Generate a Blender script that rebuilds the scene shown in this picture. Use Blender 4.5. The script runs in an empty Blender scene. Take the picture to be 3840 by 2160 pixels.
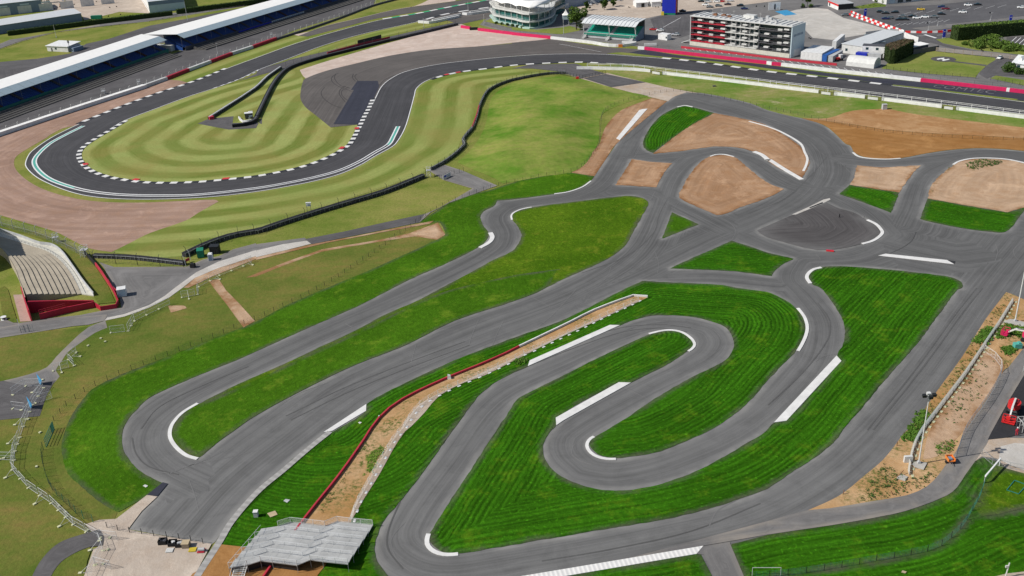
import bpy, bmesh, math, random
import numpy as np
from mathutils import Vector, Matrix
from mathutils.geometry import delaunay_2d_cdt

random.seed(7)
rng = np.random.default_rng(7)
C = bpy.context.scene.collection
SC = bpy.context.scene
R = math.radians

# ------------------------------------------------------------------ camera, sky, sun, exposure
FPX, PITCH, ROLL, CAMH = 3700.0, R(25.5), R(-3.0), 110.0
cam = bpy.data.cameras.new('camera')
cam.sensor_width = 36.0
cam.lens = FPX / 3840.0 * 36.0
cam.clip_start = 1.0
cam.clip_end = 12000.0
camo = bpy.data.objects.new('camera', cam)
C.objects.link(camo)
_c, _s = math.cos(ROLL), math.sin(ROLL)
_up0 = Vector((0, math.sin(PITCH), math.cos(PITCH)))
_fw = Vector((0, math.cos(PITCH), -math.sin(PITCH)))
_rt = Vector((1, 0, 0)) * _c + _up0 * _s
_up = Vector((1, 0, 0)) * -_s + _up0 * _c
camo.matrix_world = Matrix(((_rt.x, _up.x, -_fw.x, 0), (_rt.y, _up.y, -_fw.y, 0), (_rt.z, _up.z, -_fw.z, CAMH), (0, 0, 0, 1)))
SC.camera = camo

SUN_EL, SUN_AZ = 42.0, 190.0          # azimuth of the sun, counter-clockwise from +x
w = bpy.data.worlds.new('World')
SC.world = w
w.use_nodes = True
sky = w.node_tree.nodes.new('ShaderNodeTexSky')
sky.sky_type = 'NISHITA'
sky.sun_disc = False
sky.sun_elevation = R(SUN_EL)
sky.sun_rotation = R(90.0 - SUN_AZ)
bg = w.node_tree.nodes['Background']
bg.inputs[1].default_value = 0.08
w.node_tree.links.new(sky.outputs[0], bg.inputs[0])
sl = bpy.data.lights.new('sun', 'SUN')
sl.energy = 4.7
sl.angle = R(0.55)
sl.color = (1.0, 0.955, 0.88)
so = bpy.data.objects.new('sun', sl)
C.objects.link(so)
sd = Vector((math.cos(R(SUN_EL)) * math.cos(R(SUN_AZ)), math.cos(R(SUN_EL)) * math.sin(R(SUN_AZ)), math.sin(R(SUN_EL))))
so.rotation_euler = sd.to_track_quat('Z', 'Y').to_euler()
so.location = (0, 200, 200)
SC.view_settings.view_transform = 'Standard'
SC.view_settings.look = 'None'
SC.view_settings.exposure = 0.06
SC.view_settings.gamma = 1.0

# ------------------------------------------------------------------ survey: photo coordinates to ground
def at(px, py, z=0.0):
    x, y = px - 1920.0, 1080.0 - py
    x, y = _c * x - _s * y, _s * x + _c * y
    dx, dy, dz = x, FPX * math.cos(PITCH) + y * math.sin(PITCH), -FPX * math.sin(PITCH) + y * math.cos(PITCH)
    t = (z - CAMH) / dz
    return Vector((dx * t, dy * t, z))
KQ = 2576.0 / 960.0
def q(c, r, *v):                       # survey sheet c, r
    return [(960.0 * c + v[i] / KQ, 540.0 * r + v[i + 1] / KQ) for i in range(0, len(v), 2)]
def fF(*v):                            # overview sheet
    k = 3840.0 / 2576.0
    return [(v[i] * k, v[i + 1] * k) for i in range(0, len(v), 2)]
def zq(x0, y0, wpx, *v, out=2576.0):    # detail sheet with origin and width
    k = wpx / out
    return [(x0 + v[i] * k, y0 + v[i + 1] * k) for i in range(0, len(v), 2)]
def gp(pts, z=0.0):
    return [at(p[0], p[1], z) for p in pts]

# ------------------------------------------------------------------ curves and sheets
def smooth(P, closed=False, sub=5, corner=48.0):
    """Catmull-Rom through plan points, keeping sharp corners."""
    P = [Vector((p[0], p[1])) for p in P]
    n = len(P)
    sharp = [False] * n
    for i in range(n):
        if not closed and i in (0, n - 1):
            sharp[i] = True
            continue
        a, b = P[i] - P[i - 1], P[(i + 1) % n] - P[i]
        if a.length < 1e-6 or b.length < 1e-6 or a.angle(b) > R(corner):
            sharp[i] = True
    out = []
    for i in range(n if closed else n - 1):
        p1, p2 = P[i], P[(i + 1) % n]
        p0 = P[i - 1] if not sharp[i] else p1 - (p2 - p1)
        p3 = P[(i + 2) % n] if not sharp[(i + 1) % n] else p2 + (p2 - p1)
        d = (p2 - p1).length
        m1 = (p2 - p0) * (d / max(1e-6, (p1 - p0).length + d)) if not sharp[i] else (p2 - p1)
        m2 = (p3 - p1) * (d / max(1e-6, (p3 - p2).length + d)) if not sharp[(i + 1) % n] else (p2 - p1)
        for k in range(sub):
            t = k / sub
            h1, h2, h3, h4 = 2*t**3-3*t**2+1, t**3-2*t**2+t, -2*t**3+3*t**2, t**3-t**2
            out.append(p1 * h1 + m1 * h2 + p2 * h3 + m2 * h4)
    if not closed:
        out.append(P[-1])
    return out
def curve(px, closed=False, sub=5, corner=48.0):
    return smooth(gp(px), closed, sub, corner)
def arr(P):
    return np.array([(p[0], p[1]) for p in P], dtype=float)
def nearest(Pq, line, signed=False):
    """distance, arc length and signed side of points to a polyline."""
    A, B = line[:-1], line[1:]
    D = B - A
    L2 = (D ** 2).sum(1) + 1e-12
    L = np.sqrt(L2)
    S0 = np.concatenate([[0], np.cumsum(L)[:-1]])
    best = np.full(len(Pq), 1e18); u = np.zeros(len(Pq)); sg = np.ones(len(Pq))
    for i0 in range(0, len(Pq), 4000):
        X = Pq[i0:i0 + 4000, None, :]
        t = np.clip(((X - A) * D).sum(2) / L2, 0, 1)
        dd = ((X - A - D * t[:, :, None]) ** 2).sum(2)
        j = dd.argmin(1); k = np.arange(len(j))
        best[i0:i0 + 4000] = dd[k, j]
        u[i0:i0 + 4000] = S0[j] + t[k, j] * L[j]
        if signed:
            r = X[:, 0, :] - A[j]
            sg[i0:i0 + 4000] = np.where(D[j, 0] * r[:, 1] - D[j, 1] * r[:, 0] < 0, -1.0, 1.0)
    return np.sqrt(best) * sg, u
def inside(Pq, poly):
    x, y = Pq[:, 0], Pq[:, 1]
    res = np.zeros(len(Pq), bool)
    n = len(poly)
    for i in range(n):
        x1, y1 = poly[i]; x2, y2 = poly[(i + 1) % n]
        cnd = ((y1 > y) != (y2 > y))
        with np.errstate(divide='ignore', invalid='ignore'):
            xi = (x2 - x1) * (y - y1) / (y2 - y1) + x1
        res ^= cnd & (x < xi)
    return res
def prop(o, label=None, cat=None, group=None, kind=None):
    if label: o['label'] = label
    if cat: o['category'] = cat
    if group: o['group'] = group
    if kind: o['kind'] = kind
    return o
_nsheet = [0]
def sheet(name, outline, z, mat, guides=None, grid=0.0, edges=None, kind='structure', label=None, jag=0.0):
    """flat sheet of ground from a plan outline; UV = (along, across) the nearest guide; attribute edge = metres to the rim."""
    _nsheet[0] += 1; z += 0.00012 * _nsheet[0]
    P = arr(outline)
    if jag:
        P = arr(resample(list(map(Vector, P)) + [Vector(P[0])], 0.6))[:-1]; rj = np.random.default_rng(_nsheet[0])
        e_ = rj.normal(size=len(P)); e_ = (e_ + np.roll(e_, 1) + .6 * np.roll(e_, 2)) * jag * .6; T_ = np.roll(P, -1, 0) - np.roll(P, 1, 0); T_ /= np.linalg.norm(T_, axis=1)[:, None] + 1e-9
        P = P + np.stack([-T_[:, 1], T_[:, 0]], 1) * e_[:, None]
    keep = [0]
    for i in range(1, len(P)):
        if np.hypot(*(P[i] - P[keep[-1]])) > 0.05: keep.append(i)
    P = P[keep]
    if np.hypot(*(P[0] - P[-1])) < 0.05: P = P[:-1]
    V = [Vector(p) for p in P]
    n = len(V)
    E = [(i, (i + 1) % n) for i in range(n)]
    ring = np.vstack([P, P[:1]])
    if grid:
        lo, hi = P.min(0), P.max(0)
        gx, gy = np.meshgrid(np.arange(lo[0], hi[0], grid), np.arange(lo[1], hi[1], grid))
        G = np.stack([gx.ravel(), gy.ravel()], 1)
        G[:, 0] += (np.round((G[:, 1] - lo[1]) / grid) % 2) * grid * 0.5
        G = G[inside(G, P)]
        if len(G):
            d, _ = nearest(G, ring)
            G = G[d > grid * 0.45]
            V += [Vector(p) for p in G]
    co, ed, fa, _, _, _ = delaunay_2d_cdt(V, E, [], 1, 1e-5)
    me = bpy.data.meshes.new(name)
    xy = np.array([(v[0], v[1]) for v in co])
    me.from_pydata([(v[0], v[1], z) for v in co], [], [tuple(f) for f in fa])
    me.update()
    if me.polygons and me.polygons[0].normal.z < 0:
        me.flip_normals()
    nl = len(me.loops)
    lv = np.zeros(nl, int); me.loops.foreach_get('vertex_index', lv)
    gl = guides if guides else [ring]
    gl = [arr(g) for g in gl]
    best = None
    cen = np.array([p.center[:2] for p in me.polygons])
    which = np.zeros(len(cen), int)
    if len(gl) > 1:
        dm = np.stack([nearest(cen, g)[0] for g in gl], 1)
        which = dm.argmin(1)
    uv = np.zeros((nl, 2))
    ls = np.array([p.loop_start for p in me.polygons]); lt = np.array([p.loop_total for p in me.polygons])
    lg = np.repeat(which, lt)
    for gi, g in enumerate(gl):
        d, u = nearest(xy, g, bool(guides))
        m = lg == gi
        uv[m, 0] = u[lv[m]] + gi * 37.0
        uv[m, 1] = d[lv[m]] + gi * 11.0 * (len(gl) > 1)
    layer = me.uv_layers.new(name='flow')
    layer.data.foreach_set('uv', uv.ravel())
    es = [ring] if edges is None else [arr(e) for e in edges]
    dd = np.min(np.stack([nearest(xy, e)[0] for e in es], 1), 1)
    a = me.attributes.new('edge', 'FLOAT', 'POINT')
    a.data.foreach_set('value', dd.astype(np.float32))
    me.materials.append(mat)
    o = bpy.data.objects.new(name, me)
    C.objects.link(o)
    prop(o, label, None, None, kind)
    return o
def offset(P, d):
    """plan polyline moved sideways (positive = to the left of travel)."""
    A = arr(P)
    T = np.gradient(A, axis=0)
    T /= np.linalg.norm(T, axis=1)[:, None] + 1e-9
    N = np.stack([-T[:, 1], T[:, 0]], 1)
    return [Vector(p) for p in A + N * d]
def resample(P, step):
    A = arr(P)
    L = np.concatenate([[0], np.cumsum(np.hypot(*np.diff(A, axis=0).T))])
    n = max(1, int(round(L[-1] / step)))
    s = np.linspace(0, L[-1], n + 1)
    return [Vector((np.interp(t, L, A[:, 0]), np.interp(t, L, A[:, 1]))) for t in s]
def strip(name, line, d0, d1, z, mats, block=0.0, thick=0.0, kind='structure', parent=None):
    """ribbon beside a plan polyline between two sideways offsets; blocks alternate the materials; thick makes it a raised slab."""
    L = resample(line, block if block else 0.8)
    a, b = offset(L, d0), offset(L, d1)
    vs, fs, mi = [], [], []
    for i in range(len(L) - 1):
        k = len(vs)
        quad = [a[i], a[i + 1], b[i + 1], b[i]]
        if thick:
            vs += [(p.x, p.y, z) for p in quad] + [(p.x, p.y, z + thick) for p in quad]
            fs += [(k+4, k+5, k+6, k+7), (k, k+1, k+5, k+4), (k+1, k+2, k+6, k+5), (k+2, k+3, k+7, k+6), (k+3, k, k+4, k+7)]
            mi += [i % len(mats)] * 5
        else:
            vs += [(p.x, p.y, z) for p in quad]
            fs.append((k, k+1, k+2, k+3)); mi.append(i % len(mats))
    me = bpy.data.meshes.new(name)
    me.from_pydata(vs, [], fs)
    for m in mats: me.materials.append(m)
    me.polygons.foreach_set('material_index', mi)
    bm = bmesh.new(); bm.from_mesh(me)
    bmesh.ops.remove_doubles(bm, verts=bm.verts, dist=1e-4) if not thick else None
    bmesh.ops.recalc_face_normals(bm, faces=bm.faces)
    if not thick:
        for f in bm.faces:
            if f.normal.z < 0: f.normal_flip()
    bm.to_mesh(me); bm.free()
    o = bpy.data.objects.new(name, me)
    C.objects.link(o)
    if parent: o.parent = parent
    else: prop(o, kind=kind)
    return o

# ------------------------------------------------------------------ materials
class NT:
    def __init__(s, name):
        s.m = bpy.data.materials.new(name); s.m.use_nodes = True
        s.t = s.m.node_tree; s.b = s.t.nodes['Principled BSDF']
        s.b.inputs['Roughness'].default_value = 0.9
        s.b.inputs['Specular IOR Level'].default_value = 0.25
    def n(s, typ, **kw):
        nd = s.t.nodes.new(typ)
        for k, v in kw.items(): setattr(nd, k, v)
        return nd
    def l(s, a, b): s.t.links.new(a, b)
    def pos(s, sx=1, sy=1, sz=1, uv=False):
        mp = s.n('ShaderNodeMapping')
        if uv:
            c = s.n('ShaderNodeUVMap'); c.uv_map = 'flow'; s.l(c.outputs[0], mp.inputs[0])
        else:
            c = s.n('ShaderNodeTexCoord'); s.l(c.outputs['Object'], mp.inputs[0])
        mp.inputs['Scale'].default_value = (sx, sy, sz)
        return mp.outputs[0]
    def noise(s, vec, scale=1, detail=4, rough=0.6, lo=0.3, hi=0.7, dist=0.0):
        nz = s.n('ShaderNodeTexNoise'); s.l(vec, nz.inputs['Vector'])
        nz.inputs['Scale'].default_value = scale; nz.inputs['Detail'].default_value = detail
        nz.inputs['Roughness'].default_value = rough; nz.inputs['Distortion'].default_value = dist
        mr = s.n('ShaderNodeMapRange'); s.l(nz.outputs['Fac'], mr.inputs[0])
        mr.inputs[1].default_value = lo; mr.inputs[2].default_value = hi
        return mr.outputs[0]
    def math(s, op, a, b=0.0):
        md = s.n('ShaderNodeMath', operation=op)
        for i, v in enumerate((a, b)):
            if isinstance(v, (int, float)): md.inputs[i].default_value = v
            else: s.l(v, md.inputs[i])
        return md.outputs[0]
    def rng(s, v, lo, hi, a=0.0, b=1.0):
        mr = s.n('ShaderNodeMapRange'); s.l(v, mr.inputs[0])
        for i, x in enumerate((lo, hi, a, b)): mr.inputs[i + 1].default_value = x
        return mr.outputs[0]
    def mix(s, f, a, b, mode='MIX'):
        mx = s.n('ShaderNodeMix', data_type='RGBA', blend_type=mode)
        for sock, v in ((mx.inputs['Factor'], f), (mx.inputs['A'], a), (mx.inputs['B'], b)):
            if isinstance(v, (int, float)): sock.default_value = v
            elif isinstance(v, tuple): sock.default_value = (*v, 1.0)
            else: s.l(v, sock)
        return mx.outputs['Result']
    def attr(s, nm):
        a = s.n('ShaderNodeAttribute'); a.attribute_name = nm
        return a.outputs['Fac']
    def out(s, col, rough=None, spec=None, metal=None):
        if isinstance(col, tuple): s.b.inputs['Base Color'].default_value = (*col, 1)
        else: s.l(col, s.b.inputs['Base Color'])
        if rough is not None: s.b.inputs['Roughness'].default_value = rough
        if spec is not None: s.b.inputs['Specular IOR Level'].default_value = spec
        if metal is not None: s.b.inputs['Metallic'].default_value = metal
        return s
    def bump(s, h, strength=0.5, dist=0.1):
        bp = s.n('ShaderNodeBump'); s.l(h, bp.inputs['Height'])
        bp.inputs['Strength'].default_value = strength; bp.inputs['Distance'].default_value = dist
        s.l(bp.outputs[0], s.b.inputs['Normal'])
        return s
def paint(name, col, rough=0.6, var=0.12, scale=0.6, metal=0.0, spec=0.3, dirt=None):
    """painted or plain material with soft weathering."""
    t = NT(name)
    f = t.noise(t.pos(), scale, 5, 0.65, 0.3, 0.75)
    d = dirt if dirt else tuple(c * (1 - 2.2 * var) for c in col)
    c = t.mix(f, d, col)
    t.out(c, rough, spec, metal)
    return t.m

def m_grass_rough(name, a, b, dry, dryness=0.5, bare=None, clump=1.2):
    t = NT(name)
    big = t.noise(t.pos(), 0.045, 4, 0.62, 0.34, 0.66)
    mid = t.noise(t.pos(1.0, 1.5, 1), 0.25, 4, 0.65, 0.3, 0.7)
    fine = t.noise(t.pos(), clump, 3, 0.7, 0.25, 0.75)
    c = t.mix(big, a, b)
    c = t.mix(t.math('MULTIPLY', t.math('MULTIPLY', mid, big), dryness), c, dry)
    c = t.mix(t.math('MULTIPLY', fine, 0.55), c, t.mix(0.55, c, (0.015, 0.03, 0.004)))
    if bare:
        bb = t.noise(t.pos(), 0.07, 6, 0.7, 0.6, 0.72)
        c = t.mix(bb, c, bare)
    t.out(c, 0.97, 0.03)
    t.bump(fine, 0.6, 0.12)
    return t.m
def m_stripes(name, light, dark, warm, width):
    """mown bands that follow the guide curve."""
    t = NT(name)
    uv = t.n('ShaderNodeUVMap'); uv.uv_map = 'flow'
    sx = t.n('ShaderNodeSeparateXYZ'); t.l(uv.outputs[0], sx.inputs[0])
    wob = t.noise(t.pos(0.04, 0.25, 1, True), 1.0, 2, 0.5, 0.0, 1.0)
    v = t.math('ADD', sx.outputs[1], t.math('MULTIPLY', wob, 2.4))
    sn = t.math('SINE', t.math('MULTIPLY', v, math.pi / width))
    sn = t.math('ADD', sn, t.rng(t.noise(t.pos(0.12, 0.5, 1, True), 1.0, 4, 0.7, 0.0, 1.0), 0, 1, -0.75, 0.75))
    band = t.rng(sn, -0.55, 0.55, 0.0, 1.0)
    streak = t.noise(t.pos(0.05, 1.3, 1, True), 1.0, 4, 0.6, 0.25, 0.75)
    c = t.mix(band, dark, light)
    c = t.mix(t.math('MULTIPLY', streak, 0.5), c, t.mix(0.6, c, light))
    streak2 = t.noise(t.pos(0.10, 2.2, 1, True), 1.0, 4, 0.7, 0.4, 0.72)
    c = t.mix(t.math('MULTIPLY', streak2, 0.45), c, t.mix(0.75, c, dark))
    big = t.noise(t.pos(), 0.05, 5, 0.65, 0.42, 0.72)
    fade = t.noise(t.pos(), 0.018, 3, 0.6, 0.45, 0.62)
    c = t.mix(t.math('MULTIPLY', fade, 0.5), c, t.mix(0.5, light, dark))
    c = t.mix(t.math('MULTIPLY', big, 0.6), c, warm)
    fine = t.noise(t.pos(), 0.9, 4, 0.7, 0.25, 0.75)
    c = t.mix(t.math('MULTIPLY', fine, 0.42), c, t.mix(0.5, c, (0.03, 0.04, 0.008)))
    t.out(c, 0.97, 0.03)
    t.bump(fine, 0.5, 0.1)
    return t.m
def m_lawn(name, a, b, yel, lines=0.5, clump=0.8, freq=0.9, rim=1.2, period=1.05):
    """new bright turf: drill lines along the guide, clumps, and a worn earthy rim."""
    t = NT(name)
    big = t.noise(t.pos(), 0.05, 4, 0.6, 0.35, 0.68)
    c = t.mix(big, a, b)
    dk = tuple(x * 0.42 for x in a); br = tuple(min(1, x * 1.55) for x in b)
    uv = t.n('ShaderNodeUVMap'); uv.uv_map = 'flow'
    sx = t.n('ShaderNodeSeparateXYZ'); t.l(uv.outputs[0], sx.inputs[0])
    wob = t.noise(t.pos(0.05, 0.10, 1, True), 1.0, 3, 0.6, 0.0, 1.0)
    v = t.math('ADD', sx.outputs[1], t.math('MULTIPLY', wob, 3.0))
    sn = t.rng(t.math('SINE', t.math('MULTIPLY', v, 2 * math.pi / period)), -0.8, 0.9)
    gate = t.noise(t.pos(0.06, 0.16, 1, True), 1.0, 3, 0.65, 0.36, 0.66)
    c = t.mix(t.math('MULTIPLY', t.math('MULTIPLY', sn, gate), lines), c, dk)
    st2 = t.noise(t.pos(0.02, freq * 0.30, 1, True), 1.0, 3, 0.5, 0.36, 0.66)
    c = t.mix(t.math('MULTIPLY', st2, 0.5 * lines), c, br)
    st3 = t.noise(t.pos(0.025, freq * 1.5, 1, True), 1.0, 4, 0.65, 0.40, 0.68)
    c = t.mix(t.math('MULTIPLY', st3, 0.8 * lines), c, dk)
    cl = t.noise(t.pos(), clump, 4, 0.75, 0.32, 0.72)
    c = t.mix(t.math('MULTIPLY', cl, 0.62), c, dk)
    yp = t.noise(t.pos(), 0.14, 6, 0.75, 0.54, 0.74)
    c = t.mix(t.math('MULTIPLY', yp, 0.55), c, yel)
    sp = t.noise(t.pos(), 1.5, 3, 0.65, 0.58, 0.74)
    c = t.mix(t.math('MULTIPLY', sp, 0.55), c, tuple(min(1, x * 2.0) for x in b))
    e = t.math('ADD', t.attr('edge'), t.math('MULTIPLY', t.noise(t.pos(), 0.9, 4, 0.7, 0.2, 0.8), -rim))
    rimf = t.math('MULTIPLY', t.rng(e, -0.25 * rim, 0.7 * rim, 0.7, 0.0), t.noise(t.pos(), 0.13, 3, 0.6, 0.35, 0.6))
    c = t.mix(rimf, c, (0.085, 0.082, 0.06))
    t.out(c, 0.97, 0.03)
    t.bump(t.math('ADD', cl, t.math('MULTIPLY', sn, 0.8 * lines)), 0.8, 0.14)
    return t.m
def m_tarmac(name, a, b, dust=None, dustd=1.6, streak=0.5, specks=0.25, lane=0.0, aged=None):
    t = NT(name)
    big = t.noise(t.pos(), 0.05, 6, 0.65, 0.34, 0.68)
    c = t.mix(big, a, b)
    if aged:                    # older, paler surfacing in the near part of the circuit
        tc = t.n('ShaderNodeTexCoord'); sp_ = t.n('ShaderNodeSeparateXYZ'); t.l(tc.outputs['Object'], sp_.inputs[0])
        w_ = t.math('ADD', sp_.outputs[1], t.math('MULTIPLY', t.noise(t.pos(), 0.02, 4, 0.6, 0.0, 1.0), 60.0))
        c = t.mix(t.rng(w_, 185.0, 285.0, 0.8, 0.0), c, t.mix(big, tuple(x * 0.86 for x in aged), aged))
    blot = t.noise(t.pos(), 0.17, 5, 0.7, 0.46, 0.7, 0.6)
    c = t.mix(t.math('MULTIPLY', blot, 0.45), c, tuple(x * 0.72 for x in a))
    s1 = t.noise(t.pos(0.014, 0.55, 1, True), 1.0, 4, 0.6, 0.34, 0.68)
    s2 = t.noise(t.pos(0.012, 2.2, 1, True), 1.0, 4, 0.65, 0.42, 0.7)
    s3 = t.noise(t.pos(0.03, 0.9, 1, True), 1.0, 5, 0.7, 0.55, 0.75)
    c = t.mix(t.math('MULTIPLY', s1, streak), c, tuple(x * 0.58 for x in a))
    c = t.mix(t.math('MULTIPLY', s2, streak * 0.6), c, tuple(min(1, x * 1.5) for x in b))
    c = t.mix(t.math('MULTIPLY', s3, streak * 0.55), c, tuple(min(1, x * 1.7) for x in b))
    if lane:
        c = t.mix(t.math('MULTIPLY', t.rng(t.attr('edge'), 0.5, lane, 0.5, 0.0), t.noise(t.pos(), 0.055, 4, 0.65, 0.3, 0.65)), c, tuple(min(1, x * 1.35) for x in b))
    sp = t.noise(t.pos(), 0.9, 5, 0.75, 0.64, 0.8)
    c = t.mix(t.math('MULTIPLY', sp, specks), c, tuple(min(1, x * 2.4) for x in b))
    grain = t.noise(t.pos(), 4.0, 3, 0.7, 0.25, 0.75)
    c = t.mix(t.math('MULTIPLY', grain, 0.22), c, tuple(x * 0.55 for x in a))
    if dust:
        e = t.math('ADD', t.attr('edge'), t.math('MULTIPLY', t.noise(t.pos(0.12, 0.5, 1, True), 1.0, 4, 0.65, 0.2, 0.8), -dustd * 0.8))
        df = t.math('MULTIPLY', t.rng(e, -0.3, dustd, 0.62, 0.0), t.noise(t.pos(), 0.06, 5, 0.65, 0.36, 0.66))
        c = t.mix(df, c, dust)
    t.out(c, 0.85, 0.25)
    t.bump(grain, 0.15, 0.02)
    return t.m
def m_soil(name, a, b, c2, rake=0.35, freq=0.8, weeds=None, wlo=0.62, rim=None):
    t = NT(name)
    big = t.noise(t.pos(), 0.05, 5, 0.62, 0.35, 0.66)
    c = t.mix(big, a, b)
    mid = t.noise(t.pos(), 0.22, 6, 0.7, 0.45, 0.75)
    c = t.mix(t.math('MULTIPLY', mid, 0.75), c, c2)
    st = t.noise(t.pos(0.02, freq, 1, True), 1.0, 4, 0.6, 0.3, 0.7, 0.3)
    c = t.mix(t.math('MULTIPLY', st, rake), c, tuple(x * 0.62 for x in a))
    fn = t.noise(t.pos(), 2.2, 4, 0.75, 0.25, 0.75)
    c = t.mix(t.math('MULTIPLY', fn, 0.25), c, tuple(x * 0.55 for x in a))
    pat = t.noise(t.pos(), 0.09, 7, 0.75, 0.52, 0.66, 0.8)
    c = t.mix(t.math('MULTIPLY', pat, 0.4), c, tuple(min(1, x * 1.25) for x in b))
    if rim:
        e = t.math('ADD', t.attr('edge'), t.math('MULTIPLY', t.noise(t.pos(), 0.6, 5, 0.75, 0.25, 0.75), -1.8))
        c = t.mix(t.math('MULTIPLY', t.rng(e, -0.6, 0.7, 0.85, 0.0), t.noise(t.pos(), 0.11, 3, 0.6, 0.4, 0.58)), c, rim)
    if weeds:
        wd = t.math('MULTIPLY', t.noise(t.pos(), 0.12, 3, 0.6, 0.45, 0.6), t.noise(t.pos(), 1.3, 5, 0.75, wlo - 0.08, wlo + 0.06))
        c = t.mix(wd, c, weeds)
    t.out(c, 0.97, 0.03)
    t.bump(t.math('ADD', fn, t.math('MULTIPLY', st, 0.5)), 0.5, 0.08)
    return t.m

M = {}
M['field'] = m_grass_rough('rough_grass', (0.135, 0.185, 0.030), (0.24, 0.26, 0.06), (0.30, 0.25, 0.09), 0.8)
M['verge'] = m_grass_rough('verge_grass', (0.14, 0.20, 0.035), (0.24, 0.27, 0.07), (0.30, 0.25, 0.09), 0.5, None, 0.7)
M['left_field'] = m_grass_rough('worn_grass', (0.085, 0.135, 0.020), (0.155, 0.185, 0.038), (0.25, 0.17, 0.06), 0.85)
M['mound'] = m_grass_rough('mound_grass', (0.085, 0.20, 0.016), (0.235, 0.295, 0.055), (0.32, 0.28, 0.095), 0.8, None, 0.45)
M['wall_grass'] = m_grass_rough('bank_grass', (0.10, 0.20, 0.022), (0.21, 0.25, 0.05), (0.36, 0.29, 0.15), 0.95, (0.42, 0.35, 0.23))
M['stripes'] = m_stripes('mown_bands', (0.335, 0.37, 0.125), (0.125, 0.17, 0.028), (0.28, 0.215, 0.07), 6.6)
M['stripes2'] = m_stripes('mown_bands_wide', (0.30, 0.335, 0.105), (0.125, 0.175, 0.028), (0.27, 0.215, 0.07), 6.2)
M['lawn'] = m_lawn('new_turf', (0.027, 0.108, 0.003), (0.045, 0.172, 0.006), (0.15, 0.24, 0.012), 0.95)
M['lawn_clump'] = m_lawn('clumpy_turf', (0.040, 0.112, 0.004), (0.070, 0.180, 0.008), (0.20, 0.27, 0.025), 0.14, 0.75, 0.5)
M['lawn_yellow'] = m_lawn('yellowing_turf', (0.050, 0.122, 0.004), (0.108, 0.19, 0.010), (0.26, 0.27, 0.03), 0.07, 0.7, 0.5)
M['kart'] = m_tarmac('pale_asphalt', (0.098, 0.097, 0.096), (0.142, 0.141, 0.139), (0.33, 0.32, 0.30), 1.1, 0.6, 0.35, 2.6, (0.20, 0.198, 0.195))
M['race'] = m_tarmac('race_asphalt', (0.050, 0.049, 0.053), (0.078, 0.076, 0.081), None, 1, 0.6, 0.06)
M['runoff'] = m_tarmac('brown_asphalt', (0.095, 0.085, 0.080), (0.135, 0.121, 0.113), None, 1, 0.5, 0.06)
M['newpatch'] = m_tarmac('dark_patch_asphalt', (0.032, 0.034, 0.05), (0.045, 0.047, 0.066), None, 1, 0.5, 0.12)
M['road'] = m_tarmac('service_asphalt', (0.135, 0.130, 0.128), (0.225, 0.216, 0.21), (0.36, 0.31, 0.25), 0.8, 0.4)
M['darkroad'] = m_tarmac('dark_asphalt', (0.075, 0.071, 0.073), (0.135, 0.129, 0.131), None, 1, 0.45)
M['carpark'] = m_tarmac('carpark_asphalt', (0.085, 0.083, 0.088), (0.13, 0.127, 0.132), None, 1, 0.35)
M['black_tar'] = m_tarmac('fresh_asphalt', (0.025, 0.025, 0.028), (0.04, 0.04, 0.044), None, 1, 0.3, 0.1)
M['ring'] = m_tarmac('dark_planings', (0.068, 0.062, 0.062), (0.105, 0.098, 0.097), (0.15, 0.147, 0.144), 3.5, 0.7, 0.3)
M['gravel'] = m_soil('pink_gravel', (0.33, 0.215, 0.165), (0.43, 0.295, 0.235), (0.37, 0.22, 0.14), 0.6, 0.45)
M['gravel_pale'] = m_soil('pale_gravel', (0.52, 0.42, 0.36), (0.60, 0.50, 0.44), (0.45, 0.31, 0.24), 0.3, 0.8)
M['sand'] = m_soil('raked_sand', (0.38, 0.225, 0.13), (0.48, 0.315, 0.20), (0.34, 0.16, 0.06), 0.75, 0.5, None, 0.62, (0.20, 0.095, 0.04))
M['sand_pale'] = m_soil('pale_sand', (0.47, 0.32, 0.21), (0.55, 0.39, 0.265), (0.36, 0.19, 0.08), 0.65, 0.5, None, 0.62, (0.24, 0.12, 0.05))
M['soil'] = m_soil('orange_soil', (0.32, 0.155, 0.05), (0.40, 0.215, 0.085), (0.24, 0.10, 0.028), 0.5, 0.4)
M['soil_pale'] = m_soil('pale_soil', (0.38, 0.20, 0.085), (0.49, 0.31, 0.165), (0.28, 0.125, 0.04), 0.5, 0.35)
M['soil_weedy'] = m_soil('weedy_soil', (0.40, 0.225, 0.09), (0.53, 0.36, 0.21), (0.36, 0.19, 0.065), 0.2, 0.5, (0.10, 0.12, 0.03), 0.54)
M['path'] = m_soil('stony_path', (0.40, 0.33, 0.27), (0.50, 0.43, 0.36), (0.42, 0.28, 0.16), 0.2, 0.6)
M['yard'] = m_soil('dusty_yard', (0.44, 0.37, 0.31), (0.56, 0.48, 0.40), (0.38, 0.29, 0.22), 0.25, 0.3)
M['concrete_pad'] = m_soil('pale_concrete', (0.46, 0.44, 0.41), (0.57, 0.54, 0.50), (0.40, 0.36, 0.31), 0.2, 0.4)
M['white_line'] = paint('road_paint', (0.80, 0.80, 0.80), 0.6, 0.1, 0.8)
M['kerb_white'] = paint('kerb_concrete', (0.74, 0.73, 0.71), 0.7, 0.10, 0.5)
M['kerb_black'] = paint('kerb_black', (0.03, 0.03, 0.034), 0.6, 0.1)
M['kerb_red'] = paint('kerb_red', (0.62, 0.05, 0.05), 0.55, 0.1)
M['kerb_teal'] = paint('kerb_teal', (0.10, 0.42, 0.34), 0.6, 0.1)
M['kerb_green'] = paint('kerb_green', (0.03, 0.42, 0.20), 0.6, 0.1)
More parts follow.
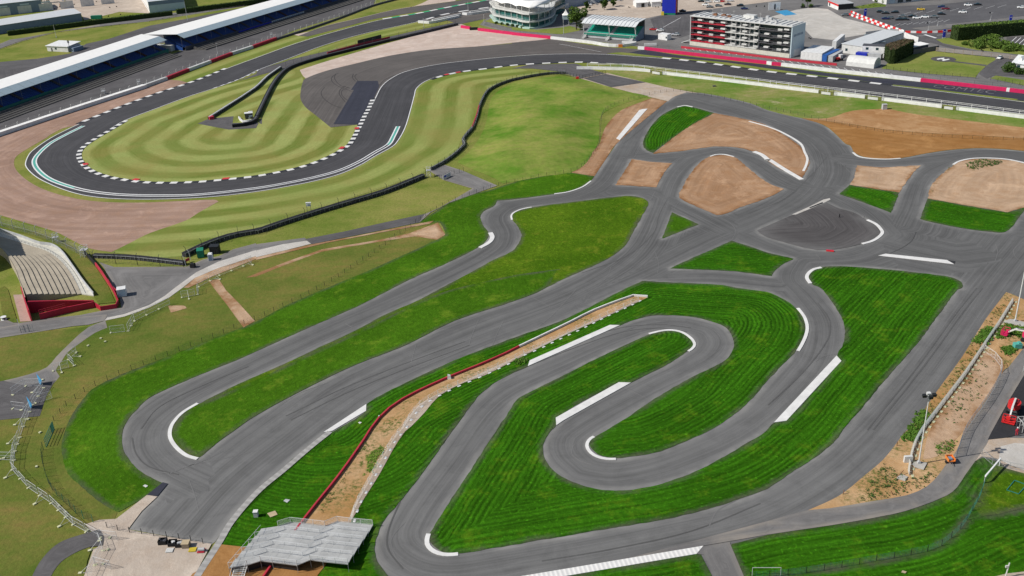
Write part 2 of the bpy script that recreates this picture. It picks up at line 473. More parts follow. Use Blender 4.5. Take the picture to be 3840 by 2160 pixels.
# ------------------------------------------------------------------ the ground
big = bpy.data.meshes.new('ground')
big.from_pydata([(-4000, -600, -0.02), (4000, -600, -0.02), (4000, 6000, -0.02), (-4000, 6000, -0.02)], [], [(0, 1, 2, 3)])
big.materials.append(M['field'])
go = bpy.data.objects.new('ground', big); C.objects.link(go); prop(go, kind='structure')
LZ = lambda k: 0.02 * k

# race track edges
E1 = q(1,0, 2600,-45, 2300,10, 1950,75, 1600,145, 1240,205, 800,320, 400,440, 0,585) + q(0,0, 2290,690, 1880,850, 1630,930, 1380,1020, 1120,1120, 800,1250, 640,1325, 500,1400) + \
     q(0,1, 330,70, 285,130, 262,200, 275,240, 330,300, 400,350, 500,400, 620,450, 760,495, 900,525, 1080,545, 1300,555, 1600,555, 1900,545, 2200,525, 2576,480) + \
     q(1,1, 300,430, 600,370, 850,300, 1050,210, 1200,120, 1330,50) + \
     q(1,0, 1400,1449, 1490,1300, 1550,1110, 1590,960, 1612,890, 1700,820, 1850,765, 2050,722, 2300,690, 2576,655) + \
     q(2,0, 300,635, 700,622, 980,638, 1300,662, 1700,705, 2060,748) + q(3,0, 0,820, 500,882, 1000,955, 1600,1030, 2000,1075, 2576,1148, 3100,1215, 4000,1330)
E2 = q(1,0, 2800,-5, 2380,65, 1900,140, 1600,225, 1100,335, 700,450, 300,600, 20,705) + q(0,0, 2400,800, 2150,890, 1900,970, 1550,1100, 1250,1215, 1080,1315, 950,1390) + \
     q(0,1, 830,20, 780,75, 768,130, 790,185, 850,250, 950,303, 1100,348, 1350,388, 1500,400, 1700,402, 2000,392, 2300,365, 2576,335) + \
     q(1,1, 250,290, 430,250, 620,190, 770,125, 890,60) + q(1,0, 970,1449, 1060,1285, 1110,1180, 1160,1085, 1220,960, 1270,870, 1350,800, 1500,725, 1800,655, 2200,605, 2576,570) + \
     q(2,0, 400,548, 900,548, 1300,575, 1500,590, 1800,620, 2200,675) + q(3,0, 0,728, 400,770, 1240,865, 1700,920, 2576,1030, 3100,1095, 4000,1210)
e1, e2 = curve(E1), curve(E2)
mid = [(a + b) * 0.5 for a, b in zip(resample(e1, 5)[:1], resample(e2, 5)[:1])]
race_poly = e1 + e2[::-1]

# mown grass of the hairpin
i0 = [i for i, p in enumerate(e2)]
inf_px = q(0,0, 950,1390, 1080,1315, 1250,1215, 1550,1100, 1900,970, 2150,890, 2576,790) + q(1,0, 250,690, 440,705, 480,830, 450,1000, 600,1160, 760,1285, 1020,1255, 970,1449) + \
     q(1,1, 890,60, 770,125, 620,190, 430,250, 250,290) + q(0,1, 2576,335, 2300,365, 2000,392, 1700,402, 1500,400, 1350,388, 1100,348, 950,303, 850,250, 790,185, 768,130, 780,75, 830,20)
hp = curve(q(0,0, 2576,770, 2150,890, 1900,970, 1550,1100, 1250,1215, 1080,1315, 950,1390) + q(0,1, 830,20, 780,75, 768,130, 790,185, 850,250, 950,303, 1100,348, 1350,388, 1500,400, 1700,402, 2000,392, 2300,365, 2576,335) +
     q(1,1, 250,290, 430,250, 620,190, 770,125, 890,60) + q(1,0, 970,1449, 1060,1285, 1110,1180, 1220,960))
sheet('mown_grass', curve(inf_px, True, 4), LZ(1), M['stripes'], [hp], 2.5)
# mown grass outside the hairpin exit, up to the dark fence
out_px = q(0,1, 1120,1090, 1300,1000, 1500,900, 1870,770, 2000,690, 2200,580, 2150,545, 2576,480) + q(1,1, 300,430, 600,370, 850,300, 1050,210, 1200,120, 1330,50) + \
     q(1,0, 1400,1449, 1490,1300, 1550,1110, 1590,960, 1612,890, 1700,820, 1850,765, 2050,722, 2300,690, 2576,665) + q(2,0, 200,720, 330,740, 300,770) + \
     q(1,0, 2576,800, 2350,900, 2250,1030, 2210,1200, 2150,1320, 2050,1440) + q(1,1, 2040,40, 1960,130, 1880,190, 1700,290, 1300,430, 900,560, 600,660, 300,760, 0,860) + \
     q(0,1, 2400,920, 2200,990, 2000,1050, 1850,1130, 1600,1150, 1300,1110)
og = curve(q(0,1, 1300,560, 1900,545, 2576,480) + q(1,1, 300,430, 600,370, 850,300, 1050,210, 1200,120, 1330,50) + q(1,0, 1400,1449, 1490,1300, 1550,1110, 1590,960, 1612,890, 1700,820, 1850,765, 2050,722, 2576,665))
sheet('mown_grass', curve(out_px, True, 4), LZ(1), M['stripes2'], [og], 2.5)
# grass strips beside the upper straight
g3 = q(1,0, 330,600, 700,465, 1100,345, 1630,215, 1620,240, 1850,250, 1300,360, 1000,440, 350,620)
sheet('mown_grass', curve(g3, True, 2), LZ(1), M['stripes2'], [e2], 3)
g4 = q(0,0, 1690,800, 1910,715, 2130,630, 2345,550) + q(1,0, 0,470, 210,400, 390,360, 520,370, 800,310, 400,440, 0,585) + q(0,0, 2290,690, 2110,770, 1900,840)
sheet('mown_grass', curve(g4, True, 2), LZ(1), M['stripes2'], [e1], 3)
# gravel traps
gr1 = q(0,0, -400,1510, 0,1372, 700,1130, 1200,970, 1470,885, 1690,802, 1800,810, 1890,832, 1750,885, 1600,935, 1380,1030, 1120,1130, 800,1255, 640,1290, 500,1360, 470,1385) + \
     q(0,1, 290,40, 170,120, 140,190, 170,270, 280,370, 450,460, 700,535, 1000,580, 1400,590, 1800,575, 2150,560, 2200,578, 2000,690, 1870,770, 1500,900, 1300,1000, 1120,1088, 900,1050, 730,970, 560,885, 300,805, 0,715, -400,590)
gd = curve(q(0,0, 1690,800, 1120,1100, 640,1290, 470,1385) + q(0,1, 290,40, 170,120, 140,190, 170,270, 280,370, 450,460, 700,535, 1000,580, 1400,590, 1800,575, 2200,560))
sheet('gravel_trap', curve(gr1, True, 4), LZ(1), M['gravel'], [gd], 3)
gr2 = q(1,0, 440,705, 700,620, 1000,530, 1400,415, 1900,280, 2060,240, 2250,300, 2576,345) + q(2,0, 0,355, 390,385, 300,402, 0,432) + q(1,0, 2200,470, 1750,500, 1350,560, 1000,640, 700,715, 500,790, 470,760)
gd2 = curve(q(1,0, 500,790, 700,715, 1000,640, 1350,560, 1750,500, 2576,440) + q(2,0, 300,400))
sheet('gravel_trap', curve(gr2, True, 4), LZ(2), M['gravel_pale'], [gd2], 4)
gr3 = q(1,0, 380,350, 800,260, 1200,150, 1600,60, 1800,-20, 2100,-60, 2000,10, 1700,50, 1400,95, 1000,190, 700,260, 430,360)
sheet('gravel_trap', curve(gr3, True, 3), LZ(1), M['gravel_pale'], [e1], 6)
# brown run-off beside the upper straight and beyond the hairpin
ro2 = q(1,0, 430,360, 700,262, 1000,192, 1400,97, 1700,52, 2000,12, 2200,-20, 2250,0, 1900,75, 1500,140, 1200,190, 900,270, 520,368)
sheet('tarmac_runoff', curve(ro2, True, 3), LZ(2), M['runoff'], [e1], 5)
ro1 = q(1,0, 500,790, 700,715, 1000,640, 1350,560, 1750,500, 2200,470, 2576,438) + q(2,0, 0,430, 300,402, 390,392, 940,472, 1270,495, 1350,500, 1700,560, 2576,660) + q(3,0, 0,670, 1000,790, 2576,960, 3100,1020, 3100,1060, 2576,1000) + \
     q(3,0, 1240,858, 0,722) + q(2,0, 1500,588, 900,546, 400,546, 0,565) + q(1,0, 2200,603, 1800,653, 1500,723, 1350,798, 1270,868, 1220,958, 1060,1283, 1030,1320, 1020,1255, 750,1282, 600,1160, 500,1080, 450,1000, 450,920, 470,830)
sheet('tarmac_runoff', curve(ro1, True, 4), LZ(2), M['runoff'], [curve(q(1,0, 1060,1283, 1220,958, 1270,868, 1350,798, 1500,723, 1800,653, 2576,570) + q(2,0, 400,548, 900,548, 1500,590))], 3)
ro3 = q(2,0, 1180,530, 1330,500, 1700,560, 2300,625) + q(3,0, 0,655, 600,735, 1500,822, 2400,915, 2576,935, 3000,990, 3000,1050, 2500,1010, 1700,900, 1000,820, 0,690) + q(2,0, 2200,635, 1700,590, 1400,560)
sheet('tarmac_runoff', curve(ro3, True, 3), LZ(3), M['newpatch'], [e2], 4)
gv = q(2,0, 950,540, 1100,528, 1400,560, 1700,588, 2200,635) + q(3,0, 0,690, 1000,822, 1700,903, 2400,985, 2520,1000, 2480,1012, 1700,915, 1240,858, 0,720) + q(2,0, 2200,668, 1800,613, 1500,583, 1300,568)
sheet('grass_verge', curve(gv, True, 3), LZ(4), M['verge'], None, 4)
dp = q(1,0, 1020,815, 1225,815, 1240,870, 1180,1000, 1060,1260, 1020,1255, 780,1250, 985,905, 955,905)
sheet('dark_patch', gp(dp), LZ(3), M['newpatch'], None, 4)
# pit lane beyond the upper fence
pl = q(0,0, 2400,815, 2576,745) + q(1,0, 20,700, 290,620, 340,600, 1000,450, 1600,310, 2000,225, 2380,140, 2380,65, 2380,160, 2000,250, 1300,410, 500,610, 270,692, 0,768) + q(0,0, 2480,795)
sheet('pit_lane', curve(pl[:9] + q(1,0, 2380,175, 2000,255, 1300,410, 500,610, 270,692, 0,768) , True, 1), LZ(2), M['darkroad'], None, 5)
pl2 = q(1,0, 1900,140, 2380,65, 2576,40, 2576,130, 2380,170, 2000,230, 1900,200, 1630,215)
sheet('pit_lane', curve(pl2, True, 1), LZ(2), M['runoff'], None, 5)
sheet('race_track', race_poly, LZ(5), M['race'], [e1, e2], 2.5)
# grass pieces inside the fence triangle and service tarmac at its tip
tp = q(0,0, 1990,1245, 2100,1195, 2350,1170, 2340,1240, 2576,1230) + q(1,0, 60,1250, 60,1180) + q(0,0, 2576,1290, 2300,1305)
sheet('tarmac_apron', gp(tp), LZ(2), M['darkroad'], None, 4)

# kerbs and painted lines of the race track
def sub(pxs, s=4): return curve(pxs, False, s)
W_ = M['kerb_white']; B_ = M['kerb_black']
strip('track_line', e1, 0.0, -0.35, LZ(6), [M['white_line']])
strip('track_line', e2, 0.0, 0.35, LZ(6), [M['white_line']])
k1 = sub(q(0,0, 2290,690, 2110,765, 1880,850, 1630,930, 1380,1020, 1120,1120, 800,1250))
strip('kerb', k1, -2.1, 0.0, 0.02, [W_, B_], 3.4, 0.13)
k2 = sub(q(0,0, 1250,1215, 1080,1315, 950,1390) + q(0,1, 830,20, 780,75, 768,130, 790,185, 850,250, 950,303, 1100,348, 1350,388, 1500,400, 1700,402, 2000,392, 2300,365, 2576,335) + q(1,1, 250,290, 430,250, 620,190, 770,125, 890,60) + q(1,0, 970,1449, 1060,1285, 1110,1180, 1160,1085, 1200,990))
strip('kerb', k2, 0.0, 1.9, 0.02, [W_, B_], 2.6, 0.13)
k3 = sub(q(1,0, 1750,800, 1850,765, 2050,722, 2300,690, 2576,655) + q(2,0, 300,635, 700,622, 950,636))
strip('kerb', k3, -1.9, 0.0, 0.02, [B_, W_], 4.0, 0.13)
k4 = sub(q(2,0, 1500,590, 1800,620, 2200,675) + q(3,0, 0,728, 400,770, 1240,865))
strip('kerb', k4, 0.0, 2.2, 0.02, [W_, B_], 4.6, 0.13)
k5 = sub(q(1,0, 2600,-45, 2300,10, 1950,75, 1600,145, 1290,195))
strip('kerb', k5, -2.6, 0.0, 0.02, [M['kerb_green'], W_], 6.0, 0.13)
strip('kerb', sub(q(1,0, 2700,10, 2380,65, 1900,140, 1700,195)), 0.0, 2.2, 0.02, [W_, B_], 7.0, 0.13)
dl = sub(q(0,0, 840,1270, 640,1370) + q(0,1, 500,0, 380,110, 345,180, 380,260, 500,355, 700,430, 900,478, 1200,512, 1600,522, 2000,512, 2576,448) + q(1,1, 300,398, 600,335, 850,265, 1050,175, 1200,85, 1330,10) + q(1,0, 1380,1380, 1430,1275))
strip('kerb', dl, -0.45, -0.95, 0.11, [M['white_line']], 0, 0.05)
strip('kerb', dl, 0.45, 0.95, 0.11, [M['white_line']], 0, 0.05)
strip('kerb', dl[:30], -0.45, 0.45, 0.11, [M['kerb_teal']], 0, 0.04)
strip('kerb', dl[-9:], -0.45, 0.45, 0.11, [M['kerb_teal']], 0, 0.04)
for c_, r_, x, y in ((0,1,862,205), (0,1,1370,360), (0,1,2275,350), (1,1,865,40), (1,0,1015,1293), (1,0,1920,752), (1,0,2035,730)):
    p = gp(q(c_, r_, x, y))[0]
    d, u = nearest(np.array([[p.x, p.y]]), arr(e2)); k = int(np.argmin(((arr(e2) - np.array([p.x, p.y])) ** 2).sum(1)))
    t = (e2[min(k + 1, len(e2) - 1)] - e2[k - 1]).normalized()
    strip('kerb', [p.xy - t * 1.2, p.xy + t * 1.2], -0.9, 0.9, 0.06, [M['kerb_red']], 0, 0.14)
dash = sub(q(0,0, 2150,890, 2400,800, 2576,725) + q(1,0, 20,705))
for i, p in enumerate(resample(dash, 2.6)[:-1]):
    pass
L_ = resample(dash, 2.6)
def dashes(name, line, z, mat, wd):
    vs, fs = [], []
    for i in range(0, len(line) - 1, 2):
        t = (line[i + 1] - line[i]); n = Vector((-t.y, t.x)).normalized() * wd
        k = len(vs)
        for s in (line[i] - n, line[i + 1] - n, line[i + 1] + n, line[i] + n): vs.append((s.x, s.y, z))
        fs.append((k, k + 1, k + 2, k + 3))
    me = bpy.data.meshes.new(name); me.from_pydata(vs, [], fs); me.materials.append(mat)
    o = bpy.data.objects.new(name, me); C.objects.link(o); prop(o, kind='structure')
dashes('track_line', L_, LZ(6) + 0.004, M['white_line'], 0.35)

# ---------------- kart circuit: one tarmac sheet, turf and sand islands on it
kart_px = q(2,0, 1560,1020) + fF(1590,290, 1557,350) + q(2,1, 1050,0, 940,160, 830,325, 790,375, 700,435, 560,480, 420,505, 0,560) + fF(1250,505) + q(1,1, 2400,620, 2290,680, 2258,740, 2290,830, 2340,900, 2310,980, 2240,1040, 1900,1210, 1600,1340, 1400,1440) + \
     q(1,2, 1000,195, 600,370, 0,640) + q(0,2, 2400,720, 2000,880, 1700,1010, 1500,1110, 1380,1220, 1280,1340, 1235,1449) + q(0,3, 1228,100, 1250,200, 1320,310, 1420,400, 1530,465, 1640,515, 1580,650, 1430,800, 1300,980, 2130,1130, 2170,1100, 2300,900, 2576,590, 2900,900, 3400,1449, 4500,1900) + \
     q(3,3, 2000,1900, 4200,1700, 4200,0) + q(3,1, 3200,1449, 3200,150, 2576,72, 2200,45, 1900,55, 1600,95, 1330,145, 1100,150, 960,130, 870,90, 830,20) + q(3,0, 780,1449, 700,1370, 560,1260, 340,1190, 0,1110) + q(2,0, 2400,1040, 2100,970, 1900,935, 1760,930, 1650,960)
I = {}
I['tri_top'] = fF(1690,276, 1710,268, 1735,268, 1797,285, 1760,305, 1720,330, 1680,357, 1643,385, 1630,380, 1618,368, 1620,350, 1640,315, 1665,290)
I['crescent'] = fF(1643,387, 1700,382, 1750,375, 1800,369, 1850,371, 1897,383, 1950,418, 2015,452, 2028,430, 2036,405, 2020,375, 1980,345, 1920,312, 1860,297, 1797,285, 1740,315, 1690,350)
I['sand_square'] = q(2,1, 1205,155, 1400,180, 1615,195, 1560,250, 1500,340, 1450,440, 1250,425, 1040,415, 1110,310)
I['teardrop'] = q(2,1, 1990,128, 2110,112, 2230,130, 2350,220, 2576,395) + q(3,1, 160,455, 0,540) + q(2,1, 2300,640, 2130,710, 2060,720, 1900,650, 1690,545, 1720,430, 1790,310, 1880,200)
I['tri_small'] = q(2,1, 1610,690, 1880,810, 1510,955)
I['long_d'] = q(2,1, 200,640, 650,580, 1130,525, 1250,530, 1330,555, 1375,595, 1300,740, 1200,920, 1150,1010, 1050,1100, 900,1190, 700,1280, 500,1370) + q(2,1, 340,1449) + \
     q(1,2, 2576,140, 2000,330, 1500,580, 1000,775, 500,1015, 0,1285) + q(0,3, 2340,0, 2200,100, 2050,225, 2000,262, 1890,228, 1790,150, 1735,60) + q(0,2, 1728,1440, 1760,1360, 1850,1260, 2000,1168, 2300,1015, 2576,890) + \
     q(1,2, 300,760, 700,570, 1000,430, 1300,270, 1600,140, 1850,10) + fF(1180,688, 1240,655) + q(2,1, 0,1080, 60,1010, 92,940, 90,890, 50,820, 5,765, 5,720, 60,680)
I['north_infield'] = q(2,1, 1310,1380, 1600,1395, 2100,1420, 2260,1449) + q(2,2, 2576,45) + q(3,2, 120,95, 200,140, 285,210, 350,300, 375,400, 360,480, 320,570, 285,630, 200,720, 100,820, 0,930) + \
     q(2,2, 2350,1180, 2100,1370, 1960,1449) + q(2,3, 1700,115, 1500,195, 1250,245, 1050,265, 900,245, 810,185, 775,120, 790,80, 835,50, 920,0) + \
     q(2,2, 1100,1345, 1400,1140, 1800,905, 2130,740, 2205,660, 2235,580, 2215,490, 2150,400, 2000,335, 1800,290, 1500,275, 1300,300, 1085,378, 160,790, 0,860) + \
     q(1,2, 2400,960, 2250,1080, 2150,1200, 2050,1340) + q(1,3, 1970,0, 1700,380, 1500,640, 1300,880, 1240,990, 1195,1150, 1205,1260, 1260,1370, 1340,1460, 1500,1700, 500,1800, -500,1600) + \
     q(0,3, 1900,1449, 2170,1120, 2300,900, 2576,600) + q(1,3, 250,380, 500,170, 720,0) + q(1,2, 780,1449, 1100,1250, 1120,1165, 1500,960, 2000,730, 2576,510) + q(2,2, 500,330, 1000,80, 1160,0)
I['south_infield'] = q(2,2, 1385,468, 1500,440, 1600,432, 1700,450, 1790,510, 1825,570, 1800,610, 1765,635, 1600,750, 1400,850, 1195,955, 1080,955, 445,1305, 445,1385, 380,1449) + q(2,3, 320,100, 310,160, 330,260, 380,350, 470,430, 600,500, 770,560, 950,590, 1150,590, 1350,560, 1550,510, 1800,420, 2100,270, 2350,120, 2540,10) + \
     q(3,2, 60,1355, 180,1340, 735,735, 690,690, 740,600, 770,500, 772,420, 750,330, 700,230, 620,110, 530,0) + q(3,1, 440,1410, 410,1340, 420,1290, 480,1255, 600,1235, 800,1235, 1200,1265, 1700,1320, 1850,1345, 1930,1380, 1955,1410, 1950,1449) + \
     q(3,2, 1900,20, 1740,240, 1500,560, 1200,900, 900,1260, 740,1449) + q(3,3, 660,110, 480,250, 250,400, 0,570) + q(2,3, 2400,640, 2100,740, 1600,870, 1000,970, 500,1055, 0,1140) + \
     q(1,3, 2400,1170, 2040,1225, 1900,1215, 1820,1180, 1750,1100, 1740,1030, 1760,1000, 1900,780, 2200,320, 2410,0) + q(2,2, 0,1200, 60,1120, 200,1040, 560,860, 900,690)
I['tri_mid'] = q(2,1, 2210,975, 2400,1035, 2576,1095) + q(3,1, 260,1155, 120,1230, 60,1290, 40,1332) + q(2,1, 2300,1290, 1900,1265, 1590,1255, 1700,1200, 2000,1070)
I['ring'] = q(3,1, 590,592, 720,650, 860,690, 990,765, 1090,820, 1140,890, 1100,945, 950,1002, 640,1066, 450,1060, 200,1000, 0,942, -70,905, -110,870, 0,822, 250,715)
I['sand_mid'] = q(3,1, 892,216, 1150,236, 1540,216, 1480,270, 1400,370, 1320,490, 820,412, 860,350, 880,280)
I['turf_mid'] = q(3,1, 820,415, 1320,490, 1240,695, 1000,605, 715,505)
I['sand_east'] = q(3,1, 1870,210, 1960,170, 2150,150, 2400,162, 2576,200, 2750,260, 2750,600, 2576,640, 2410,690, 1605,550, 1640,430, 1720,330)
I['turf_east'] = q(3,1, 1605,552, 2410,692, 2600,636, 2480,800, 2400,880, 2320,893, 1900,840, 1560,768, 1530,755)
isl = {k: curve(v, True, 4) for k, v in I.items()}
kart_poly = curve(kart_px, True, 3)
rings = [list(p) + [p[0]] for p in isl.values()]
# centre lines of the kart lanes, for the sweep of the tyre and paver streaks
CL = [fF(2576,600, 2480,720, 2330,930, 2200,1080, 2080,1190, 1900,1290, 1700,1340, 1300,1415, 1100,1440, 990,1390, 985,1320, 1100,1160, 1230,1000, 1400,915, 1600,830, 1700,815, 1780,830, 1800,860, 1770,900, 1600,985, 1420,1090, 1410,1140, 1460,1190, 1550,1200, 1700,1165, 1900,1070, 2040,930, 2070,860, 2065,800, 2020,740, 1985,700, 2010,650, 2150,640, 2250,590, 2190,530, 2090,480, 2000,460, 1900,400, 1820,378, 1740,400, 1690,450, 1660,530, 1600,640, 1440,740, 1200,830, 900,960, 700,1100, 560,1210, 440,1340),
      fF(1640,250, 1600,310, 1540,410, 1500,465, 1420,498, 1300,515, 1255,545, 1270,590, 1250,630, 1100,710, 800,840, 500,985, 390,1060, 370,1120, 420,1180, 520,1230),
      fF(1640,255, 1740,250, 1900,295, 2040,350, 2080,420, 2050,480, 1980,530, 1800,610, 1640,690, 1500,750),
      fF(2100,400, 2200,410, 2350,400, 2480,385, 2576,390), fF(2430,395, 2330,440, 2290,530, 2270,570), fF(1560,480, 1640,480, 1760,540, 1900,610, 2000,650), fF(2060,560, 2250,620, 2420,660, 2500,650), fF(1640,705, 1800,700, 1960,715), fF(1590,400, 1680,390, 1740,385)]
cls_ = [curve(c, False, 4) for c in CL]
sheet('kart_track', kart_poly, LZ(1), M['kart'], cls_, 1.8, rings + [kart_poly + kart_poly[:1]])
turf = [('tri_top', 'lawn', None), ('tri_small', 'lawn_clump', None), ('long_d', 'lawn_yellow', None), ('north_infield', 'lawn', None), ('south_infield', 'lawn', None), ('tri_mid', 'lawn', None), ('turf_mid', 'lawn', None), ('turf_east', 'lawn', None)]
NG = [curve(q(1,2, 780,1449, 1120,1165, 1500,960, 2000,730, 2576,510) + q(2,2, 500,330, 1000,80, 1310,-60)), curve(q(2,2, 1310,-60, 1800,-20, 2576,45) + q(3,2, 285,210, 350,300, 375,400, 360,480, 285,630, 0,930) + q(2,2, 2350,1180, 1960,1449) + q(2,3, 1500,195, 1050,265))]
SG = [curve(q(3,2, 1950,0, 1740,240, 1500,560, 1200,900, 900,1260, 740,1449) + q(3,3, 480,250, 0,570) + q(2,3, 2100,740, 1600,870, 1000,970, 0,1140) + q(1,3, 2400,1170, 2040,1225)), curve(q(1,3, 1740,1030, 1900,780, 2200,320, 2410,0) + q(2,2, 60,1120, 200,1040, 560,860, 900,690, 1385,468))]
MG = [curve(q(2,1, 1590,1255, 2576,1325))]; EG = [curve(q(3,1, 715,505, 1240,695, 1530,760, 2320,893))]; TG = [curve(fF(1618,368, 1620,350, 1640,315, 1690,276))]
GD = dict(north_infield=NG, south_infield=SG, tri_mid=MG, turf_mid=EG, turf_east=EG, tri_top=TG)
for k, m, g in turf:
    sheet('turf', isl[k], LZ(4), M[m], GD.get(k), 1.8, jag=.055)
for k, m in (('crescent', 'sand'), ('sand_square', 'sand'), ('teardrop', 'sand'), ('sand_mid', 'sand_pale'), ('sand_east', 'sand_pale')):
    sheet('sand', isl[k], LZ(4), M[m], None, 2.0, jag=.1)
sheet('planings', isl['ring'], LZ(3), M['ring'], [cls_[0]], 2.0)
# greener, clumpier belt of turf on the long island
belt = q(2,1, 0,1330, 450,1270, 340,1449) + q(1,2, 2576,140, 2000,330, 1500,580, 1000,775, 500,1015, 0,1285) + q(0,3, 2340,0, 2200,100, 2000,255, 1900,210, 1800,110, 1740,40) + q(0,2, 1780,1360, 1900,1240, 2300,1050, 2576,930) + q(1,2, 500,690, 1000,460, 1500,210, 1900,40, 2300,-60)
sheet('turf', curve(belt, True, 3), LZ(5), M['lawn_clump'], [curve(q(0,2, 1780,1360, 2576,930) + q(1,2, 1000,460, 1900,40))], 2.2)

# left belt of bright turf outside the long kart straight
lb = q(2,1, 830,325, 600,290, 300,322, 0,392) + q(1,1, 2350,465, 2100,530, 1850,650, 1650,790, 1850,790, 1905,915, 1820,965, 1500,1110, 1100,1290, 760,1430) + q(1,2, 300,180, 0,340) + \
     q(0,2, 2200,490, 1800,650, 1500,765, 1200,880, 950,1005, 850,1100, 740,1250, 690,1350, 650,1449) + q(0,3, 622,100, 620,200, 680,420, 800,530, 980,690, 1180,812, 1290,755, 1490,640, 1640,512, 1530,465, 1420,400, 1320,310, 1250,200, 1228,100) + \
     q(0,2, 1235,1449, 1280,1340, 1380,1220, 1500,1110, 1700,1010, 2000,880, 2400,720) + q(1,2, 0,640, 600,370, 1000,195) + q(1,1, 1400,1440, 1600,1340, 1900,1210, 2240,1040, 2310,980, 2340,900, 2290,830, 2258,740, 2290,680, 2400,620) + fF(1250,505) + q(2,1, 0,560, 420,505, 560,480, 700,435, 790,375)
lbc = curve(lb, True, 4)
sheet('turf', lbc, LZ(3), M['lawn_clump'], [cls_[1]], 2.2, jag=.055)
# mound, sandy strip beside it, slabs
mo = fF(1150,408, 1180,382, 1210,340, 1225,300, 1235,250, 1260,225, 1300,205, 1350,197, 1420,193, 1480,203, 1560,226, 1640,242, 1610,248, 1545,270, 1512,292, 1506,350, 1485,400, 1445,432, 1350,448, 1265,462, 1240,447, 1185,425)
mdo = sheet('mound_grass', curve(mo, True, 4), LZ(2), M['mound'], None, 3)
for v, a_ in zip(mdo.data.vertices, mdo.data.attributes['edge'].data): t_ = min(1.0, a_.value / 17.0); v.co.z += 2.0 * t_ * t_ * (3 - 2 * t_) + (0.35 * math.sin(v.co.x * .11) * math.sin(v.co.y * .07) if t_ > .5 else 0) * (t_ - .5) * 2
for p in mdo.data.polygons: p.use_smooth = True
ss = q(2,0, 1410,985, 1560,1020, 1450,1110) + q(2,1, 1050,0, 940,160, 830,325, 600,290, 700,200, 880,0) + q(2,0, 900,1380, 960,1250, 1100,1110, 1290,1030)
sheet('sand', curve(ss, True, 3), LZ(3), M['sand'], [cls_[1]], 2)
cs = q(2,0, 480,730, 700,790, 960,735, 1100,770, 1560,880, 1800,925, 1900,940, 1760,930, 1640,970, 1570,1020, 1400,980, 1000,880, 720,800)
sheet('service_road', curve(cs, True, 2), LZ(3), M['path'], None, 3)
cs2 = q(2,0, 180,650, 640,640, 800,700, 960,745, 700,790, 480,720, 200,690, 0,690)
sheet('service_road', curve(cs2, True, 1), LZ(2), M['darkroad'], None, 3)
cs3 = q(2,0, 720,790, 940,745, 1350,830, 1000,880)
sheet('service_road', gp(cs3), LZ(4), M['darkroad'], None, 3)
# bank between the white wall and the kart track
bk = q(2,0, 940,735, 1100,690, 1700,740, 2576,850) + q(3,0, 0,880, 1000,1000, 2576,1190, 3200,1270, 3200,1380, 2576,1290, 2200,1240, 1700,1180, 1480,1150, 1200,1110, 850,1130, 600,1200, 340,1190, 0,1110) + q(2,0, 2400,1040, 2100,970, 1900,935, 1560,880, 1100,770)
sheet('grass_bank', curve(bk, True, 3), LZ(2), M['wall_grass'], None, 3)
d1 = q(3,0, 340,1190, 600,1190, 850,1115, 1200,1095, 1480,1150, 1700,1180, 2200,1240, 2576,1285, 3200,1370, 3200,1480, 2576,1395, 1700,1345, 1200,1310, 900,1260, 600,1220)
sheet('bare_soil', curve(d1, True, 3), LZ(3), M['soil_pale'], [curve(q(3,0, 340,1190, 900,1260, 1700,1345, 3200,1480))], 3)
d2 = q(3,0, 340,1192, 600,1222, 900,1262, 1200,1312, 1700,1347, 2576,1397, 3200,1482) + q(3,1, 3200,150, 2576,70, 2200,43, 1900,53, 1600,93, 1330,143, 1100,148, 960,128, 870,88, 830,18) + q(3,0, 780,1447, 700,1368, 560,1258)
sheet('bare_soil', curve(d2, True, 3), LZ(3), M['soil'], [curve(q(3,0, 340,1190, 900,1260, 1700,1345, 3200,1480))], 3)

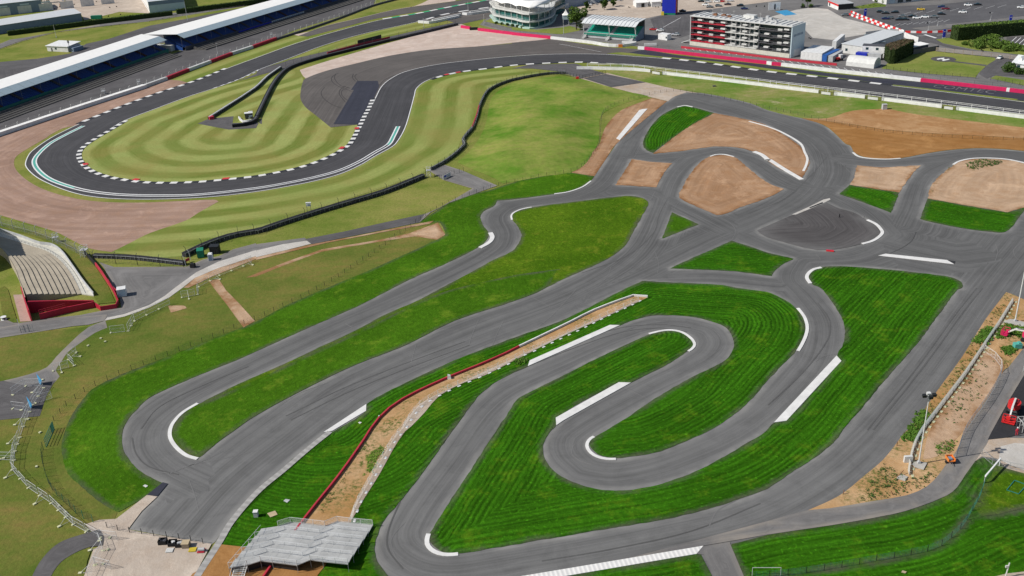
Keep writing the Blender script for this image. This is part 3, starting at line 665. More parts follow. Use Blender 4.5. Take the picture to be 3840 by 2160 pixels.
# paving joints, worn lines and tyre marks
M['joint'] = m_tarmac('pale_joint', (0.15, 0.149, 0.147), (0.21, 0.207, 0.204), None, 1, 0.5)
M['tyre_mark'] = m_tarmac('tyre_rubber', (0.045, 0.042, 0.042), (0.065, 0.06, 0.06), None, 1, 0.5)
M['rubber'] = m_tarmac('rubbered_asphalt', (0.085, 0.084, 0.083), (0.125, 0.124, 0.122), None, 1, 0.6, 0.3)
M['joint_dark'] = m_tarmac('dark_joint', (0.06, 0.06, 0.06), (0.085, 0.085, 0.085), None, 1, 0.5)
for c_, r_, v, wd in ((2,1,(1380,650,1450,632,1560,632),.12), (2,1,(1190,200,1300,25),.14), (2,1,(900,237,1090,292),.1), (2,1,(810,530,940,480,1040,412),.12), (2,1,(1640,190,1720,120,1810,72),.12), (2,1,(1445,470,1385,575),.14), (2,1,(1690,560,1630,660),.1), (2,1,(1490,975,1450,1060,1380,1130,1200,1250,1000,1370),.12), (2,1,(1440,1090,1475,1200,1465,1300),.1), (2,1,(850,1449,960,1330,1000,1230),.1),
   (2,1,(1480,960,1900,800,2130,720),.1), (2,1,(1900,830,2150,950,2210,970),.1), (2,1,(2060,720,2200,800,2250,880,2210,970),.1), (3,1,(440,0,560,110,700,170,780,230),.12), (3,1,(780,240,850,320,830,380,730,430,600,470),.12), (3,1,(180,455,520,565),.12), (3,1,(420,100,470,200,470,280),.25), (3,1,(450,150,540,270,560,330,500,370),.12), (3,1,(370,280,340,370),.2), (3,1,(2290,1010,2310,1090,2280,1190),.12), (3,1,(2576,990,2500,1030,2470,1080,2500,1150,2576,1190),.12), (3,1,(480,1110,525,1160,500,1220,440,1260),.12),
   (1,2,(1610,570,1560,760),.14), (1,2,(2240,320,2170,480,2150,560),.14), (1,2,(2490,330,2420,470,2380,580),.14), (1,2,(900,360,970,400),.2), (2,2,(160,72,410,205),.14), (2,2,(640,20,420,260,250,400),.18), (2,2,(1430,320,1800,345,2020,420,2120,540,2100,600,1950,720),.1), (2,2,(1130,1005,1390,1130),.14), (3,2,(400,335,750,345),.12), (3,2,(1750,235,2180,320),.12), (3,2,(690,665,560,690,480,740),.12), (2,3,(620,130,600,220,680,290,800,330),.14),
   (0,3,(1700,420,1900,340,2200,280,2576,190),.14), (0,3,(1760,400,1880,350,2050,290,2250,190),.16), (0,3,(1420,340,1520,390,1720,420),.22), (0,3,(1900,480,1960,640,2000,800),.16), (1,3,(1500,910,1370,1060,1370,1180,1450,1320,1600,1440),.14), (2,3,(2500,790,2576,860),.1), (2,3,(1980,960,2060,800,2250,690),.2), (1,2,(0,1370,400,1080,700,960),.14)):
    strip('paving_joint', curve(q(c_, r_, *v)), -wd / 2, wd / 2, LZ(2) + .012, [M['joint']])
for c_, r_, v, wd in ((3,1,(1490,885,1450,970,1360,1040,1220,1105),.22), (3,1,(650,1065,800,1040,930,1010),.16), (2,1,(0,1330,200,1300,480,1265),.2)):
    strip('paving_joint', curve(q(c_, r_, *v)), -wd / 2, wd / 2, LZ(2) + .014 if r_ == 1 and c_ == 3 else .1, [M['joint_dark']])
for v in ((830,735,770,770,765,820,830,870,920,905,960,920), (800,745,790,790,850,860,950,890), (980,745,970,780,1000,820), (1010,745,995,775,1030,820), (900,870,850,900,840,950,900,1030), (930,880,870,910,865,960,930,1020), (690,880,655,930,680,990,760,1050,860,1090), (1390,760,1300,800,1240,860)):
    strip('tyre_mark', curve(q(1, 0, *v)), -.16, .16, LZ(3) + .022, [M['tyre_mark']])

for c_, r_, v, wd in ((1,2,(300,1290,900,1000,1500,760,2100,540),.3), (1,2,(350,1330,950,1040,1550,800,2150,575),.3), (2,1,(700,1300,1150,1130,1420,900,1480,720,1560,560),.25), (2,2,(100,760,600,560,1100,400,1500,370,1800,400),.25), (2,2,(130,800,640,600,1130,440,1500,405,1760,440),.25), (3,2,(1000,1430,1500,800,1900,250,2100,0),.3), (3,2,(1060,1430,1560,800,1960,250,2160,0),.3), (3,2,(500,150,620,330,600,520,350,850,0,1180),.3),
   (3,1,(600,120,420,330,150,560,-200,700),.25), (2,0,(1500,1100,1300,1300,1120,1449),.25), (1,3,(1450,700,1330,1000,1330,1180,1480,1380),.3), (0,3,(1330,60,1370,220,1500,350,1800,430),.3), (0,2,(1420,1420,1600,1200,2000,1000,2500,790),.25), (2,3,(300,1300,1000,1180,1800,1000,2500,720),.3)):
    strip('tyre_mark', curve(q(c_, r_, *v)), -wd / 2, wd / 2, LZ(2) + .010, [M['rubber']])
# ------------------------------------------------------------------ rest of the ground
# dirt strip between the kart lanes, and the pale trodden path on it
strip_px = q(1,3, 300,1150, 470,912, 860,420, 1150,0) + q(1,2, 1150,1440, 1250,1310, 1400,1180, 1600,1065, 1950,905, 2250,785, 2576,640) + q(2,2, 70,602, 590,352, 830,232, 1250,77, 1370,95, 1290,135, 1100,222, 860,335, 600,445, 360,565, 100,695) + \
     q(1,2, 2576,745, 2300,885, 2100,955, 1850,1085, 1700,1255, 1560,1400) + q(1,3, 1500,0, 1380,180, 1250,420, 1080,690, 970,880, 850,1120)
sheet('bare_soil', curve(strip_px, True, 3), LZ(6), M['soil_weedy'], None, 2)
pth = q(1,3, 930,900, 990,740, 1130,500, 1310,200, 1420,0) + q(1,2, 1450,1440, 1540,1290, 1680,1150, 1900,1040, 2200,890, 2576,720) + q(2,2, 60,690, 360,545, 700,385, 1000,255, 1250,130, 1290,135, 1100,222, 860,335, 600,445, 360,565, 100,695) + \
     q(1,2, 2576,745, 2300,885, 2100,955, 1850,1085, 1700,1255, 1560,1400) + q(1,3, 1500,0, 1380,180, 1250,420, 1080,690, 970,880)
sheet('footpath', curve(pth, True, 2), LZ(7), M['path'], None, 2)
# soil under the spectator platform, yard at the foot of the picture
sheet('bare_soil', curve(q(0,3, 2170,1132, 2480,1165) + q(1,3, 100,1050, 950,1000, 720,1320, 620,1449, 560,1900) + q(0,3, 1500,2000, 1940,1432, 2010,1390), True, 1), LZ(8), M['soil'], None, 2)
yd = q(0,3, 860,935, 1000,890, 1170,880, 1480,640, 1585,655, 1430,800, 1290,985, 1400,1010, 2130,1132, 1960,1449, 1700,1900, 600,1900, 850,1449, 940,1190, 1040,1130, 1040,1060, 930,1010)
sheet('yard', curve(yd, True, 1), LZ(7), M['yard'], None, 2)
sheet('footpath', curve(q(0,3, 200,1700, 330,1449, 400,1320, 520,1180, 640,1100, 850,1030, 1000,985, 1050,1060, 1040,1150, 900,1165, 760,1222, 620,1312, 520,1449, 430,1700), True, 3), LZ(8), M['darkroad'], None, 2)
sheet('dark_patch', gp(q(0,3, 1640,512, 1690,525, 1585,652, 1480,640)), LZ(8), M['newpatch'], None, 2)
# worn field on the left
lf = q(0,1, 1560,1500, 2040,1240, 2576,1100) + q(1,1, 0,1160, 560,1020, 1000,930, 1500,830, 1780,780, 1830,790, 1905,915, 1820,965, 1500,1110, 1100,1290, 760,1430) + q(1,2, 300,180, 0,340) + \
     q(0,2, 2200,490, 1800,650, 1500,765, 1200,880, 950,1005, 850,1100, 740,1250, 690,1350, 650,1449) + q(0,3, 622,100, 620,200, 680,420, 800,530, 980,690, 1180,812, 1150,880, 1000,890, 860,935, 930,1010, 850,1030, 640,1100, 520,1180, 330,1449, 200,2100, -1500,2100) + q(0,2, -1500,300, -300,500, 890,390, 1060,330, 1600,150)
sheet('worn_grass', curve(lf, True, 1), LZ(1), M['left_field'], None, 3)
sheet('worn_grass', curve(q(0,3, 760,1222, 900,1165, 920,1180, 880,1300, 850,1449, 700,1900, 430,1700, 520,1449, 620,1312), True, 2), LZ(6), M['left_field'], None, 3)
# paths and service roads on the left
pv = q(0,2, 890,395, 700,560, 560,700, 470,800, 300,868, 35,935, -300,1010, -300,1380, 0,1330, 400,1292, 430,1200, 470,1080, 540,960, 600,890, 560,830, 620,740, 680,650, 800,560, 960,450, 1080,400, 1060,330)
sheet('footpath', curve(pv, True, 2), LZ(2), M['road'], None, 2.5)
sheet('footpath', curve(q(0,2, 35,935, 250,985, 560,930, 540,960, 470,1080, 430,1200, 400,1292, 0,1330, -300,1380, -300,1010), True, 1), LZ(3), M['darkroad'], None, 2.5)
sr = q(0,2, -400,260, 0,330, 60,322, 180,355, 330,335, 400,320, 560,300, 800,275, 1000,235, 1220,200, 1200,60) + q(0,1, 1140,1449, 1050,1250, 1000,1190, 1150,1240, 1880,1235, 2040,1165, 2200,1130, 2350,1060, 2576,1000) + q(1,1, 0,1010, 300,970, 490,945, 560,1005, 280,1075, 0,1142) + \
     q(0,1, 2576,1130, 2200,1250, 1960,1350, 1850,1440) + q(0,2, 1700,100, 1500,200, 1250,290, 1050,332, 890,372, 720,388, 500,425, 0,505, -400,560)
sheet('service_road', curve(sr, True, 1), LZ(3), M['road'], None, 2.5)
lp = q(0,2, 1050,332, 1080,300, 1250,265, 1500,175, 1660,80) + q(0,1, 1760,1449, 1980,1290, 2200,1185, 2576,1070) + q(1,1, 0,1075, 270,1010, 520,975, 560,1005, 280,1075, 0,1142) + q(0,1, 2576,1130, 2200,1250, 1960,1350, 1850,1440) + q(0,2, 1700,100, 1500,200, 1250,290)
sheet('footpath', curve(lp, True, 1), LZ(4), M['concrete_pad'], None, 2.5)
sheet('footpath', curve(q(0,2, -400,420, 0,400, 400,330, 700,300, 1080,270, 1050,330, 890,372, 720,388, 500,425, 0,505, -400,560), True, 1), LZ(4), M['road'], None, 2.5)
sheet('service_road', gp(q(1,1, 490,960, 900,880, 1300,790, 1700,705, 1760,690, 1650,790, 1300,862, 800,962, 560,1010)), LZ(4), M['darkroad'], None, 2)
ap = q(1,1, 1740,270, 1900,212, 2080,270, 2310,370, 2430,420, 2340,452, 2120,532, 1950,592, 1760,690, 1640,795, 1700,705, 1740,690, 1850,640, 2050,525, 2175,450, 1890,365)
sheet('service_road', curve(ap, True, 1), LZ(4), M['road'], None, 2)
sheet('bare_soil', gp(q(0,1, 2100,1380, 2200,1360, 2260,1449) + q(0,2, 2270,20, 2400,150, 2565,335, 2450,400, 2290,180, 2150,0)), LZ(4), M['sand_pale'], None, 2)
sheet('bare_soil', curve(q(1,1, -100,1345, 0,1305, 300,1188, 660,1062, 1000,1005, 1300,955, 1540,900, 1830,792, 1905,915, 1820,965, 1600,930, 1300,975, 1000,1025, 660,1085, 300,1215, 0,1335), True, 1), LZ(2), M['sand_pale'], None, 2)
sheet('bare_soil', curve(q(0,1, 1850,1449, 1960,1352, 2200,1252, 2576,1132) + q(1,1, 0,1145, 280,1078, 560,1012, 1000,930, 1500,830, 1790,775, 1750,805, 1300,885, 700,1000, 0,1170) + q(0,1, 2576,1160, 2150,1330, 1900,1449), True, 1), LZ(5), M['sand_pale'], None, 2)
sheet('bare_soil', curve(q(0,2, 1690,180, 1850,180, 1880,205, 1720,250), True, 3), LZ(3), M['sand_pale'], None, 1.5)
# fence-side verge of litter and dark soil along the black fence
# right-hand works
rs = q(3,2, 2395,45, 2470,70, 2700,200, 2700,760, 2420,800, 2340,880, 2280,1000, 2150,1200, 2000,1420) + q(3,3, 1890,200, 1790,330, 1720,430, 1600,550, 1400,640, 1040,702, 620,772, 400,792, 650,680, 780,600, 960,450, 1150,290, 1290,120, 1380,0) + q(3,2, 1450,1400, 1700,1040, 1950,700, 2180,330)
sheet('bare_soil', curve(rs, True, 3), LZ(4), M['soil_weedy'], None, 1.5)
sp = q(3,2, 2180,640, 2330,690, 2380,800, 2300,960, 2150,1180, 2000,1400) + q(3,3, 1850,120, 1700,250, 1560,280, 1600,60) + q(3,2, 1700,1300, 1900,1050, 2050,800)
sheet('footpath', curve(sp, True, 2), LZ(5), M['sand_pale'], None, 2)
nr = q(3,3, -1500,1300, 0,1036, 640,942, 1250,832, 1500,762, 1800,642, 1900,562, 1980,442, 2080,302, 2200,122, 2250,10) + q(3,2, 2250,1449, 2450,1090, 2576,880, 2800,500, 2800,300, 2560,620, 2420,800, 2340,880, 2280,1000, 2150,1200, 2000,1420) + q(3,3, 1890,200, 1790,330, 1720,430, 1600,550, 1400,640, 1040,702, 620,772, 400,792, 0,900)
sheet('service_road', curve(nr, True, 2), LZ(5), M['road'], None, 2)
sheet('service_road', gp(q(3,2, 2576,880, 3600,880) + q(3,3, 3600,80, 2576,15, 2400,62, 2210,82) + q(3,2, 2250,1449, 2450,1095)), LZ(6), M['black_tar'], None, 3)
sheet('yard', curve(q(3,3, 2210,82, 2400,62, 3400,80, 3400,560, 2576,420, 2400,370, 2300,270, 2150,250, 2080,300), True, 1), LZ(4), M['path'], None, 2)
sheet('yard', curve(q(3,3, 2340,150, 2480,115, 3300,200, 3300,520, 2576,390, 2440,340, 2320,280), True, 1), LZ(6), M['concrete_pad'], None, 2)
# turf bottom right
tb = q(3,3, 0,1040, 640,945, 1250,835, 1500,765, 1800,645, 1900,565, 1980,445, 2080,305, 2160,260, 2300,300, 2250,440, 2170,530, 2140,640, 2070,760, 1950,940, 1750,1140, 1600,1200, 1250,1280, 900,1340, 350,1420, 0,1500, -300,1900) + q(2,3, 2400,1700, 2330,1449, 2200,1200, 2210,1130, 2300,1110)
tg = curve(q(2,3, 2210,1130) + q(3,3, 0,1040, 640,945, 1250,835, 1500,765, 1800,645, 1980,445, 2080,305))
sheet('turf', curve(tb, True, 3), LZ(4), M['lawn'], [tg], 2)
tb2 = q(3,3, 2170,530, 2140,640, 2070,760, 1950,940, 1750,1140, 1600,1200, 1250,1280, 900,1340, 350,1420, 0,1500, -300,1900, 3600,1900, 3600,600, 2576,770, 2300,835, 2150,850)
sheet('turf', curve(tb2, True, 2), LZ(3), M['lawn'], [curve(q(3,3, -300,1500, 900,1345, 1600,1205, 2200,950, 2576,850, 3600,640))], 2)
sheet('turf', curve(q(3,3, 2300,300, 2250,440, 2170,530, 2140,640, 2070,760, 2150,850, 2300,835, 2576,770, 3600,600, 3600,520, 2576,420, 2400,372), True, 1), LZ(5), M['lawn_yellow'], None, 2)
sheet('turf', curve(q(2,3, -1200,1900, 0,1560, 600,1445, 1855,1232, 1900,1235, 2010,1449, 2100,1900), True, 1), LZ(4), M['lawn'], [curve(q(2,3, -1200,1900, 600,1445, 1855,1232))], 2)
sheet('service_road', curve(q(2,3, 1920,1155, 2190,1112, 2210,1165, 2330,1449, 2500,1900, 2120,1900, 2015,1449, 1930,1240, 1860,1232), True, 1), LZ(6), M['road'], None, 2)
sheet('yard', curve(q(3,3, 2200,1480, 2400,1430, 2576,1410, 3600,1300, 3600,1900, 2200,1900), True, 1), LZ(6), M['path'], None, 2)

# far side: grandstand terrace, roads, paddock, car park
sheet('terrace', curve(q(0,0, -400,1130, 0,1130, 1700,560, 2576,215) + q(1,0, 0,230, 1000,-60, 1400,-90, 1200,0, 1180,60, 400,300, 200,385) + q(0,0, 2345,550, 1690,800, 1470,885, 700,1125, 0,1360, -400,1490), True, 1), LZ(1), M['darkroad'], None, 5)
sheet('service_road', curve(q(0,0, -400,660, 380,590, 700,540, 870,440, 1100,390, 1500,260, 1900,185, 2576,55) + q(1,0, 300,-60, 300,60) + q(0,0, 2576,260, 1500,460, 0,960, -400,1050), True, 1), LZ(1), M['darkroad'], None, 6)
sheet('service_road', curve(q(0,0, -300,500, 0,440, 100,400, 250,378, 1000,245, 1480,170, 2576,10, 3000,-60, 3000,-30, 2576,45, 1500,215, 1000,270, 560,325, 220,415, 0,492, -300,560), True, 1), LZ(2), M['road'], None, 6)
sheet('yard', gp(q(0,0, 380,-90, 2000,-90, 1490,135, 1200,120, 850,205, 820,150, 430,90)), LZ(2), M['yard'], None, 8)
pad = q(1,0, 2300,-90, 2390,120, 2250,250, 2400,290, 2576,330) + q(2,0, 390,362, 940,428, 1270,470, 1330,470, 2576,618) + q(3,0, 0,628, 1530,798, 2576,918, 3400,1010, 3400,-90)
sheet('paddock', curve(pad, True, 1), LZ(1), M['road'], None, 6)
sheet('paddock', curve(q(2,0, 300,120, 700,135, 1330,190, 1500,152, 1830,112, 2576,20) + q(3,0, 700,-90) + q(2,0, 300,-90), True, 1), LZ(2), M['yard'], None, 6)
sheet('service_road', curve(q(2,0, 1390,190, 1520,152, 1810,120, 1840,200, 1820,340, 1690,380, 1450,335), True, 1), LZ(3), M['darkroad'], None, 5)
sheet('paddock', curve(q(3,0, 30,170, 280,100, 430,78, 600,92, 760,182, 1000,240, 1240,312, 1000,342, 640,402, 450,382, 310,240), True, 1), LZ(3), M['concrete_pad'], None, 5)
sheet('car_park', curve(q(3,0, 860,118, 1100,70, 1700,50, 2576,-50, 3600,-90, 3600,120, 2576,215, 1900,280, 1890,302, 1380,322, 1250,272, 1000,190), True, 1), LZ(3), M['carpark'], None, 5)
sheet('car_park', curve(q(3,0, 1450,285, 2576,165, 3600,60, 3600,120, 2576,222, 1900,272, 1600,312), True, 1), LZ(4), M['road'], None, 5)
sheet('service_road', curve(q(3,0, 1300,340, 1890,312, 2400,300, 2400,360, 1890,365, 1690,395, 1760,440, 2100,515, 2576,560, 2576,580, 1900,500, 1640,430, 1500,440), True, 1), LZ(2), M['darkroad'], None, 5)
sheet('helipad_lawn', curve(q(3,0, 1140,692, 1200,640, 1450,540, 1680,515, 2280,582, 2292,602, 2200,660, 2115,740, 2090,782, 1600,742), True, 1), LZ(4), M['verge'], None, 4)
sheet('helipad_lawn', curve(q(2,0, -40,268, 250,300, 500,278, 580,262, 720,300, 500,345, 420,342, 0,306) + q(1,0, 2576,285, 2300,215, 2400,175), True, 1), LZ(4), M['verge'], None, 4)
sheet('grass_verge', curve(q(3,0, 1690,398, 1890,368, 2000,400, 3400,470, 3400,640, 2576,556, 2100,505, 1760,436), True, 1), LZ(3), M['verge'], None, 4)
sheet('grass_verge', curve(q(3,0, 2235,790, 2290,762, 2576,805, 3400,900, 3400,960, 2576,862), True, 1), LZ(4), M['verge'], None, 4)
sheet('grass_verge', curve(q(3,0, 830,78, 1080,30, 1190,50, 1180,66, 960,88), True, 1), LZ(4), M['verge'], None, 4)
sheet('service_road', curve(q(3,0, 2292,602, 2380,560, 3400,640, 3400,860, 2576,775, 2270,762, 2200,792, 2120,745, 2200,660), True, 1), LZ(5), M['darkroad'], None, 5)
sheet('service_road', gp(q(3,0, 1840,612, 2200,655, 2190,668, 1830,622)), LZ(5), M['darkroad'], None, 4)
hc = gp(q(3,0, 1765, 597))[0]
sheet('helipad', [Vector((hc.x + 5.4 * math.cos(a), hc.y + 5.4 * math.sin(a))) for a in np.linspace(0, 2 * math.pi, 33)[:-1]], LZ(6), M['darkroad'], None, 3)
def quad(name, px, z, mat):
    return sheet(name, gp(px), z, mat)
HZ = lambda *v: zq(3360, 0, 480, *v)
quad('helipad_marking', HZ(815,1192, 850,1180, 975,1166, 965,1182, 840,1208), LZ(7), M['white_line'])
quad('helipad_marking', HZ(920,1222, 1050,1188, 1085,1196, 1060,1208, 945,1232), LZ(7), M['white_line'])
quad('helipad_marking', HZ(880,1186, 930,1178, 1020,1206, 965,1216), LZ(7) + .004, M['white_line'])
quad('blue_pad', q(3,0, 70,116, 190,101, 290,146, 170,159), LZ(4), paint('blue_surface', (0.05, 0.30, 0.55), 0.7))
quad('parking_bay', q(3,0, 2400,375, 3400,340, 3400,520, 2400,480), LZ(5), M['darkroad'])
# white bay and lane markings
def line(px, wd=0.16, z=LZ(7), mat=None):
    a, b = gp(px)
    d = (b - a).xy.normalized(); n = Vector((-d.y, d.x)) * wd
    a, b = a.xy, b.xy
    me = bpy.data.meshes.new('road_marking')
    me.from_pydata([(p.x, p.y, z) for p in (a - n, b - n, b + n, a + n)], [], [(0, 1, 2, 3)])
    me.materials.append(mat or M['white_line'])
    o = bpy.data.objects.new('road_marking', me); C.objects.link(o); prop(o, kind='structure')
line(q(2,0, 1520,278, 1698,180))
for k in range(9):
    line(q(3,0, 1270 + 62 * k, 262 - 5 * k, 1330 + 62 * k, 240 - 5 * k), 0.1)
    line(q(3,0, 1350 + 120 * k, 150 - 9 * k, 1440 + 120 * k, 122 - 9 * k), 0.1)
for k in range(4): line(q(3,0, 2430 + 45 * k, 440 + 5 * k, 2500 + 45 * k, 375 + 5 * k))
line(q(3,0, 1575,350, 1690,385), 0.7); line(q(3,0, 1700,358, 1780,350)); line(q(3,0, 1500,365, 1590,358)); line(q(3,0, 1800,345, 1890,338))
for k in range(14): line(q(2,0, 1725 + 72 * k, 480 + 7.5 * k, 1760 + 72 * k, 503 + 7.5 * k), 0.16)
for k in range(16): line(q(3,0, 60 + 78 * k, 598 + 9.6 * k, 96 + 78 * k, 622 + 9.6 * k), 0.14)
line(q(2,0, 480,445, 900,525), 0.12)

# ------------------------------------------------------------------ white kerbs of the kart circuit
def slab(name, px, z, h, mat, sm=False):
    P = curve(px, True, 3) if sm else [p.xy for p in gp(px)]
    bm = bmesh.new()
    vb = [bm.verts.new((p.x, p.y, z)) for p in P]
    f = bm.faces.new(vb)
    r = bmesh.ops.extrude_face_region(bm, geom=[f])
    bmesh.ops.translate(bm, verts=[v for v in r['geom'] if isinstance(v, bmesh.types.BMVert)], vec=(0, 0, h))
    bmesh.ops.recalc_face_normals(bm, faces=bm.faces)
    me = bpy.data.meshes.new(name); bm.to_mesh(me); bm.free()
    me.materials.append(mat)
    o = bpy.data.objects.new(name, me); C.objects.link(o); prop(o, kind='structure')
    return o
def m_ribbed(name, ang, period):
    t = NT(name)
    mp = t.n('ShaderNodeMapping'); tc = t.n('ShaderNodeTexCoord'); t.l(tc.outputs['Object'], mp.inputs[0])
    mp.inputs['Rotation'].default_value = (0, 0, ang)
    sx = t.n('ShaderNodeSeparateXYZ'); t.l(mp.outputs[0], sx.inputs[0])
    sn = t.math('SINE', t.math('MULTIPLY', sx.outputs[0], 2 * math.pi / period))
    c = t.mix(t.rng(sn, 0.1, 0.55), (0.72, 0.71, 0.69), (0.64, 0.63, 0.615))
    c = t.mix(t.math('MULTIPLY', t.noise(t.pos(), 0.6, 5, 0.6), 0.3), c, (0.5, 0.48, 0.45))
    t.out(c, 0.75); t.bump(sn, 0.3, 0.05)
    return t.m
KZ = 0.06
KW = M['kerb_white']
slab('kerb', q(2,2, 160,790, 178,733, 985,376, 1085,378), KZ, 0.09, KW)
slab('kerb', q(2,2, 440,1310, 1075,953, 1195,957, 520,1335, 446,1386), KZ, 0.09, KW)
slab('kerb', q(3,2, 690,685, 738,738, 185,1340, 60,1357), KZ, 0.09, KW)
a_, b_ = gp(q(2,3, 600,1445, 1855,1232)); rib = math.atan2(b_.y - a_.y, b_.x - a_.x)
slab('kerb', q(2,3, -700,1590, 1825,1168, 1925,1151, 1857,1232, -400,1615), 0.11, 0.05, m_ribbed('ribbed_kerb', -rib, 0.75))
slab('kerb', q(3,1, 1112,1126, 1182,1108, 1800,1172, 1870,1212), KZ, 0.09, KW)
slab('kerb', q(3,1, 1800,1170, 1885,1182, 1880,1205, 1868,1206), 0.03, 0.05, M['black_tar'])
slab('kerb', q(2,0, 1050,1395, 1280,1112, 1310,1102, 1365,1097, 1340,1122, 1085,1412), 0.08, 0.09, KW)
slab('kerb', q(1,2, 680,1455, 1110,1172, 1108,1240, 770,1440), KZ, 0.07, M['kerb_white'])
rl = curve(q(1,3, 720,-5, 500,170, 250,385, 0,592) + q(0,3, 2300,905, 2170,1120, 1960,1440, 1900,1540))
strip('kerb', rl, 0.0, 1.25, 0.17, [paint('kerb_setts_pale', (0.43, 0.42, 0.40), 0.8, 0.15), paint('kerb_setts_grey', (0.35, 0.34, 0.325), 0.8, 0.15)], 0.7, 0.02)
slab('kerb', q(3,1, 240,712, 420,630, 560,560, 620,548, 630,560, 540,605, 420,655, 280,712), 0.05, 0.03, M['concrete_pad'])
slab('kerb', q(3,1, 415,642, 548,588, 552,598, 425,648), 0.08, 0.06, M['kerb_black'])
def ck(px, d0, d1, h=0.09, z=KZ): strip('kerb', curve(px), d0, d1, z, [KW], 0, h)
ck(q(2,2, 1385,468, 1500,440, 1600,431, 1700,450, 1790,508, 1828,570, 1800,615, 1768,634), -0.1, 0.55)
ck(q(2,3, 835,55, 795,80, 768,130, 782,178, 830,225, 900,255, 970,267, 1045,267), -0.6, 0.05)
ck(q(0,2, 2000,1168, 1850,1260, 1755,1365, 1728,1440) + q(0,3, 1732,60, 1790,150, 1890,230, 2000,264), -0.72, 0.05)
ck(q(1,3, 1757,1030, 1742,1080, 1745,1130, 1785,1180, 1860,1215, 1950,1225, 2033,1218), -0.75, 0.05)
ck(q(3,2, 285,207, 350,295, 378,395, 362,482, 322,570, 285,632), 0.0, 0.75)
ck(q(3,1, 545,1250, 470,1268, 418,1310, 405,1350, 440,1405), -0.8, 0.1)
ck(q(3,1, 990,768, 1075,810, 1130,870, 1135,900, 1090,945, 1025,980, 940,1002), -0.1, 0.8)
ck(q(3,1, 866,88, 925,128, 1050,146, 1200,152, 1330,144), -0.7, 0.0)
ck(q(3,1, 1872,210, 1930,178, 2050,152, 2200,146, 2400,158, 2576,194, 2760,250), -0.1, 0.6)
ck(q(2,0, 2390,1222) + q(3,0, 0,1275, 150,1335, 330,1444) + q(3,1, 375,85, 402,150, 388,220, 362,275), -0.6, 0.2)
ck(q(2,1, 2425,80, 2500,110, 2576,172) + q(3,1, 0,160, 160,262, 330,362), -0.4, 1.2)
ck(q(2,1, 2000,128, 2060,110, 2140,110, 2230,132), -0.1, 0.5)
ck(q(2,1, 425,503, 560,483, 700,435, 790,373), -0.5, 0.1)
ck(q(2,1, 5,765, 0,720, 30,690, 100,660, 200,640), -0.1, 0.45)
ck(q(1,1, 2340,898, 2360,940, 2330,990, 2240,1042), -0.1, 1.2, 0.12)
ck(q(2,0, 1670,1080, 1740,1064, 1815,1080), -0.1, 0.6)
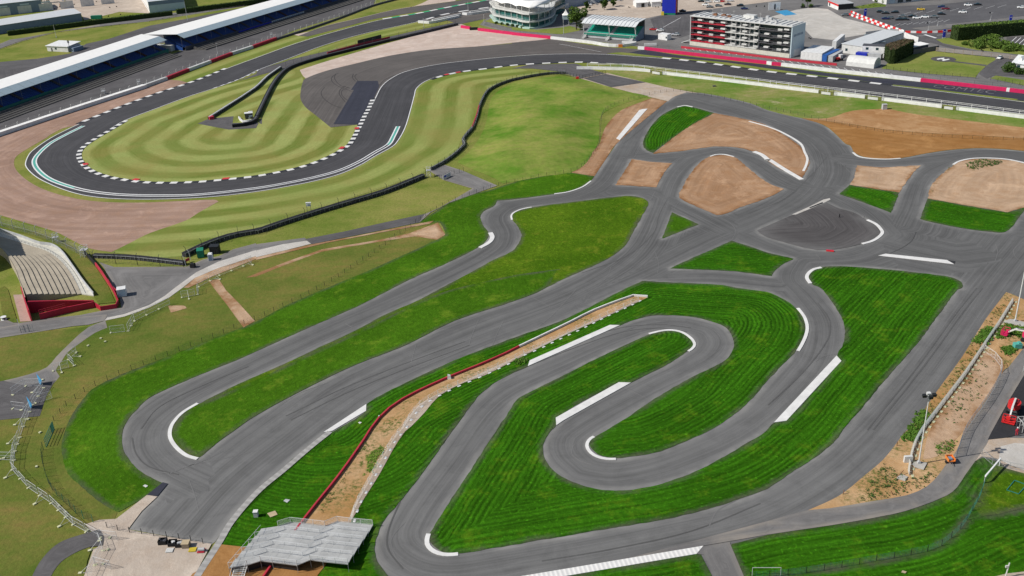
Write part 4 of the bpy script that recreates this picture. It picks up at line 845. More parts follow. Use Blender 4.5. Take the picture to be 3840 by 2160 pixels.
# ------------------------------------------------------------------ building kit for things
PI = math.pi
class MB:
    def __init__(s): s.v, s.f, s.mi = [], [], []
    def add(s, vs, fs, mi=0):
        k = len(s.v); s.v += [tuple(v) for v in vs]; s.f += [tuple(i + k for i in f) for f in fs]; s.mi += [mi] * len(fs); return s
    def hexa(s, a, mi=0):           # 4 bottom + 4 top corners
        return s.add(a, [(3, 2, 1, 0), (4, 5, 6, 7), (0, 1, 5, 4), (1, 2, 6, 5), (2, 3, 7, 6), (3, 0, 4, 7)], mi)
    def box(s, cx, cy, cz, sx, sy, sz, rot=0.0, mi=0):
        c, n = math.cos(rot), math.sin(rot); P = []
        for dz in (-.5, .5):
            for dx, dy in ((-.5, -.5), (.5, -.5), (.5, .5), (-.5, .5)):
                x, y = dx * sx, dy * sy
                P.append((cx + c * x - n * y, cy + n * x + c * y, cz + dz * sz))
        return s.hexa(P, mi)
    def prism(s, poly, z0, z1, mi=0, cap=True):
        n = len(poly); a = sum(poly[i][0] * poly[(i + 1) % n][1] - poly[(i + 1) % n][0] * poly[i][1] for i in range(n))
        P = list(poly) if a > 0 else list(poly)[::-1]
        vs = [(p[0], p[1], z0) for p in P] + [(p[0], p[1], z1) for p in P]
        fs = [(i, (i + 1) % n, n + (i + 1) % n, n + i) for i in range(n)]
        if cap: fs += [tuple(range(n))[::-1], tuple(range(n, 2 * n))]
        return s.add(vs, fs, mi)
    def tube(s, p, q_, r, n=5, r2=None, mi=0):
        p, q_ = Vector(p), Vector(q_); d = (q_ - p)
        if d.length < 1e-6: return s
        d.normalize(); a = d.orthogonal().normalized(); b = d.cross(a); r2 = r if r2 is None else r2
        vs = [p + (a * math.cos(2 * PI * i / n) + b * math.sin(2 * PI * i / n)) * r for i in range(n)] + [q_ + (a * math.cos(2 * PI * i / n) + b * math.sin(2 * PI * i / n)) * r2 for i in range(n)]
        return s.add(vs, [(i, (i + 1) % n, n + (i + 1) % n, n + i) for i in range(n)] + [tuple(range(n))[::-1], tuple(range(n, 2 * n))], mi)
    def beam(s, p, q_, w, h, mi=0):
        p, q_ = Vector(p), Vector(q_); d = (q_ - p); x = Vector((-d.y, d.x, 0))
        x = x.normalized() * w / 2 if x.length > 1e-6 else Vector((w / 2, 0, 0))
        u = d.cross(x)
        u = u.normalized() * h / 2
        if u.z < 0: u = -u
        return s.hexa([p - x - u, p + x - u, q_ + x - u, q_ - x - u, p - x + u, p + x + u, q_ + x + u, q_ - x + u], mi)
    def ribbon(s, line, d0, d1, z0, z1, mi=0):      # solid wall along a plan polyline
        L = [Vector((p[0], p[1])) for p in line]
        a, b = offset(L, d0), offset(L, d1)
        for i in range(len(L) - 1):
            s.hexa([(a[i].x, a[i].y, z0), (a[i+1].x, a[i+1].y, z0), (b[i+1].x, b[i+1].y, z0), (b[i].x, b[i].y, z0),
                    (a[i].x, a[i].y, z1), (a[i+1].x, a[i+1].y, z1), (b[i+1].x, b[i+1].y, z1), (b[i].x, b[i].y, z1)], mi)
        return s
    def quad(s, a, b, c, d, mi=0): return s.add([a, b, c, d], [(0, 1, 2, 3)], mi)
    def sheet4(s, a, b, c, d, t=0.08, mi=0):        # panel with thickness
        a, b, c, d = map(Vector, (a, b, c, d)); n = (b - a).cross(d - a).normalized() * t
        return s.hexa([a - n, b - n, c - n, d - n, a, b, c, d], mi)
    def build(s, name, mats, parent=None, label=None):
        mats = mats if isinstance(mats, (list, tuple)) else [mats]
        me = bpy.data.meshes.new(name)
        o_ = org(parent) if parent else Vector((0, 0, 0))
        me.from_pydata([(v[0] - o_.x, v[1] - o_.y, v[2] - o_.z) for v in s.v], [], s.f)
        for m in mats: me.materials.append(m)
        if len(mats) > 1: me.polygons.foreach_set('material_index', s.mi)
        bm = bmesh.new(); bm.from_mesh(me); bmesh.ops.recalc_face_normals(bm, faces=bm.faces); bm.to_mesh(me); bm.free()
        o = bpy.data.objects.new(name, me); C.objects.link(o)
        if parent: o.parent = parent
        if label: o['label'] = label
        return o
def org(o):
    p = Vector((0, 0, 0))
    while o: p = p + o.location; o = o.parent
    return p
def thing(name, label, cat, loc, rot=0.0, group=None):
    o = bpy.data.objects.new(name, None); C.objects.link(o)
    o.location = Vector((loc[0], loc[1], loc[2] if len(loc) > 2 else 0.0)); o.rotation_euler = (0, 0, rot)
    o.empty_display_size = 0.5
    prop(o, label, cat, group); return o
def solo(mb, name, mats, label, cat, group=None):       # a thing that is one mesh; its origin at its base
    x = sum(v[0] for v in mb.v) / len(mb.v); y = sum(v[1] for v in mb.v) / len(mb.v); z = min(v[2] for v in mb.v)
    mb.v = [(v[0] - x, v[1] - y, v[2] - z) for v in mb.v]
    o = mb.build(name, mats); o.location = (x, y, z); return prop(o, label, cat, group)
def kid(mesh, name, parent, loc, rot=0.0):
    o = bpy.data.objects.new(name, mesh); C.objects.link(o); o.parent = parent
    o.location = Vector(loc) - org(parent); o.rotation_euler = (0, 0, rot); return o
def dup(root, loc, rot=0.0, label=None, group=None, swap=None):
    def cp(o, par):
        c = o.copy(); C.objects.link(c); c.parent = par
        for ch in list(o.children): cp(ch, c)
        return c
    r = cp(root, None)
    r.location = Vector((loc[0], loc[1], loc[2] if len(loc) > 2 else 0.0)); r.rotation_euler = (0, 0, rot)
    if label: r['label'] = label
    if group: r['group'] = group
    return r
def heading(a, b): return math.atan2(b[1] - a[1], b[0] - a[0])

P_ = {}
def pm(name, col, rough=0.6, var=0.12, scale=0.6, metal=0.0, spec=0.3, dirt=None):
    P_[name] = paint(name, col, rough, var, scale, metal, spec, dirt); return P_[name]
pm('white_paint', (0.80, 0.80, 0.79), 0.5); pm('off_white', (0.66, 0.66, 0.64), 0.6); pm('pale_grey', (0.50, 0.51, 0.52), 0.6)
pm('galvanised', (0.42, 0.43, 0.44), 0.45, 0.1, 0.6, 0.3); pm('dark_grey', (0.09, 0.09, 0.10), 0.6); pm('black_rubber', (0.018, 0.018, 0.020), 0.75, 0.15, 1.5)
pm('black_metal', (0.025, 0.026, 0.028), 0.5); pm('crimson', (0.42, 0.015, 0.04), 0.5); pm('pink_red', (0.62, 0.022, 0.11), 0.5, 0.1)
pm('dull_red', (0.50, 0.035, 0.06), 0.55); pm('bright_red', (0.68, 0.03, 0.03), 0.4); pm('seat_blue', (0.025, 0.085, 0.32), 0.5, 0.2, 1.2)
pm('seat_green', (0.015, 0.36, 0.26), 0.5, 0.15, 1.2); pm('hoarding_green', (0.03, 0.20, 0.15), 0.6); pm('sky_panel', (0.50, 0.60, 0.65), 0.45, 0.05); pm('fascia_shaded', (0.36, 0.45, 0.50), 0.45, 0.05)
pm('steel_roof', (0.60, 0.62, 0.63), 0.5, 0.06); pm('roof_white', (0.88, 0.865, 0.83), 0.55, 0.04); pm('wall_blue', (0.20, 0.26, 0.34), 0.6, 0.1)
pm('glass', (0.02, 0.05, 0.06), 0.12, 0.1, 0.3, 0.0, 0.6); pm('teal_glass', (0.03, 0.16, 0.15), 0.12, 0.3, 0.15, 0.0, 0.6); pm('concrete', (0.46, 0.44, 0.40), 0.8, 0.12, 0.4)
pm('terrace_concrete', (0.43, 0.375, 0.29), 0.85, 0.14, 0.25); pm('terrace_edge', (0.15, 0.13, 0.105), 0.8); pm('cream_wall', (0.62, 0.60, 0.52), 0.7); pm('royal_blue', (0.02, 0.035, 0.42), 0.4, 0.06)
pm('banner_blue', (0.06, 0.35, 0.65), 0.5); pm('foot_yellow', (0.62, 0.62, 0.40), 0.8); pm('wood', (0.30, 0.24, 0.18), 0.8); pm('pallet_wood', (0.50, 0.40, 0.26), 0.8)
pm('dark_banking', (0.10, 0.095, 0.09), 0.8); pm('green_box', (0.015, 0.22, 0.13), 0.5); pm('orange', (0.75, 0.22, 0.04), 0.5); pm('yellow', (0.65, 0.50, 0.05), 0.5)
pm('tin', (0.36, 0.38, 0.40), 0.4, 0.1, 0.6, 0.6); pm('alu_deck', (0.46, 0.465, 0.46), 0.5, 0.17, 0.35, 0.0); pm('hoard_pale', (0.50, 0.56, 0.53), 0.6)
pm('rust', (0.22, 0.10, 0.05), 0.8); pm('brown', (0.10, 0.05, 0.03), 0.7); pm('rail_grey', (0.70, 0.71, 0.71), 0.4, 0.06, 0.6, 0.1)
def m_tyres():
    t = NT('tyre_wall')
    a = t.noise(t.pos(1.6, 1.6, 5), 1.0, 2, 0.5, 0.42, 0.6)
    c = t.mix(a, (0.014, 0.014, 0.017), (0.075, 0.075, 0.085))
    sp = t.noise(t.pos(), 1.2, 2, 0.5, 0.66, 0.72)
    c = t.mix(t.math('MULTIPLY', sp, 0.4), c, (0.35, 0.35, 0.36)); t.out(c, 0.75); return t.m
P_['tyres'] = m_tyres()
def m_netting(name, col):
    t = NT(name); t.out(col, .7); tr = t.n('ShaderNodeBsdfTranslucent'); tr.inputs[0].default_value = (*col, 1); mx = t.n('ShaderNodeMixShader'); mx.inputs[0].default_value = .7
    t.l(t.b.outputs[0], mx.inputs[1]); t.l(tr.outputs[0], mx.inputs[2]); t.l(mx.outputs[0], t.t.nodes['Material Output'].inputs[0]); return t.m
P_['hoard_pale'] = m_netting('pale_green_sheeting', (0.86, 0.90, 0.88))

def fence(name, label, cat, pts, h, spacing, mats, post=0.05, rails=(), rail_r=0.03, wires=0, wire_r=0.012, arm=0.0, arm_side=1, group=None, post_n=4, z0=0.0, rail_mat=None):
    """posts, rails and wires along a plan polyline."""
    L = resample(pts, spacing)
    root = thing(name, label, cat, (L[0].x, L[0].y, z0), 0.0, group)
    pmat, wmat = mats
    m = MB(); m.tube((0, 0, 0), (0, 0, h), post, post_n)
    if arm: m.tube((0, 0, h), (0, arm * arm_side, h + arm * 0.6), post * 0.9, post_n)
    me = None
    for i in range(len(L)):
        j = min(i, len(L) - 2); a = heading(L[j], L[j + 1])
        if me is None: o = m.build('post', pmat, root); o.location = (0, 0, 0); o.data.transform(Matrix.Translation(root.location)); o.rotation_euler = (0, 0, a); me = o.data
        else: kid(me, 'post', root, (L[i].x, L[i].y, z0), a)
    if rails:
        r = MB()
        for z in rails:
            for i in range(len(L) - 1): r.tube((L[i].x, L[i].y, z0 + z), (L[i+1].x, L[i+1].y, z0 + z), rail_r, 4)
        r.build('rail', rail_mat or pmat, root)
    if wires:
        r = MB()
        for k in range(wires):
            z = h * (k + 0.6) / wires
            for i in range(len(L) - 1): r.tube((L[i].x, L[i].y, z0 + z), (L[i+1].x, L[i+1].y, z0 + z), wire_r, 3)
        for i in range(len(L) - 1):
            n = max(2, int((L[i+1] - L[i]).length / 0.9))
            for k in range(1, n):
                p = L[i].lerp(L[i+1], k / n); r.tube((p.x, p.y, z0 + 0.05), (p.x, p.y, z0 + h), wire_r, 3)
        r.build('wire', wmat, root)
    return root
def wall(name, label, cat, sections, h, d0, d1, group=None, cap=None, capmat=None):
    """barrier of end-to-end sections; each (plan polyline, material, label)."""
    p0 = sections[0][0][0]
    root = thing(name, label, cat, (p0[0], p0[1], 0), 0, group)
    for pts, mat, lb in sections:
        m = MB().ribbon(resample(pts, 4.0), d0, d1, 0.0, h)
        o = m.build('section', mat, root, lb)
        if cap: MB().ribbon(resample(pts, 4.0), d0 + cap, d1 - cap, h, h + 0.06).build('cap', capmat or mat, o)
    return root
cv = lambda px, s=3: curve(px, False, s)

# ------------------------------------------------------------------ barriers
UL = [(q(0,0, -500,1540, 0,1372, 700,1138, 1200,975, 1478,884), 'white_paint', 'long white section'), (q(0,0, 1478,880, 1690,804), 'off_white', 'short white section'), (q(0,0, 1690,804, 1910,717), 'crimson', 'dark red section'),
      (q(0,0, 1910,717, 2130,634), 'off_white', 'white section'), (q(0,0, 2130,634, 2345,553), 'crimson', 'dark red section'), (q(0,0, 2345,553, 2552,486), 'off_white', 'white section'), (q(0,0, 2552,486) + q(1,0, 212,402), 'crimson', 'dark red section')]
ulb = wall('tyre_barrier', 'long white and dark red barrier in front of the blue covered grandstand', 'barrier', [(cv(p), P_[m], l) for p, m, l in UL], 1.55, 0.0, 1.5)
MB().ribbon(resample(cv(UL[0][0]), 4.0), -.08, 2.6, 1.55, 1.63).build('cover', P_['roof_white'], ulb.children[0])
wall('tyre_barrier', 'dark barrier with a grey top beside the far straight below the blue stand', 'barrier', [(cv(q(1,0, 212,402, 500,310, 850,190, 1180,65, 1500,-20)), P_['dark_grey'], None)], 1.1, 0.0, 0.8)
wall('tyre_barrier', 'bright pink barrier along the lawn of the round clubhouse', 'barrier', [(cv(q(1,0, 2060,282, 2150,296)), P_['pink_red'], None), (cv(q(1,0, 2150,306, 2232,302)), P_['black_rubber'], 'black gap'), (cv(q(1,0, 2232,310, 2576,352) + q(2,0, 0,354, 387,393)), P_['pink_red'], None)], 1.5, 0.0, 1.2)
wall('tyre_barrier', 'white barrier in front of the green seated grandstand', 'barrier', [(cv(q(2,0, 387,394, 800,442, 945,468, 1060,474, 1150,470, 1250,452)), P_['white_paint'], None), (cv(q(2,0, 1070,476, 1112,475)), P_['orange'], 'small orange panel')], 1.4, 0.0, 1.1)
wall('concrete_wall', 'short white wall behind the white barrier by the green seats', 'barrier', [(cv(q(2,0, 1105,436, 1250,440)), P_['white_paint'], None), (cv(q(2,0, 1330,462, 1455,458)), P_['white_paint'], None)], 1.2, 0.0, 0.5)
PK = [(q(2,0, 1265,497, 1330,502), 'white_paint'), (q(2,0, 1330,502, 1700,548, 2100,595, 2560,648), 'pink_red'), (q(2,0, 2560,648, 2576,650) + q(3,0, 0,652, 34,657), 'white_paint'), (q(3,0, 34,657, 130,666), 'pink_red'), (q(3,0, 130,666, 700,733, 1532,824), 'white_paint'), (q(3,0, 1532,824, 2000,877, 2395,922), 'pink_red'), (q(3,0, 2395,922, 2426,926), 'white_paint'), (q(3,0, 2426,926, 2576,943, 3200,1010), 'pink_red')]
wall('tyre_barrier', 'long bright pink and white barrier in front of the tall hospitality building', 'barrier', [(cv(p), P_[m], None) for p, m in PK], 1.45, 0.0, 1.1)
wall('low_wall', 'low red wall behind the pink barrier at the foot of the hospitality building', 'wall', [(cv(q(2,0, 1700,485, 2100,530, 2576,588) + q(3,0, 0,590, 300,622, 690,662)), P_['dull_red'], None)], 1.1, 0.0, 0.3)
BK = q(1,0, 2035,255, 1700,335, 1350,417, 1000,505, 720,575, 480,645, 340,700, 250,780, 180,880, 100,1040, 30,1190) + q(0,0, 2590,1240)
wall('tyre_barrier', 'black tyre wall running from the far gravel down to the infield tip', 'barrier', [(cv(q(1,0, 2035,255, 1700,335, 1350,417)), P_['tyres'], None), (cv(q(1,0, 1350,417, 1030,497)), P_['black_rubber'], None), (cv(q(1,0, 1030,497, 720,575)), P_['black_rubber'], None),
     (cv(q(1,0, 720,575, 480,645, 340,700, 250,780, 180,880, 100,1040, 30,1190)), P_['black_rubber'], None), (cv(q(1,0, 30,1195, 0,1235) + q(0,0, 2500,1268, 2340,1285)), P_['black_rubber'], 'tip across the grass')], 1.3, -1.7, 0.0, None, 0.5, P_['dark_grey'])
wall('guard_rail', 'white rail on the infield side of the black tyre wall', 'barrier', [(cv(q(1,0, 205,830, 120,960, 40,1090, -40,1240) + q(0,0, 2440,1232, 2405,1190)), P_['white_paint'], None)], 0.95, 0.0, 0.25)
wall('guard_rail', 'red rail behind the black tyre wall under the black hoarding', 'barrier', [(cv(q(1,0, 720,548, 1030,462, 1350,388)), P_['dull_red'], None)], 1.2, 0.0, 0.3)
gtw = wall('tyre_barrier', 'grey lattice tyre wall on the upper side of the infield triangle', 'barrier', [(cv(q(0,0, 2118,1202, 2576,905) + q(1,0, 120,790, 260,690)), P_['tyres'], None)], 1.2, 0.0, 1.1, None, 0.2, P_['pale_grey'])
wall('guard_rail', 'red end block of the grey lattice tyre wall', 'barrier', [(cv(q(0,0, 2105,1196, 2122,1206)), P_['dull_red'], None)], 1.25, -0.4, 1.6)
WW = [q(2,0, 650,697, 800,698, 950,704, 1200,712, 1390,728), q(2,0, 1510,750, 2000,806, 2576,876) + q(3,0, 0,878, 505,938), q(3,0, 662,958, 972,992), q(3,0, 1142,1012, 1745,1088), q(3,0, 1890,1108, 2576,1196, 3200,1272)]
for k, p in enumerate(WW):
    wall('concrete_wall', ('first white wall section beside the curved slip road', 'long white wall section from the first gap past the pit gate', 'short white wall section between two marshal gaps', 'white wall section behind the grey cabinet on the bank', 'white wall section running out of the right edge')[k], 'wall', [(cv(p), P_['white_paint'], None)], 1.3, 0.0, 0.4, 'white concrete walls along the right straight')
KR = cv(q(1,3, 60,1500, 470,912, 860,420, 1150,0) + q(1,2, 1150,1440, 1250,1310, 1400,1180, 1600,1065, 1950,905, 2250,785, 2576,640) + q(2,2, 72,600))
wall('crash_barrier', 'red barrier between the kart lanes, white at its far end', 'barrier', [(KR, P_['dull_red'], 'red section'), (cv(q(2,2, 72,600, 590,351, 830,231, 1250,76, 1300,76, 1365,96)), P_['white_paint'], 'white section')], 0.6, -0.16, 0.16)
W5A = q(0,1, 1870,1140, 2100,1030, 2330,950, 2576,905) + q(1,1, 0,915, 250,825, 640,700, 1000,592, 1300,502, 1700,340)
w5a = wall('tyre_barrier', 'long dark tyre wall beside the mown hairpin grass', 'barrier', [(cv(W5A), P_['tyres'], None)], 1.3, 0.0, 1.4, None, 0.25, P_['black_rubber'])
def lattice(root, pts, d, h, step, rails, mat):
    L = offset(resample(pts, step), d); u = MB(); u.tube((0, 0, 0), (0, 0, h), .07, 4); u_ = u.build('upright', mat); um = u_.data; bpy.data.objects.remove(u_)
    for p in L[:96]: kid(um, 'upright', root, (p.x, p.y, 0))
    m = MB()
    for z in rails:
        for i in range(len(L) - 1): m.tube((*L[i], z), (*L[i + 1], z), .09, 4)
    m.build('rail', mat, root)
lattice(w5a, cv(W5A), -.12, 1.25, 1.6, (1.2,), P_['tin'])
W5B = q(1,1, 1760,268, 1880,205, 1980,135, 2100,20) + q(1,0, 2075,1430, 2180,1300)
w5b = wall('crash_barrier', 'dark barrier with grey rails curving up beside the mound', 'barrier', [(cv(W5B), P_['dark_grey'], None), (cv(q(1,0, 2180,1300, 2225,1180, 2250,1080)), P_['crimson'], 'dark red section'), (cv(q(1,0, 2250,1080, 2330,930, 2450,860, 2576,815) + q(2,0, 0,815, 200,775, 380,750, 545,745)), P_['dark_grey'], None)], 1.1, 0.0, 0.4)
lattice(w5b, cv(W5B), -.12, 1.3, 2.4, (.35, .75, 1.2), P_['galvanised'])
lattice(w5b, cv(q(1,0, 2250,1080, 2330,930, 2450,860, 2576,815) + q(2,0, 0,815, 200,775, 380,750, 545,745)), -.12, 1.3, 2.4, (.75, 1.2), P_['tin'])
lbt = wall('tyre_barrier', 'low black tyre wall at the foot of the pink gravel', 'barrier', [(cv(q(0,1, 940,1150, 1300,1165, 1600,1195, 1850,1225)), P_['tyres'], None)], 1.15, 0.0, 1.2, None, 0.25, P_['black_rubber'])
wall('crash_barrier', 'grey rails and red end wall beside the concrete terrace', 'barrier', [(cv(q(0,1, 850,1110, 905,1170, 960,1230)), P_['black_rubber'], None), (cv(q(0,1, 960,1230, 1020,1310, 1110,1449) + q(0,2, 1170,60)), P_['dull_red'], 'red wall')], 1.1, 0.0, 0.35)

lattice(gtw, cv(q(0,0, 2118,1202, 2576,905) + q(1,0, 120,790, 260,690)), -.1, 1.2, 1.8, (1.15,), P_['tin'])
lattice(lbt, cv(q(0,1, 940,1150, 1300,1165, 1600,1195, 1850,1225)), -.1, 1.1, 1.5, (1.05,), P_['galvanised'])
# ------------------------------------------------------------------ fences
G_, D_, BL = (P_['rail_grey'], P_['galvanised']), (P_['dark_grey'], P_['galvanised']), (P_['black_metal'], P_['dark_grey'])
fence('debris_fence', 'tall wire fence with pale posts behind the white and dark red barrier', 'fence', offset(cv(q(0,0, -500,1540, 0,1372, 700,1138, 1200,975, 1478,884, 1690,804, 2130,634, 2552,486) + q(1,0, 212,402)), 2.1), 2.8, 5.8, (P_['off_white'], P_['galvanised']), 0.09, (), 0.03, 4, 0.014, 0.7, -1)
fence('debris_fence', 'tall wire fence with pale posts along the far straight below the blue stand', 'fence', offset(cv(q(1,0, 212,402, 500,310, 850,190, 1180,65, 1500,-20)), 1.1), 3.0, 6.0, (P_['off_white'], P_['galvanised']), 0.09, (), 0.03, 4, 0.016, 0.7, -1)
fence('debris_fence', 'dark posted wire fence above the black tyre wall and far gravel', 'fence', offset(cv(q(1,0, 2035,255, 1700,335, 1350,417, 1000,505, 720,575, 480,645, 340,695)), -2.2), 3.2, 6.2, (P_['dark_grey'], P_['dark_grey']), 0.08, (), 0.03, 4, 0.014, 0.7, 1)
fence('debris_fence', 'tall grey wire fence with leaning tops between gravel and concrete terrace', 'fence', cv(q(0,1, -300,740, 40,835, 130,860, 300,905, 480,965, 640,1035, 770,1098, 860,1150)), 3.1, 6.0, (P_['galvanised'], P_['galvanised']), 0.10, (1.3,), 0.05, 9, 0.016, 0.8, 1)
fence('debris_fence', 'tall black posted fence along the low black tyre wall', 'fence', cv(q(0,1, 950,1195, 1110,1205, 1280,1215, 1540,1232, 1850,1240)), 3.2, 7.0, (P_['black_metal'], P_['dark_grey']), 0.08, (), 0.03, 7, 0.014, 0.6, 1)
fence('debris_fence', 'tall black posted fence behind the long dark tyre wall', 'fence', offset(cv(W5A), -0.5), 3.1, 6.0, (P_['black_metal'], P_['dark_grey']), 0.07, (), 0.03, 7, 0.012, 0.7, 1)
fence('debris_fence', 'black posted fence beside the curving dark barrier and mound', 'fence', offset(cv(W5B + q(1,0, 2225,1180, 2250,1080, 2330,930, 2450,860, 2576,815) + q(2,0, 0,815, 200,775, 380,750, 545,745)), -0.4), 2.4, 4.2, (P_['black_metal'], P_['galvanised']), 0.07, (0.5, 0.9), 0.04, 5, 0.012)
fence('debris_fence', 'pale grey railed fence along the white walls of the right straight', 'fence', offset(cv(q(2,0, 750,698, 950,704, 1200,712, 1500,748, 2000,806, 2576,876) + q(3,0, 0,878, 505,938, 972,992, 1745,1088, 2576,1196, 3200,1272)), 1.4), 2.7, 5.6, (P_['white_paint'], P_['galvanised']), 0.10, (1.25, 2.2, 2.7), 0.075, 0)
fence('wire_fence', 'black posted wire fence round the sandy strip and the far kart track', 'fence', cv(q(2,1, 30,386, 120,366, 210,350, 300,327, 390,317, 480,304, 565,290, 630,268, 690,242, 780,150, 870,25) + q(2,0, 885,1400, 905,1165, 945,1110, 1010,1068, 1110,1030, 1220,1000, 1330,970, 1440,945, 1575,922, 1725,925, 1870,952)), 1.3, 3.0, BL, 0.055, (), 0.03, 3, 0.012)
fence('wire_fence', 'black posted wire fence across the orange bank on the far right', 'fence', cv(q(2,0, 1870,952, 2000,972, 2180,1008, 2380,1050, 2510,1080) + q(3,0, 60,1110, 270,1150, 475,1200, 690,1243, 915,1290, 1160,1330, 1520,1365, 1900,1392, 2300,1408, 2576,1412, 3000,1440)), 1.3, 3.3, BL, 0.055, (), 0.03, 3, 0.012)
fence('wire_fence', 'black posted wire fence from the mound down along the bright turf', 'fence', cv(q(2,1, 30,386) + q(1,1, 2520,402, 2430,425, 2350,446, 2190,502, 2040,556, 1830,654, 1715,722, 1650,765, 1560,835)), 1.3, 3.0, BL, 0.055, (), 0.03, 3, 0.012)
fence('wire_fence', 'long black posted wire fence between the worn field and the clumpy turf belt', 'fence', cv(q(1,1, 1560,835, 1450,905, 1390,948, 1280,1035, 1160,1115, 1030,1207, 960,1253, 890,1302, 740,1400) + q(1,2, 575,42, 480,97, 300,182, 195,230, 95,280) + q(0,2, 2445,372, 2330,422, 2215,472, 1975,570, 1725,668, 1465,768, 1200,874, 1070,935, 945,992, 835,1060, 735,1138, 650,1208, 590,1292, 545,1340)), 1.3, 2.9, BL, 0.055, (), 0.03, 3, 0.012)
fence('wire_fence', 'dark wire fence curving round the near corner of the worn field', 'fence', cv(q(0,3, 440,180, 430,280, 460,420, 500,540, 590,660, 700,750, 800,850, 940,915)), 1.9, 2.6, (P_['green_box'], P_['black_metal']), 0.05, (), 0.03, 9, 0.012)
fence('wire_fence', 'short black posted fence across the end of the wide asphalt', 'fence', cv(q(0,3, 1080,968, 1235,1006, 1400,1028, 1562,1054, 1728,1068, 1895,1098, 2045,1128)), 1.35, 2.55, BL, 0.06, (), 0.03, 4, 0.012)
fence('wire_fence', 'dark green posted fence curving across the near right turf', 'fence', cv(q(3,3, -180,1475, 0,1462, 180,1449, 365,1427, 548,1400, 727,1368, 907,1338, 1088,1300, 1265,1275, 1440,1240, 1600,1205, 1750,1145, 1860,1050, 1955,960, 2075,760, 2140,640, 2175,520)), 1.4, 3.0, (P_['black_metal'], P_['hoarding_green']), 0.05, (), 0.03, 5, 0.012)
fence('guard_rail', 'low timber rail along the lane behind the blue grandstand', 'fence', cv(q(0,0, -300,570, 0,498, 220,420, 560,334, 1000,276, 1370,240)), 0.9, 5.0, (P_['wood'], P_['wood']), 0.12, (0.65,), 0.14, 0)
fence('guard_rail', 'low timber rail along the far lane by the trimmed hedge', 'fence', cv(q(0,0, 1500,222, 2000,130, 2576,42, 2900,-10)), 0.9, 5.0, (P_['wood'], P_['wood']), 0.12, (0.65,), 0.14, 0)
fence('timber_fence', 'tall pale timber fence behind the helicopter lawn', 'fence', cv(q(3,0, 1690,520, 1950,548, 2180,570, 2380,590, 2700,640)), 2.1, 4.2, (P_['wood'], P_['wood']), 0.16, (0.5, 1.0, 1.5, 1.95), 0.13, 0, rail_mat=paint('weathered_timber', (0.40, 0.35, 0.31), 0.8))
fence('wire_fence', 'low black fence along the near edge of the helicopter lawn', 'fence', cv(q(3,0, 1190,700, 1530,742, 2090,792)), 1.6, 3.2, BL, 0.07, (), 0.03, 4, 0.016)
fence('wire_fence', 'low black fence on the verge right of the helicopter lawn', 'fence', cv(q(3,0, 2240,808, 2400,835, 2576,862, 3100,930)), 1.6, 3.2, BL, 0.07, (), 0.03, 4, 0.016)
fence('wire_fence', 'black wire fence behind the pink barrier of the hospitality building', 'fence', offset(cv(q(2,0, 1330,502, 1700,548, 2560,648) + q(3,0, 130,666, 700,733, 1532,824, 2395,922, 3000,985)), 1.5), 2.9, 7.0, (P_['dark_grey'], P_['dark_grey']), 0.06, (), 0.03, 4, 0.012)
fence('wire_fence', 'grey wire fence behind the pink barrier of the clubhouse lawn', 'fence', offset(cv(q(1,0, 2232,310, 2576,352) + q(2,0, 0,354, 387,393, 800,442, 945,468)), 1.7), 2.4, 5.0, (P_['galvanised'], P_['galvanised']), 0.06, (0.9,), 0.05, 4, 0.012)
fence('wire_fence', 'black gate fence across the slip road by the mound', 'fence', cv(q(2,0, 490,752, 620,775, 715,795, 830,768, 940,742)), 1.7, 2.0, BL, 0.07, (0.2, 1.6), 0.04, 5, 0.015)
fence('wire_fence', 'short black fence with a white gate on the asphalt by the mound', 'fence', cv(q(1,1, 1800,345, 1880,360, 1955,310, 2020,300, 2088,275)), 1.6, 2.0, BL, 0.06, (), 0.03, 5, 0.012)
# foot-weighted fences
def footed(label, pts, h, mats, spacing=2.6, panel=None, side=1):
    L = resample(pts, spacing); root = thing('temporary_fence', label, 'fence', (L[0].x, L[0].y, 0))
    po = MB(); po.tube((0, 0, 0), (0, 0, h), 0.04, 5); po.tube((0, 0, h), (0.25, -0.28 * side, h + 0.18), 0.03, 4); po.tube((0, -0.0, h * 0.8), (0, -0.55 * side, 0.1), 0.03, 4)
    fo = MB(); fo.box(0, -0.55 * side, 0.09, 0.75, 0.42, 0.18)
    pmsh = po.build('post', mats[0]).data; fm = fo.build('foot', mats[1]).data
    for o in [x for x in C.objects if x.data in (pmsh, fm) and x.parent is None]: bpy.data.objects.remove(o)
    for i in range(len(L)):
        j = min(i, len(L) - 2); a = heading(L[j], L[j + 1])
        kid(pmsh, 'post', root, (L[i].x, L[i].y, 0), a); kid(fm, 'foot', root, (L[i].x, L[i].y, 0), a)
    r = MB()
    for k in range(7):
        z = h * (k + 1) / 7
        for i in range(len(L) - 1): r.tube((L[i].x, L[i].y, z), (L[i+1].x, L[i+1].y, z), 0.012, 3)
    r.build('wire', mats[0], root)
    if panel:
        A, B = offset(L, 0.03), offset(L, -0.35); m = MB()
        for i in range(len(L) - 1): m.quad((*A[i], .03), (*A[i + 1], .03), (*B[i + 1], h + .1), (*B[i], h + .1))
        m.build('panel', panel, root)
    return root
footed('white footed fence on the pale path between the kart lanes', cv(q(1,3, 960,900, 1010,745, 1110,560, 1210,380, 1310,210, 1400,60) + q(1,2, 1470,1440, 1550,1310, 1650,1190, 1790,1100, 2010,990, 2210,905, 2400,820, 2576,735) + q(2,2, 70,690, 270,605, 430,528, 600,450, 755,375, 910,298, 1060,228, 1145,190, 1270,128)), 1.25, (P_['white_paint'], P_['white_paint']), 2.7, None, 1)
